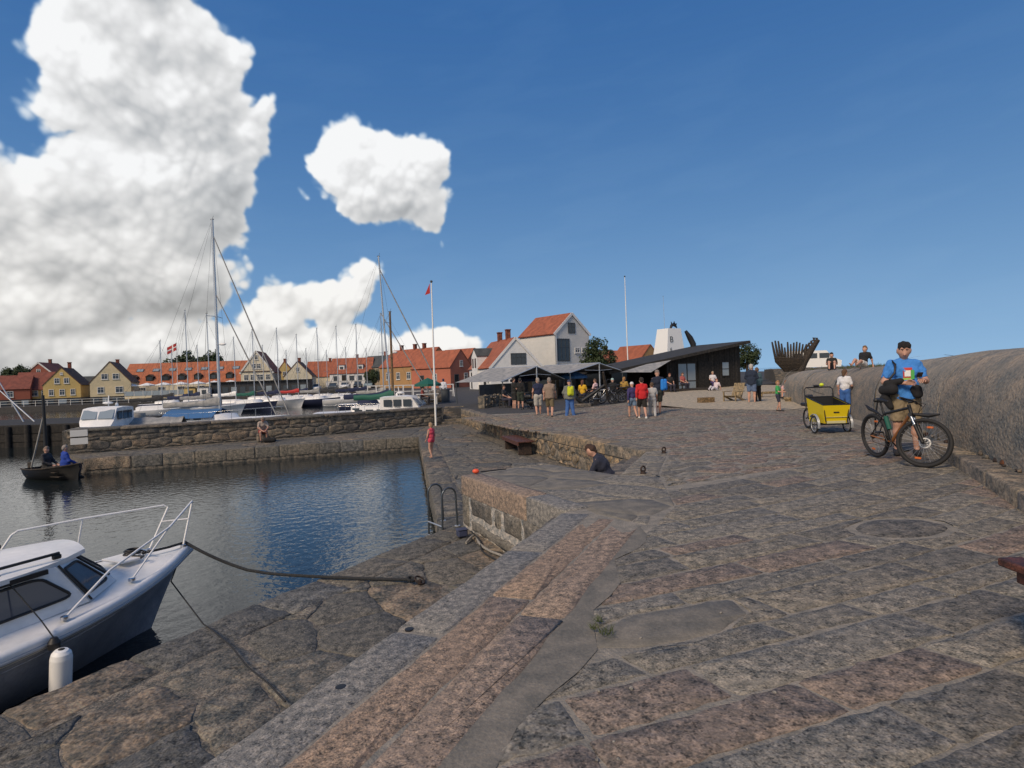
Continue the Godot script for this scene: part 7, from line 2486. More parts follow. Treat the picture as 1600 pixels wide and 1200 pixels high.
# ------------------------------------------------------------------ cafe, hut
func tent(label: String, at: Vector3, yaw: float, wl: float, wr: float, deep: float, eave: float, apex: float) -> void:
	var t := thing("awning_tent", label, "awning", at, yaw)
	var s := Shape.new()
	for q in [[-wl, M.canvas, "roof_canvas"], [wr, M.canvas, "roof_canvas"]]:
		s = Shape.new()
		var rows := []
		for i in 7:
			var u := i / 6.0
			var row := []
			for k in 5:
				row.append(Vector3(q[0] * u, lerpf(apex, eave, u) - 0.10 * sin(PI * u) * (0.6 + 0.4 * sin(k * 1.4)), -deep * k / 4.0))
			rows.append(row)
		s.skin(rows, false, q[0] < 0)
		part("roof_canvas", s, q[1], t)
		s = Shape.new()
		s.tube([Vector3(0, apex - 0.02, 0), Vector3(q[0], eave - 0.02, 0)], 0.035, 7)
		part("rafter", s, M.alu, t)
		s = Shape.new()
		s.tube([Vector3(q[0] * 0.97, eave, 0), Vector3(q[0] * 0.97, -0.05, 0)], 0.035, 7)
		part("post", s, M.darkframe, t)
		s = Shape.new()
		s.tube([Vector3(q[0] * 0.97, eave, -deep), Vector3(q[0] * 0.97, -0.05, -deep)], 0.035, 7)
		part("post", s, M.darkframe, t)
		s = Shape.new()
		s.tube([Vector3(0, apex - 0.5, 0.02), Vector3(q[0] * 0.5, lerpf(apex, eave, 0.5) - 0.16, 0.02)], 0.02, 6)
		part("brace", s, M.alu, t)
	s = Shape.new()
	s.tube([Vector3(0, apex, 0), Vector3(0, -0.05, 0)], 0.045, 8)
	part("centre_post", s, M.alu, t)
	s = Shape.new()
	s.tube([Vector3(0, apex, 0.1), Vector3(0, apex, -deep)], 0.03, 7)
	part("ridge_pole", s, M.alu, t)


func make_cafe() -> void:
	var a1 := Vector3(1.566, 3.887, -37.000)
	tent("pitched grey canvas awning with a steel post at the cafe's street end", onto(a1.x, a1.z), 0.75, 3.0, 2.6, 4.5, 1.40, a1.y - ground(a1.x, a1.z))
	var a2 := Vector3(5.809, 3.986, -39.000)
	tent("pitched grey canvas awning over the cafe tables behind the anchor", onto(a2.x, a2.z), 0.75, 3.0, 2.6, 5.0, 1.65, a2.y - ground(a2.x, a2.z))
	for q in [["navy parasol under the first cafe awning", Vector3(0.956, 2.743, -40.000), M.navy], ["navy parasol behind the brown shirted man", Vector3(3.029, 2.657, -41.000), M.navy], ["blue and white parasol between the two awnings", Vector3(4.044, 2.722, -40.000), M.blue]]:
		var p: Vector3 = q[1]
		parasol(q[0], onto(p.x, p.z), 1.1, 1.45, q[2])
	# wire-basket planter wall
	var pw := thing("gabion_wall", "low wire basket wall filled with round stones at the cafe", "wall", onto(-0.35, -36.4), 1.02)
	var s := Shape.new()
	s.box(Vector3(0, 0.3, 0), Vector3(5.6, 0.7, 0.45))
	part("core", s, M.darkmortar, pw)
	for i in 130:
		s = Shape.new()
		var r := rng.randf_range(0.05, 0.10)
		var e := Vector3(jit(2.75), rng.randf_range(0.05, 0.62), 0.23)
		if i % 4 == 0: e = Vector3(jit(2.75), 0.65, jit(0.2))
		s.blob(e, Vector3(r * 1.3, r, r * 0.8), turned(jit(3)), 5)
		part("stone", s, M.wallstone[i % 6], pw)
	s = Shape.new()
	s.box(Vector3(0, 1.0, -0.1), Vector3(5.6, 0.62, 0.05))
	part("windbreak", s, M.darkcanvas, pw)
	# tables
	for q in [[Vector3(4.376, 1.464, -33.600), "dark cafe table between yellow and pink shirted people"], [Vector3(6.058, 1.478, -33.600), "dark cafe table behind the parked bicycles"], [Vector3(2.308, 1.399, -38.000), "dark cafe table under the navy parasol"]]:
		var p: Vector3 = q[0]
		var t := thing("cafe_table", q[1], "table", onto(p.x, p.z), 0.4)
		s = Shape.new()
		s.block(Vector3(0, 0.73, 0), Vector3(1.1, 0.05, 0.75), 0.015)
		part("tabletop", s, M.oldwood, t)
		for c in [[-1, -1], [-1, 1], [1, -1], [1, 1]]:
			s = Shape.new()
			s.bar(Vector3(c[0] * 0.48, 0.71, c[1] * 0.3), Vector3(c[0] * 0.48, -0.03, c[1] * 0.3), 0.05, 0.05)
			part("leg", s, M.oldwood, t)
	# dark timber cafe front behind the awnings
	var cf := thing("cafe_building", "dark timber cafe building with shelves behind the awnings", "building", onto(5.4, -44.5), 0.25)
	for i in 16:
		s = Shape.new()
		s.box(Vector3(-4.6 + i * 0.6, 1.0, 0.012 * (i % 3)), Vector3(0.585, 2.2, 0.1))
		part("board", s, M.tarwood[(i * 3) % 4], cf)
	s = Shape.new()
	s.box(Vector3(0, 0.9, -1.6), Vector3(9.6, 2.3, 3.0))
	part("wall", s, M.tarwood[2], cf)
	for i in 4:
		s = Shape.new()
		s.block(Vector3(-3.4 + i * 2.1, 1.2, 0.09), Vector3(1.3, 1.2, 0.05), 0.01)
		part("window", s, M.glass, cf)
	# ---- the tarred hut
	var h0 := onto(Vector3(11.292, 1.875, -43.000).x, Vector3(11.292, 1.875, -43.000).z)
	var h1 := onto(Vector3(17.641, 1.791, -45.500).x, Vector3(17.641, 1.791, -45.500).z)
	var dir := Vector2(h1.x - h0.x, h1.z - h0.z)
	var w := dir.length()
	var yaw := -atan2(dir.y, dir.x)
	var hut := thing("timber_hut", "black tarred timber hut with a sloping flat roof on the sand", "hut", h0, yaw)
	var y0: float = Vector3(11.364, 4.164, -43.000).y - h0.y
	var y1: float = Vector3(17.744, 5.250, -45.500).y - h0.y
	s = Shape.new()
	s.slab(Vector3(0, 0, -5.0), PackedVector2Array([Vector2(0.02, -0.4), Vector2(w - 0.02, -0.4), Vector2(w - 0.02, y1 - 0.1), Vector2(0.02, y0 - 0.1)]), 4.98)
	part("wall", s, M.tarwood[2], hut)
	var n := 27
	for i in n:
		var x := w * (i + 0.5) / n
		var top := lerpf(y0, y1, (i + 0.5) / n) - 0.12
		s = Shape.new()
		s.box(Vector3(x, top * 0.5 - 0.1, 0.025 + 0.012 * (i % 2)), Vector3(w / n - 0.02, top + 0.2, 0.035))
		part("board", s, M.tarwood[(i * 5 + i / 3) % 4], hut)
	for i in 16:
		var top := y1 - 0.12
		s = Shape.new()
		s.box(Vector3(w + 0.02 + 0.012 * (i % 2), top * 0.5 - 0.1, -0.16 - i * 0.31), Vector3(0.035, top + 0.2, 0.29))
		part("board", s, M.tarwood[(i * 3) % 4], hut)
	s = Shape.new()
	var slope := atan2(y1 - y0, w)
	var rl := w + 5.6
	s.box(Vector3((w + 0.3 - 5.3) * 0.5, lerpf(y0, y1, ((w + 0.3 - 5.3) * 0.5) / w) + 0.03, -2.3), Vector3(rl / cos(slope), 0.14, 6.2), Basis(Vector3.BACK, slope))
	part("roof", s, M.felt, hut)
	s = Shape.new()
	s.bar(Vector3(-5.3, lerpf(y0, y1, -5.3 / w) - 0.02, 0.84), Vector3(w + 0.3, lerpf(y0, y1, (w + 0.3) / w) - 0.02, 0.84), 0.04, 0.2)
	part("fascia", s, M.tarwood[3], hut)
	s = Shape.new()                                         # grey canvas porch roof
	s.quad(Vector3(-4.9, lerpf(y0, y1, -5.0 / w) - 0.05, 1.6), Vector3(-3.0, lerpf(y0, y1, -3.6 / w) - 0.35, 2.4), Vector3(-0.2, y0 - 0.1, 0.9), Vector3(-2.2, lerpf(y0, y1, -2.2 / w) + 0.02, 0.86))
	part("porch_canvas", s, M.canvas, hut)
	var sc := w / 120.0
	for q in [[1058, 1071.5, 1.95, "glass_door"], [1071.8, 1085, 1.95, "glass_door"]]:
		var xa: float = (q[0] - 1042) / 115.0 * w
		var xb: float = (q[1] - 1042) / 115.0 * w
		s = Shape.new()
		s.box(Vector3((xa + xb) * 0.5, 1.0, 0.085), Vector3(xb - xa - 0.06, q[2] - 0.1, 0.02))
		var pane := part(q[3], s, M.paleglass, hut)
		s = Shape.new()
		for e in [[xa, 0.06], [xb, 0.06]]:
			s.box(Vector3(e[0], 1.0, 0.09), Vector3(0.06, q[2], 0.05))
		s.box(Vector3((xa + xb) * 0.5, 0.03, 0.09), Vector3(xb - xa, 0.1, 0.05))
		s.box(Vector3((xa + xb) * 0.5, 0.66, 0.092), Vector3(xb - xa, 0.06, 0.05))
		s.box(Vector3((xa + xb) * 0.5, 1.99, 0.09), Vector3(xb - xa, 0.06, 0.05))
		part("frame", s, M.oldwood, pane)
	s = Shape.new()
	s.box(Vector3((1097 - 1042) / 115.0 * w, 1.0, 0.10), Vector3(0.95, 2.1, 0.06))
	part("plank_door", s, M.tarwood[0], hut)
	s = Shape.new()
	s.box(Vector3((1132 - 1042) / 115.0 * w, 1.45, 0.085), Vector3(0.62, 1.0, 0.02))
	var wp := part("window", s, M.paleglass, hut)
	s = Shape.new()
	for e in [[-0.34, 0.0, 0.06, 1.1], [0.34, 0.0, 0.06, 1.1], [0.0, 0.53, 0.7, 0.06], [0.0, -0.53, 0.7, 0.06], [0.0, 0.0, 0.7, 0.05]]:
		s.box(Vector3((1132 - 1042) / 115.0 * w + e[0], 1.45 + e[1], 0.09), Vector3(e[2], e[3], 0.05))
	part("frame", s, M.tarwood[3], wp)
	# deck before the door
	var deck := thing("timber_deck", "low grey board deck before the hut's glass doors", "deck", h0 + turned(yaw) * Vector3(0.6, 0.0, 1.4), yaw)
	for i in 8:
		s = Shape.new()
		s.box(Vector3(0, 0.06, -1.0 + i * 0.26), Vector3(4.2, 0.14, 0.24))
		part("plank", s, M.oldwood, deck)
	# ---- the white tower behind the hut with its marks and dark flue
	var tp := onto(Vector3(16.044, 4.238, -60.000).x, Vector3(16.044, 4.238, -60.000).z)
	var tw := thing("white_tower", "white tapering tower with dark lettering behind the black hut", "tower", tp, 0.55)
	var hh: float = Vector3(16.148, 7.558, -60.000).y - tp.y
	s = Shape.new()
	s.skin([[Vector3(-1.75, -0.3, 1.2), Vector3(1.75, -0.3, 1.2), Vector3(1.75, -0.3, -1.2), Vector3(-1.75, -0.3, -1.2)], [Vector3(-1.75, -0.3, 1.2), Vector3(1.75, -0.3, 1.2), Vector3(1.75, -0.3, -1.2), Vector3(-1.75, -0.3, -1.2)]], true)
	var bt := [Vector3(-1.75, -0.3, 1.2), Vector3(1.75, -0.3, 1.2), Vector3(1.75, -0.3, -1.2), Vector3(-1.75, -0.3, -1.2)]
	var tt := [Vector3(-0.75, hh, 0.75), Vector3(1.05, hh, 0.75), Vector3(1.05, hh, -0.75), Vector3(-0.75, hh, -0.75)]
	s = Shape.new()
	for i in 4:
		s.quad(bt[i], bt[(i + 1) % 4], tt[(i + 1) % 4], tt[i])
	s.quad(tt[0], tt[1], tt[2], tt[3])
	part("shaft", s, M.paint, tw)
	for q in [["B", 0.80, 0.62, 0.62], ["6", 0.62, 0.44, 0.34]]:
		var tm := TextMesh.new()
		tm.text = q[0]
		tm.font = SystemFont.new()
		tm.font.font_names = PackedStringArray(["Droid Sans"])
		tm.font_size = 64
		tm.pixel_size = q[3] / 48.0
		tm.depth = 0.03
		var v: float = q[1]
		var mi := part("letter", tm, M.darkframe, tw)
		var lx := lerpf(-1.75, -0.75, v)
		var face_b := Basis(Vector3.RIGHT, -atan2(0.45, hh))
		mi.transform = Transform3D(face_b, Vector3(lx + 0.52, hh * v, lerpf(1.2, 0.75, v) + 0.02))
	s = Shape.new()
	s.tube([Vector3(0.3, hh - 0.1, 0), Vector3(0.55, hh + 0.35, 0.0), Vector3(0.9, hh + 0.5, 0), Vector3(1.3, hh + 0.15, 0)], [0.08, 0.16, 0.2, 0.06], 7)
	s.tube([Vector3(0.6, hh + 0.4, 0), Vector3(0.5, hh + 0.75, 0)], [0.1, 0.03], 6)
	s.tube([Vector3(0.9, hh + 0.5, 0), Vector3(0.95, hh + 0.8, 0)], [0.12, 0.03], 6)
	s.tube([Vector3(1.1, hh + 0.35, 0), Vector3(1.3, hh + 0.6, 0)], [0.1, 0.03], 6)
	part("bird_finial", s, M.black, tw)
	var fl := thing("bent_flue", "thick black bent flue pipe rising over the hut roof", "pipe", onto(Vector3(15.442, 4.281, -50.000).x, Vector3(15.442, 4.281, -50.000).z))
	var f0 := fl.position
	s = Shape.new()
	s.tube([Vector3(0, 0.1, 0), Vector3(15.467, 5.095, -50.000) - f0, Vector3(15.479, 5.475, -50.000) - f0, Vector3(15.224, 6.026, -50.000) - f0, Vector3(14.862, 6.636, -50.000) - f0], [0.22, 0.22, 0.25, 0.24, 0.12], 10)
	part("pipe", s, M.black, fl)
	# ---- flagpoles
	pole("white flagpole with a knob behind the cafe", onto(Vector3(13.859, 4.792, -70.000).x, Vector3(13.859, 4.792, -70.000).z), Vector3(13.799, 14.665, -70.000), 0.075, M.paint)
	pole("thin grey aerial mast beside the white tower", onto(Vector3(16.330, 4.951, -62.000).x, Vector3(16.330, 4.951, -62.000).z), Vector3(16.189, 11.146, -62.000), 0.03, M.alu)
	pole("small flagpole on the far quay with a red and white flag", land(Vector3(-59.058, 1.738, -104.000)), Vector3(-58.882, 11.227, -104.000), 0.05, M.paint)
	var fp := Vector3(-58.925, 10.212, -104.000)
	var fg := thing("flag", "red flag with white cross flying on the far quay", "flag", fp, 0.25)
	for q in [["red_cloth", 0.0, M.red], ["white_cross", 0.012, M.paint]]:
		s = Shape.new()
		var top := func(u: float, v: float) -> Vector3: return Vector3(-u * 1.5, 1.0 - v * 1.25 - u * 0.75, 0.10 * sin(u * 6.0 + v) + q[1])
		if q[0] == "red_cloth":
			for i in 8:
				s.quad(top.call(i / 8.0, 1.0), top.call((i + 1) / 8.0, 1.0), top.call((i + 1) / 8.0, 0.0), top.call(i / 8.0, 0.0))
		else:
			for i in 8:
				s.quad(top.call(i / 8.0, 0.58), top.call((i + 1) / 8.0, 0.58), top.call((i + 1) / 8.0, 0.42), top.call(i / 8.0, 0.42))
			s.quad(top.call(0.33, 1.0), top.call(0.46, 1.0), top.call(0.46, 0.0), top.call(0.33, 0.0))
		part(q[0], s, q[2], fg)
	var base := Vector3(-4.5, 0.6, -34.15)
	pole("tall white flagpole on the lower quay beside the far steps", base, Vector3(-4.457, 8.939, -34.150), 0.06, M.paint)
	var pt := Vector3(-4.494, 8.940, -34.150)
	var pen := thing("pennant", "small red pennant hanging at the top of the tall white flagpole", "flag", pt + Vector3(-0.06, -0.1, 0))
	s = Shape.new()
	s.tri(Vector3(0, 0.0, 0), Vector3(-0.30, -0.68, 0.05), Vector3(0.0, -0.58, 0))
	s.tri(Vector3(0, 0.0, -0.004), Vector3(-0.18, -0.5, -0.06), Vector3(0.0, -0.58, -0.004))
	part("cloth", s, M.red, pen)


func pole(label: String, foot: Vector3, top: Vector3, r: float, m: Material) -> void:
	var t := thing("flagpole", label, "pole", foot)
	var s := Shape.new()
	var e := top - foot
	s.tube([Vector3(0, -0.05, 0), e * 0.5, e], [r, r * 0.85, r * 0.5], 10)
	part("shaft", s, m, t)
	s = Shape.new()
	s.blob(e, Vector3.ONE * r * 1.3, Basis(), 8)
	part("knob", s, M.darkframe, t)


# ------------------------------------------------------------------ bicycles
func spoke_wheel(t: Node3D, c: Vector3, r: float, tyre: float, axle: Vector3, rim: Material) -> Node3D:
	var s := Shape.new()
	s.ring(c, axle, r - tyre, tyre, 40, 10)
	var w := part("wheel", s, M.rubber, t)
	s = Shape.new()
	s.ring(c, axle, r - tyre * 2.0 - 0.006, 0.011, 40, 6)
	part("rim", s, rim, w)
	s = Shape.new()
	s.tube([c - axle * 0.05, c + axle * 0.05], 0.022, 10)
	part("hub", s, M.black, w)
	s = Shape.new()
	var x := Vector3.UP.cross(axle).normalized()
	for i in 28:
		var a := TAU * i / 28.0
		var d := (x * cos(a) + Vector3.UP * sin(a))
		var o := axle * (0.03 if i % 2 == 0 else -0.03) + (x * cos(a + 0.5 * (1 if i % 4 < 2 else -1)) + Vector3.UP * sin(a + 0.5 * (1 if i % 4 < 2 else -1))) * 0.02
		s.tube([c + o, c + d * (r - tyre * 2.0)], 0.0016, 4, false)
	part("spokes", s, M.alu, w)
	return w


# own axes: front wheel towards +z, x to the rider's left, tyres on y = 0. steer: angle of the front fork
func bicycle(label: String, at: Vector3, yaw: float, frame: Material, accent: Material, steer: float, fine: bool, lean := 0.0, group := "") -> Node3D:
	var t := thing("bicycle", label, "bicycle", at, yaw, group)
	t.rotation.z = lean
	var r := 0.365
	var rear := Vector3(0, r, -0.53)
	var bb := Vector3(0, 0.31, -0.10)
	var seat_top := Vector3(0, 0.78, -0.26)
	var head_t := Vector3(0, 0.90, 0.37)
	var head_b := Vector3(0, 0.78, 0.41)
	var ax := Basis(Vector3.UP, steer) 
	var axis := (head_t - head_b).normalized()
	var fr := Basis(axis, steer)
	var hubf := head_b + fr * (Vector3(0, r, 0.60) - head_b)
	var fx := fr * Vector3.RIGHT
	spoke_wheel(t, rear, r, 0.029, Vector3.RIGHT, M.black)
	spoke_wheel(t, hubf, r, 0.029, fx, M.black)
	var s := Shape.new()
	s.tube([head_b + axis * 0.02, bb], 0.024, 9)
	part("down_tube", s, accent, t)
	s = Shape.new()
	s.tube([head_t - axis * 0.03, Vector3(0, 0.74, -0.245)], 0.021, 9)
	part("top_tube", s, frame, t)
	s = Shape.new()
	s.tube([bb, seat_top], 0.018, 9)
	part("seat_tube", s, frame, t)
	s = Shape.new()
	s.tube([head_b - axis * 0.02, head_t + axis * 0.02], 0.026, 10)
	part("head_tube", s, frame, t)
	for x in [-1.0, 1.0]:
		s = Shape.new()
		s.tube([Vector3(x * 0.02, 0.72, -0.245), rear + Vector3(x * 0.065, 0, 0)], 0.010, 7)
		part("seat_stay", s, frame, t)
		s = Shape.new()
		s.tube([bb + Vector3(x * 0.035, 0, 0), rear + Vector3(x * 0.065, 0, 0)], 0.012, 7)
		part("chain_stay", s, accent, t)
		s = Shape.new()
		s.tube([head_b + fx * x * 0.065 + axis * -0.02, head_b.lerp(hubf, 0.45) + fx * x * 0.068], 0.020, 9)
		part("fork_stanchion", s, M.steel, t)
		s = Shape.new()
		s.tube([head_b.lerp(hubf, 0.38) + fx * x * 0.068, hubf + fx * x * 0.062], 0.025, 9)
		part("fork_leg", s, M.black, t)
		s = Shape.new()
		s.tube([bb + Vector3(x * 0.07, 0, 0), bb + Vector3(x * 0.085, -0.15 * x, 0.08 * x)], 0.012, 7)
		s.block(bb + Vector3(x * 0.14, -0.15 * x, 0.08 * x), Vector3(0.10, 0.025, 0.085), 0.006)
		part("crank_pedal", s, M.black, t)
	s = Shape.new()
	s.bar(head_b + fx * 0.09 - axis * 0.02, head_b - fx * 0.09 - axis * 0.02, 0.05, 0.05)
	part("fork_crown", s, M.black, t)
	s = Shape.new()
	s.tube([seat_top - Vector3(0, 0.05, 0), Vector3(0, 0.93, -0.315)], 0.015, 8)
	part("seat_post", s, M.black, t)
	part("saddle", nets([[Vector3(0, 0.945, -0.13), Vector3(0, 0.955, -0.30), 0.020, 0.034], [Vector3(-0.045, 0.955, -0.38), Vector3(0.045, 0.955, -0.38), 0.030, 0.030], [Vector3(0, 0.955, -0.30), Vector3(0, 0.955, -0.38), 0.034, 0.036]], 0.012, 0.02), M.black, t)
	var st := head_t + axis * 0.05
	var fwd := fr * Vector3(0, 0, 1)
	s = Shape.new()
	s.tube([st, st + fwd * 0.07 + Vector3(0, 0.02, 0)], 0.017, 8)
	s.tube([st + fwd * 0.07 - fx * 0.36 - fwd * 0.06 + Vector3(0, 0.03, 0), st + fwd * 0.07 - fx * 0.14 + Vector3(0, 0.03, 0), st + fwd * 0.07 + fx * 0.14 + Vector3(0, 0.03, 0), st + fwd * 0.07 + fx * 0.36 - fwd * 0.06 + Vector3(0, 0.03, 0)], 0.014, 8)
	var hb := part("handlebar", s, M.black, t)
	for x in [-1.0, 1.0]:
		s = Shape.new()
		s.tube([st + fwd * 0.025 + fx * x * 0.25 + Vector3(0, 0.03, 0), st + fwd * 0.01 + fx * x * 0.37 + Vector3(0, 0.03, 0)], 0.019, 8)
		part("grip", s, M.rubber, hb)
		s = Shape.new()
		s.tube([st + fwd * 0.06 + fx * x * 0.22 + Vector3(0, 0.02, 0), st + fwd * 0.09 + fx * x * 0.32 + Vector3(0, -0.01, 0)], 0.008, 6)
		part("brake_lever", s, M.black, hb)
	s = Shape.new()
	s.ring(bb + Vector3(-0.055, 0, 0), Vector3.RIGHT, 0.085, 0.007, 24, 5)
	s.ring(bb + Vector3(-0.055, 0, 0), Vector3.RIGHT, 0.05, 0.005, 18, 5)
	part("chainring", s, M.black, t)
	s = Shape.new()
	s.tube([bb + Vector3(-0.055, 0.085, 0), rear + Vector3(-0.055, 0.045, 0)], 0.005, 5)
	s.tube([bb + Vector3(-0.055, -0.085, 0), rear + Vector3(-0.055, -0.10, 0.03), rear + Vector3(-0.055, -0.045, 0)], 0.005, 5)
	part("chain", s, M.iron, t)
	s = Shape.new()
	s.lathe(rear + Vector3(-0.03, 0, 0), [[0.055, 0.0], [0.055, 0.008], [0.035, 0.03], [0.02, 0.031]], 18, Basis(Vector3.FORWARD, -PI / 2))
	part("sprockets", s, M.iron, t)
	if fine:
		s = Shape.new()                        # brake disc
		s.ring(hubf + fx * 0.048, fx, 0.068, 0.012, 30, 5)
		for i in 6:
			var d := Basis(fx, TAU * i / 6.0) * (fr * Vector3.UP)
			s.tube([hubf + fx * 0.048 + d * 0.015, hubf + fx * 0.048 + d * 0.066], 0.005, 5)
		part("brake_disc", s, M.paint, t)
		s = Shape.new()
		s.block(hubf + fx * 0.06 + fr * Vector3(0, 0.05, -0.07), Vector3(0.04, 0.07, 0.05), 0.008)
		part("brake_caliper", s, M.black, t)
		for q in [[hubf, 0.24, fx, fr], [hubf, -0.24, fx, fr], [rear, 0.24, Vector3.RIGHT, Basis()], [rear, -0.24, Vector3.RIGHT, Basis()]]:
			s = Shape.new()
			var c: Vector3 = q[0] + q[3] * Basis(Vector3.RIGHT, 0.25) * Vector3(0, q[1], 0)
			s.block(c, Vector3(0.018, 0.032, 0.085), 0.007, q[3])
			part("reflector", s, M.orange, t)
		s = Shape.new()                        # short mudguards
		s.tube([Vector3(0, 0.70, -0.30), Vector3(0, 0.76, -0.45), Vector3(0, 0.80, -0.62), Vector3(0, 0.86, -0.72)], [0.012, 0.022, 0.03, 0.012], 7)
		part("rear_mudguard", s, M.black, t)
		s = Shape.new()
		s.tube([head_b + fwd * 0.02, head_b + fwd * 0.22 - Vector3(0, 0.01, 0), head_b + fwd * 0.36 + Vector3(0, 0.02, 0)], [0.02, 0.032, 0.014], 7)
		part("front_mudguard", s, M.black, t)
		s = Shape.new()
		s.tube([bb + Vector3(0.03, 0.0, -0.06), Vector3(0.24, 0.012, -0.14)], 0.011, 7)
		part("kickstand", s, M.black, t)
		s = Shape.new()
		for x in [-1.0, 1.0]:
			s.tube([st + fwd * 0.08 + fx * x * 0.24 + Vector3(0, 0.02, 0), st + fwd * 0.20 + fx * x * 0.10 + Vector3(0, 0.0, 0), st + fwd * 0.13 - Vector3(0, 0.14, 0), head_b + fwd * 0.06 + fx * 0.05], 0.004, 5)
		part("brake_cable", s, M.black, t)
		s = Shape.new()
		s.tube([Vector3(0, 0.50, -0.135), Vector3(0.0, 0.70, -0.21)], 0.035, 10)
		part("lock", s, M.green, t)
	return t


func make_things() -> void:
	# ---- the bicycle on the quay and the yellow cargo tricycle
	bicycle("black and copper mountain bike standing on its kickstand by the sea wall", Vector3(6.02, ground(6.14, -9.2), -9.25), 0.0, M.black, plain(0.42, 0.17, 0.06, 0.35, 0.4), 0.72, true, 0.05)
	cargo_trike()
	for q in [[Vector3(4.711, 1.582, -31.000), 1.75, "silver bicycle parked beside the anchor"], [Vector3(5.334, 1.501, -31.500), -1.35, "dark bicycle leaning behind the silver one"], [Vector3(6.082, 1.519, -32.000), 1.6, "bicycle parked at the end of the cafe row"]]:
		var p: Vector3 = q[0]
		bicycle(q[2], onto(p.x, p.z), q[1], M.alu if q[2].begins_with("silver") else M.black, M.alu if q[2].begins_with("silver") else M.darkframe, 0.2, false, 0.08, "bicycles parked at the cafe")
	# ---- anchor
	var ap := onto(Vector3(3.932, 1.435, -30.500).x, Vector3(3.932, 1.435, -30.500).z)
	var an := thing("anchor", "big black iron anchor set up in front of the cafe", "anchor", ap, 0.1)
	var s := Shape.new()
	s.tube([Vector3(-0.35, 0.28, 0), Vector3(0.35, 0.72, 0), Vector3(1.0, 1.15, 0)], [0.10, 0.085, 0.07], 9)
	part("shank", s, M.black, an)
	s = Shape.new()
	s.tube([Vector3(-0.75, 0.85, 0.0), Vector3(-0.62, 0.42, 0.0), Vector3(-0.38, 0.22, 0), Vector3(-0.05, 0.10, 0), Vector3(0.45, 0.10, 0)], [0.04, 0.09, 0.12, 0.09, 0.04], 9)
	part("arms", s, M.black, an)
	for e in [Vector3(-0.70, 0.72, 0.02), Vector3(0.36, 0.14, 0.02)]:
		s = Shape.new()
		s.slab(e, PackedVector2Array([Vector2(-0.20, -0.12), Vector2(0.22, -0.02), Vector2(-0.02, 0.22)]), 0.06)
		part("fluke", s, M.black, an)
	s = Shape.new()
	s.tube([Vector3(0.75, 1.75, 0.25), Vector3(0.92, 1.10, 0.0), Vector3(1.08, 0.5, -0.25)], [0.06, 0.10, 0.06], 8)
	part("stock", s, M.oldwood, an)
	s = Shape.new()
	s.ring(Vector3(1.10, 1.22, 0), Vector3(0, 0, 1), 0.13, 0.025, 18, 6)
	part("ring", s, M.black, an)
	s = Shape.new()
	s.block(Vector3(-0.35, 0.05, 0), Vector3(0.9, 0.22, 0.5), 0.04)
	part("plinth", s, M.wallstone[1], an)
	# ---- pushchair
	var pc := thing("pushchair", "black pushchair beside the black jacketed person", "pushchair", Vector3(0.899, 1.400, -31.198), 2.6)
	s = Shape.new()
	for x in [-0.24, 0.24]:
		s.tube([Vector3(x, 0.16, 0.32), Vector3(x, 0.55, 0.0), Vector3(x, 1.02, -0.38)], 0.016, 6)
		s.tube([Vector3(x, 0.16, -0.30), Vector3(x, 0.52, 0.03)], 0.016, 6)
	s.tube([Vector3(-0.24, 1.02, -0.38), Vector3(0.24, 1.02, -0.38)], 0.02, 6)
	part("frame", s, M.black, pc)
	part("seat", nets([[Vector3(-0.13, 0.5, 0.1), Vector3(0.13, 0.5, 0.1), 0.12, 0.12], [Vector3(-0.13, 0.8, -0.14), Vector3(0.13, 0.8, -0.14), 0.13, 0.13], [Vector3(0, 0.35, 0.25), Vector3(0, 0.5, 0.1), 0.14, 0.14]], 0.035, 0.05), M.black, pc)
	for x in [-0.27, 0.27]:
		for z in [-0.30, 0.32]:
			s = Shape.new()
			s.ring(Vector3(x, 0.13, z), Vector3.RIGHT, 0.11, 0.022, 18, 6)
			part("wheel", s, M.rubber, pc)
	# ---- benches
	var bn := thing("bench", "reddish brown plank bench against the tan wall on the lower quay", "bench", Vector3(0.12, LOW + 0.02, -21.0), -1.32)
	for i in 4:
		s = Shape.new()
		s.block(Vector3(0, 0.44, -0.24 + i * 0.155), Vector3(2.3, 0.05, 0.14), 0.01)
		part("plank", s, M.redwood, bn)
	s = Shape.new()
	s.block(Vector3(0, 0.38, 0.27), Vector3(2.3, 0.12, 0.04), 0.008)
	part("apron", s, M.redwood, bn)
	for x in [-0.95, 0.95]:
		s = Shape.new()
		s.block(Vector3(x, 0.20, 0), Vector3(0.12, 0.42, 0.46), 0.01)
		part("leg", s, M.iron, bn)
	var b2 := thing("bench", "dark red wooden bench corner at the edge of the paving", "bench", Vector3(2.91, ground(2.86, -2.3), -2.31), -1.571)
	for i in 4:
		s = Shape.new()
		s.block(Vector3(-0.05, 0.445, -0.225 + i * 0.15), Vector3(1.7, 0.045, 0.135), 0.008)
		part("plank", s, M.redwood, b2)
	for x in [-0.80, 0.62]:
		for z in [-0.17, 0.17]:
			s = Shape.new()
			s.block(Vector3(x, 0.20, z), Vector3(0.07, 0.45, 0.07), 0.006)
			part("leg", s, M.redwood, b2)
		s = Shape.new()
		s.block(Vector3(x, 0.385, 0), Vector3(0.06, 0.07, 0.5), 0.006)
		part("bearer", s, M.redwood, b2)
	# ---- ladder down to the water
	var ld := thing("harbour_ladder", "bent steel handrails of a ladder at the lower quay's edge", "ladder", Vector3(-1.44, LOW, -10.8), -0.95)
	ld.scale = Vector3.ONE * 0.88
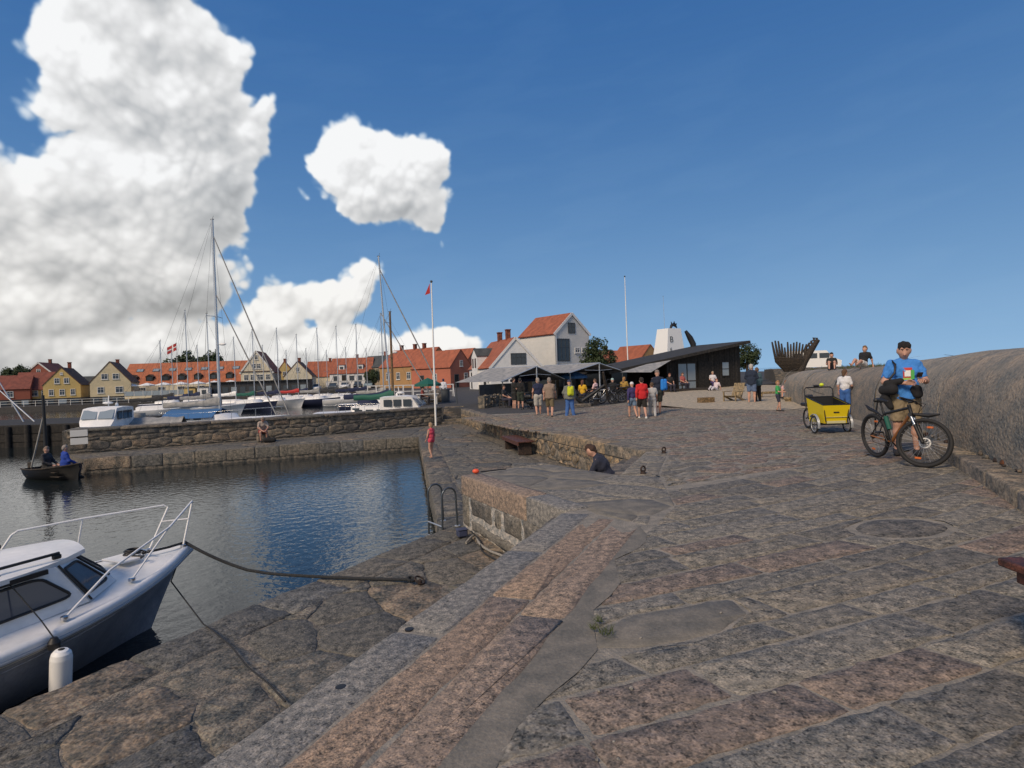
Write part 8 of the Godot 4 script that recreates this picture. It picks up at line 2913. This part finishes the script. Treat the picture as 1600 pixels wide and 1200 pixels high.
	for x in [-0.3, 0.3]:
		s = Shape.new()
		var path := [Vector3(x, -1.2, 0.10), Vector3(x, 0.62, 0.06)]
		for i in 9:
			var a := PI * i / 8.0
			path.append(Vector3(x, 0.66 + sin(a) * 0.16, -0.10 + cos(a) * 0.16))
		path.append(Vector3(x, 0.02, -0.28))
		s.tube(path, 0.021, 8)
		part("rail", s, M.steeldark, ld)
		s = Shape.new()
		s.lathe(Vector3(x, 0.0, -0.28), [[0.06, 0.0], [0.06, 0.015], [0.03, 0.02], [0.0, 0.02]], 10)
		part("foot_plate", s, M.alu, ld)
	for i in 5:
		s = Shape.new()
		s.tube([Vector3(-0.3, 0.05 - i * 0.28, 0.085), Vector3(0.3, 0.05 - i * 0.28, 0.085)], 0.016, 7)
		part("rung", s, M.alu, ld)
	# ---- pipes and cables at the foot of the platform
	for q in [["white hose lying along the foot of the platform wall", M.palerope, 0.020, [Vector3(-0.833, 0.640, -9.475), Vector3(-0.711, 0.660, -9.845), Vector3(-0.600, 0.640, -9.374), Vector3(-0.401, 0.640, -8.938), Vector3(-0.089, 0.640, -8.527)]], ["black hose lying beside the white one", M.rope, 0.013, [Vector3(-0.775, 0.720, -9.872), Vector3(-0.606, 0.660, -9.486), Vector3(-0.554, 0.630, -9.056), Vector3(-0.373, 0.630, -8.652), Vector3(-0.162, 0.630, -8.333)]]]:
		var pts: Array = q[3]
		var h := thing("hose", q[0], "hose", pts[2])
		s = Shape.new()
		var cv := Curve3D.new()
		for i in pts.size():
			var d: Vector3 = (pts[mini(i + 1, pts.size() - 1)] - pts[maxi(i - 1, 0)]) * 0.2
			cv.add_point(pts[i] - pts[2], -d, d)
		s.tube(Array(cv.tessellate(4)), q[2], 7)
		part("tube", s, q[1], h)
	var bx := thing("power_box", "small blue grey box at the corner of the platform", "box", Vector3(-0.935, 0.620, -9.942), 0.4)
	s = Shape.new()
	s.block(Vector3(0, 0.06, 0), Vector3(0.17, 0.12, 0.14), 0.02)
	part("case", s, plain(0.04, 0.05, 0.10, 0.6), bx)
	s = Shape.new()
	s.block(Vector3(0, 0.125, 0), Vector3(0.19, 0.02, 0.16), 0.008)
	part("lid", s, plain(0.05, 0.06, 0.11, 0.6), bx)
	# ---- iron rings on the upper quay
	for q in [[3.07, -12.08, "rusted iron ring bolt standing up near the tan wall's corner"], [2.11, -9.69, "rusted iron ring bolt standing up beside the sunken steps"]]:
		var r := thing("ring_bolt", q[2], "ring", onto(q[0], q[1]), 0.5)
		s = Shape.new()
		s.ring(Vector3(0, 0.075, 0), Vector3(0.1, 0, 1).normalized(), 0.05, 0.015, 18, 7)
		part("ring", s, M.iron, r)
		s = Shape.new()
		s.lathe(Vector3.ZERO, [[0.05, -0.01], [0.05, 0.02], [0.025, 0.04], [0.02, 0.06], [0.0, 0.06]], 12)
		part("bolt", s, M.iron, r)
	var by := thing("buoy", "small orange float with a black stick on the platform edge", "buoy", Vector3(-0.72, ground(-0.7, -10.9) + 0.02, -10.8), 0.0)
	s = Shape.new()
	s.blob(Vector3(0, 0.045, 0), Vector3(0.065, 0.045, 0.05), Basis(), 10)
	part("float", s, plain(0.75, 0.10, 0.04, 0.5), by)
	s = Shape.new()
	s.tube([Vector3(0.09, 0.03, 0), Vector3(0.55, 0.02, -0.30)], 0.012, 6)
	part("stick", s, M.black, by)
	var nt := thing("warning_plate", "pair of small white plates on the head of the mole", "sign", Vector3(MOLE[0].x + 0.62, 1.38, MOLE[0].y + 0.10), 0.49)
	for i in 2:
		s = Shape.new()
		s.block(Vector3(0, 0.12 - i * 0.34, 0), Vector3(0.62, 0.28, 0.03), 0.006)
		part("plate", s, M.frame, nt)
	# ---- on the sand
	var dc := thing("deck_chair", "reclining slatted wooden chair standing on the sand", "chair", Vector3(10.649, 1.660, -28.397), -0.9)
	for i in 6:
		s = Shape.new()
		s.block(Vector3(0, 0.34 - i * 0.02, 0.28 - i * 0.10), Vector3(0.56, 0.022, 0.085), 0.005)
		part("seat_slat", s, M.palewood, dc)
		s = Shape.new()
		s.block(Vector3(-0.24 + i * 0.096, 0.58, -0.44), Vector3(0.082, 0.78, 0.02), 0.005, Basis(Vector3.RIGHT, -0.45))
		part("back_slat", s, M.palewood, dc)
	for x in [-0.31, 0.31]:
		s = Shape.new()
		s.block(Vector3(x, 0.25, 0.32), Vector3(0.04, 0.54, 0.09), 0.005)
		part("leg", s, M.palewood, dc)
		s = Shape.new()
		s.bar(Vector3(x, 0.34, 0.32), Vector3(x, 0.02, -0.62), 0.04, 0.09)
		part("leg", s, M.palewood, dc)
		s = Shape.new()
		s.block(Vector3(x * 1.1, 0.54, -0.02), Vector3(0.11, 0.03, 0.74), 0.006)
		part("armrest", s, M.palewood, dc)
	var cr := thing("crate", "small brown wooden crate half sunk in the sand", "crate", Vector3(9.359, 1.700, -28.511), 0.3)
	for i in 4:
		s = Shape.new()
		s.block(Vector3(-0.27 + i * 0.18, 0.12, 0), Vector3(0.17, 0.26, 0.42), 0.01)
		part("plank", s, M.wood, cr)
	var lg := thing("log", "pale log lying on the sand at the sea wall's end", "log", Vector3(13.569, 1.720, -26.724), 0.3)
	s = Shape.new()
	s.tube([Vector3(-0.9, 0.14, 0), Vector3(0, 0.16, 0.03), Vector3(1.0, 0.13, -0.02)], [0.15, 0.14, 0.12], 10)
	part("trunk", s, M.palewood, lg)
	for q in [["low pale timber bench on the sand before the red shirt", Vector3(13.285, 1.680, -27.214), 0.2], ["low pale timber edge at the back of the sand", Vector3(13.497, 1.820, -30.863), 0.15]]:
		var t := thing("sleeper_bench", q[0], "bench", q[1], q[2])
		s = Shape.new()
		s.block(Vector3(0, 0.16, 0), Vector3(1.5, 0.12, 0.34), 0.02)
		part("seat", s, M.palewood, t)
		for x in [-0.6, 0.6]:
			s = Shape.new()
			s.block(Vector3(x, 0.03, 0), Vector3(0.2, 0.16, 0.30), 0.015)
			part("foot", s, M.palewood, t)
	# ---- the wreck: ribs, planks and stem of an old ship
	var wk := thing("ship_skeleton", "weathered ribs and stem of a wrecked wooden ship on the bank", "wreck", Vector3(Vector3(22.031, 3.229, -46.000).x, 2.95, Vector3(22.031, 3.229, -46.000).z), -0.35)
	var c0 := wk.position
	for i in 12:
		var u := i / 11.0
		s = Shape.new()
		var foot := Vector3(-0.6 + u * 1.1, 0.0, 0.0)
		var tip := Vector3(-1.5 + u * 2.4, 2.2 + jit(0.3) - 0.25 * u, 0.3 * sin(u * 3.0))
		s.tube([foot, foot.lerp(tip, 0.35) + Vector3(-0.34 * (1.0 - u), -0.05, 0.25), foot.lerp(tip, 0.7) + Vector3(-0.16 * (1.0 - u), 0, 0.12), tip], [0.10, 0.10, 0.09, 0.06], 6)
		part("rib", s, M.oldwood, wk)
	for i in 10:
		s = Shape.new()
		var v := 0.03 + i * 0.06
		var path := []
		for k in 10:
			var u := k / 9.0
			var foot := Vector3(-0.6 + u * 1.1, 0.0, 0.0)
			var tip := Vector3(-1.5 + u * 2.4, 1.9 - 0.3 * u, 0.3 * sin(u * 3.0))
			path.append(foot.lerp(tip, v) + Vector3(-0.30 * (1.0 - u) * sin(PI * v), 0, 0.24 * sin(PI * v) + 0.07))
		s.tube(path, 0.065, 5)
		part("plank", s, M.oldwood, wk)
	s = Shape.new()
	s.tube([Vector3(0.45, -0.1, 0.1), Vector3(0.75, 0.7, 0.12), Vector3(1.25, 1.6, 0.1), Vector3(1.75, 2.35, 0.05)], [0.24, 0.26, 0.24, 0.16], 8)
	part("stem", s, M.oldwood, wk)
	for i in 5:
		s = Shape.new()
		s.tube([Vector3(0.9 + i * 0.16, 1.0 + i * 0.26, 0.1), Vector3(0.75 + i * 0.17, 1.5 + i * 0.25, 0.0), Vector3(0.95 + i * 0.2, 2.05 + i * 0.10, -0.1)], [0.10, 0.08, 0.05], 5)
		part("knee", s, M.oldwood, wk)
	var vp := Vector3(Vector3(30.760, 3.268, -60.000).x, 2.85, Vector3(30.760, 3.268, -60.000).z)
	var van := thing("camper_van", "white camper van parked behind the ship's ribs", "van", vp, 1.3)
	s = Shape.new()
	s.slab(Vector3(1.0, 0, 0), PackedVector2Array([Vector2(-2.4, 0.3), Vector2(2.3, 0.3), Vector2(2.35, 0.9), Vector2(1.6, 1.25), Vector2(1.0, 1.95), Vector2(-2.4, 2.0)]), 2.0, Basis(Vector3.BACK, Vector3.UP, Vector3.LEFT))
	part("body", s, M.paint, van)
	for x in [-1.012, 1.012]:
		for z in [-1.6, -0.3, 0.8]:
			s = Shape.new()
			s.block(Vector3(x, 1.45, z), Vector3(0.03, 0.5, 0.9), 0.008)
			part("window", s, M.glass, van)
	for x in [-0.85, 0.85]:
		for z in [-1.5, 1.5]:
			s = Shape.new()
			s.lathe(Vector3(x - 0.1, 0.32, z), [[0.0, 0.0], [0.32, 0.01], [0.32, 0.2], [0.0, 0.21]], 14, Basis(Vector3.FORWARD, PI / 2))
			part("wheel", s, M.rubber, van)
	# ---- street furniture behind the mole
	for i in 9:
		var t := thing("trestle_rack", "white A-shaped wooden trestle in a row along the street", "rack", onto(-15.0 + i * 1.12, -63.0 + i * 0.9), 0.3, "white trestles along the street")
		for x in [-0.45, 0.45]:
			for z in [-1.0, 1.0]:
				s = Shape.new()
				s.bar(Vector3(x, -0.05, z * 0.42), Vector3(x, 1.15, z * 0.05), 0.07, 0.07)
				part("leg", s, M.frame, t)
		for e in [[1.15, 0.05], [0.55, 0.26]]:
			s = Shape.new()
			s.bar(Vector3(-0.5, e[0], e[1]), Vector3(0.5, e[0], e[1]), 0.06, 0.09)
			part("crossbar", s, M.frame, t)
	var bin := thing("litter_bin", "dark cylindrical litter bin on the street above the steps", "bin", onto(-5.0, -44.0))
	s = Shape.new()
	s.lathe(Vector3.ZERO, [[0.0, 0.0], [0.30, 0.0], [0.33, 0.95], [0.30, 1.0], [0.0, 1.02]], 16)
	part("body", s, M.darkframe, bin)
	s = Shape.new()
	s.ring(Vector3(0, 0.95, 0), Vector3.UP, 0.32, 0.025, 20, 6)
	part("rim", s, M.iron, bin)
	parasol("green parasol over the street table behind the flagpole", onto(-6.0, -42.0), 0.95, 1.45, M.green)
	var tb := thing("street_table", "white table with a bench under the green parasol", "table", onto(-6.0, -41.6), 0.3)
	s = Shape.new()
	s.block(Vector3(0, 0.74, 0), Vector3(1.5, 0.05, 0.8), 0.01)
	part("tabletop", s, M.frame, tb)
	for x in [-0.6, 0.6]:
		s = Shape.new()
		s.block(Vector3(x, 0.36, 0), Vector3(0.08, 0.76, 0.6), 0.01)
		part("leg", s, M.frame, tb)
	# boulder
	var bo := thing("boulder", "grey boulder beside the litter bin on the street", "boulder", onto(-5.9, -45.0), 0.4)
	part("stone", nets([[Vector3(-0.5, 0.35, 0), Vector3(0.5, 0.3, 0.1), 0.5, 0.45], [Vector3(0.2, 0.6, 0), Vector3(-0.2, 0.5, 0), 0.4, 0.4]], 0.09, 0.1), M.wallstone[1], bo)


func cargo_trike() -> void:
	var at := Vector3(7.42, ground(7.42, -13.9), -13.9)
	var t := thing("cargo_tricycle", "yellow box cargo tricycle standing by the sea wall", "cargo bike", at, facing(at, Vector3(0.8, 0, 0)) + 0.38)
	t.scale = Vector3.ONE * 0.84
	# front box
	var f := [Vector3(-0.30, 0.30, 0.48), Vector3(0.30, 0.30, 0.48), Vector3(0.34, 0.30, -0.36), Vector3(-0.34, 0.30, -0.36)]
	var u := [Vector3(-0.36, 0.80, 0.56), Vector3(0.36, 0.80, 0.56), Vector3(0.38, 0.98, -0.44), Vector3(-0.38, 0.98, -0.44)]
	for i in 4:
		var s := Shape.new()
		var a: Vector3 = f[i]
		var b: Vector3 = f[(i + 1) % 4]
		var c: Vector3 = u[(i + 1) % 4]
		var d: Vector3 = u[i]
		s.quad(a, b, c, d)
		var inn := (Vector3(0, 0.6, 0) - (a + b + c + d) * 0.25)
		inn.y = 0
		inn = inn.normalized() * 0.02
		s.quad(b + inn, a + inn, d + inn, c + inn)
		s.quad(d, c, c + inn, d + inn)
		part(["front_panel", "side_panel", "rear_panel", "side_panel"][i], s, M.yellowpaint if i != 2 else M.black, t)
		s = Shape.new()
		s.tube([d + inn * 0.5 + Vector3(0, 0.008, 0), c + inn * 0.5 + Vector3(0, 0.008, 0)], 0.018, 7)
		part("edge_trim", s, M.black, t)
		s = Shape.new()
		s.quad(b + inn * 1.4 + Vector3(0, 0.02, 0), a + inn * 1.4 + Vector3(0, 0.02, 0), d + inn * 1.4 - Vector3(0, 0.01, 0), c + inn * 1.4 - Vector3(0, 0.01, 0))
		part("lining", s, M.black, t)
	var s := Shape.new()
	s.quad(f[0], f[1], f[2], f[3])
	part("floor", s, M.black, t)
	s = Shape.new()
	s.block(Vector3(0.0, 0.47, 0.522), Vector3(0.62, 0.012, 0.02), 0.003)
	s.block(Vector3(0.0, 0.33, 0.505), Vector3(0.50, 0.07, 0.02), 0.004)
	part("reflective_strip", s, plain(0.55, 0.52, 0.30, 0.4), t)
	s = Shape.new()
	s.block(Vector3(0.0, 0.60, 0.532), Vector3(0.15, 0.035, 0.012), 0.003, Basis(Vector3.RIGHT, -0.16))
	part("name_plate", s, M.black, t)
	for x in [-1.0, 1.0]:
		s = Shape.new()
		s.block(Vector3(x * 0.305, 0.55, 0.525), Vector3(0.025, 0.44, 0.03), 0.006, Basis(Vector3.BACK, -x * 0.12))
		part("corner_trim", s, M.black, t)
		var c := Vector3(x * 0.44, 0.25, 0.18)
		spoke_wheel(t, c, 0.25, 0.026, Vector3.RIGHT, M.alu)
		s = Shape.new()
		var path := []
		for i in 9:
			var a := -0.3 + 2.7 * i / 8.0
			path.append(c + Vector3(0, sin(a) * 0.29, cos(a) * 0.29))
		for e in [-0.022, 0.0, 0.022]:
			var pp := []
			for p in path: pp.append(p + Vector3(e, 0, 0))
			s.tube(pp, 0.012, 6)
		part("mudguard", s, M.alu, t)
	s = Shape.new()
	s.tube([Vector3(-0.44, 0.25, 0.18), Vector3(0.44, 0.25, 0.18)], 0.02, 8)
	part("axle", s, M.black, t)
	# push bar
	s = Shape.new()
	s.tube([Vector3(-0.40, 0.62, -0.40), Vector3(-0.40, 1.20, -0.52), Vector3(-0.34, 1.26, -0.54), Vector3(0.34, 1.26, -0.54), Vector3(0.40, 1.20, -0.52), Vector3(0.40, 0.62, -0.40)], 0.018, 8)
	var bar := part("handlebar", s, M.black, t)
	s = Shape.new()
	s.tube([Vector3(-0.12, 1.30, -0.54), Vector3(0.02, 1.30, -0.54)], 0.03, 8)
	part("control_unit", s, M.black, bar)
	s = Shape.new()
	s.blob(Vector3(0.10, 1.33, -0.53), Vector3(0.065, 0.05, 0.05), Basis(), 10)
	part("bell", s, M.neon, bar)
	s = Shape.new()
	s.tube([Vector3(-0.3, 1.24, -0.53), Vector3(-0.1, 1.12, -0.45), Vector3(0.12, 1.05, -0.40)], 0.006, 5)
	part("cable", s, M.black, bar)
	# rear half
	spoke_wheel(t, Vector3(0, 0.31, -1.28), 0.31, 0.026, Vector3.RIGHT, M.black)
	s = Shape.new()
	s.tube([Vector3(0, 0.38, -0.36), Vector3(0, 0.36, -0.80), Vector3(0, 0.31, -1.28)], 0.026, 8)
	s.tube([Vector3(0, 0.36, -0.80), Vector3(0, 0.80, -1.02)], 0.022, 8)
	s.tube([Vector3(0, 0.80, -1.02), Vector3(0, 0.31, -1.28)], 0.015, 8)
	part("rear_frame", s, M.black, t)
	part("saddle", nets([[Vector3(0, 0.98, -0.95), Vector3(0, 0.99, -1.08), 0.03, 0.04], [Vector3(-0.07, 0.99, -1.14), Vector3(0.07, 0.99, -1.14), 0.04, 0.04]], 0.014, 0.03), M.black, t)
	s = Shape.new()
	s.tube([Vector3(0, 0.78, -1.01), Vector3(0, 0.97, -1.10)], 0.016, 8)
	part("seat_post", s, M.steel, t)
	s = Shape.new()
	s.block(Vector3(0, 0.72, -1.36), Vector3(0.18, 0.10, 0.42), 0.02)
	part("battery_rack", s, M.black, t)
	for x in [-1.0, 1.0]:
		s = Shape.new()
		s.tube([Vector3(x * 0.07, 0.34, -0.80), Vector3(x * 0.09, 0.34 - 0.15 * x, -0.76)], 0.012, 6)
		s.block(Vector3(x * 0.15, 0.34 - 0.15 * x, -0.76), Vector3(0.10, 0.025, 0.08), 0.006)
		part("crank_pedal", s, M.black, t)
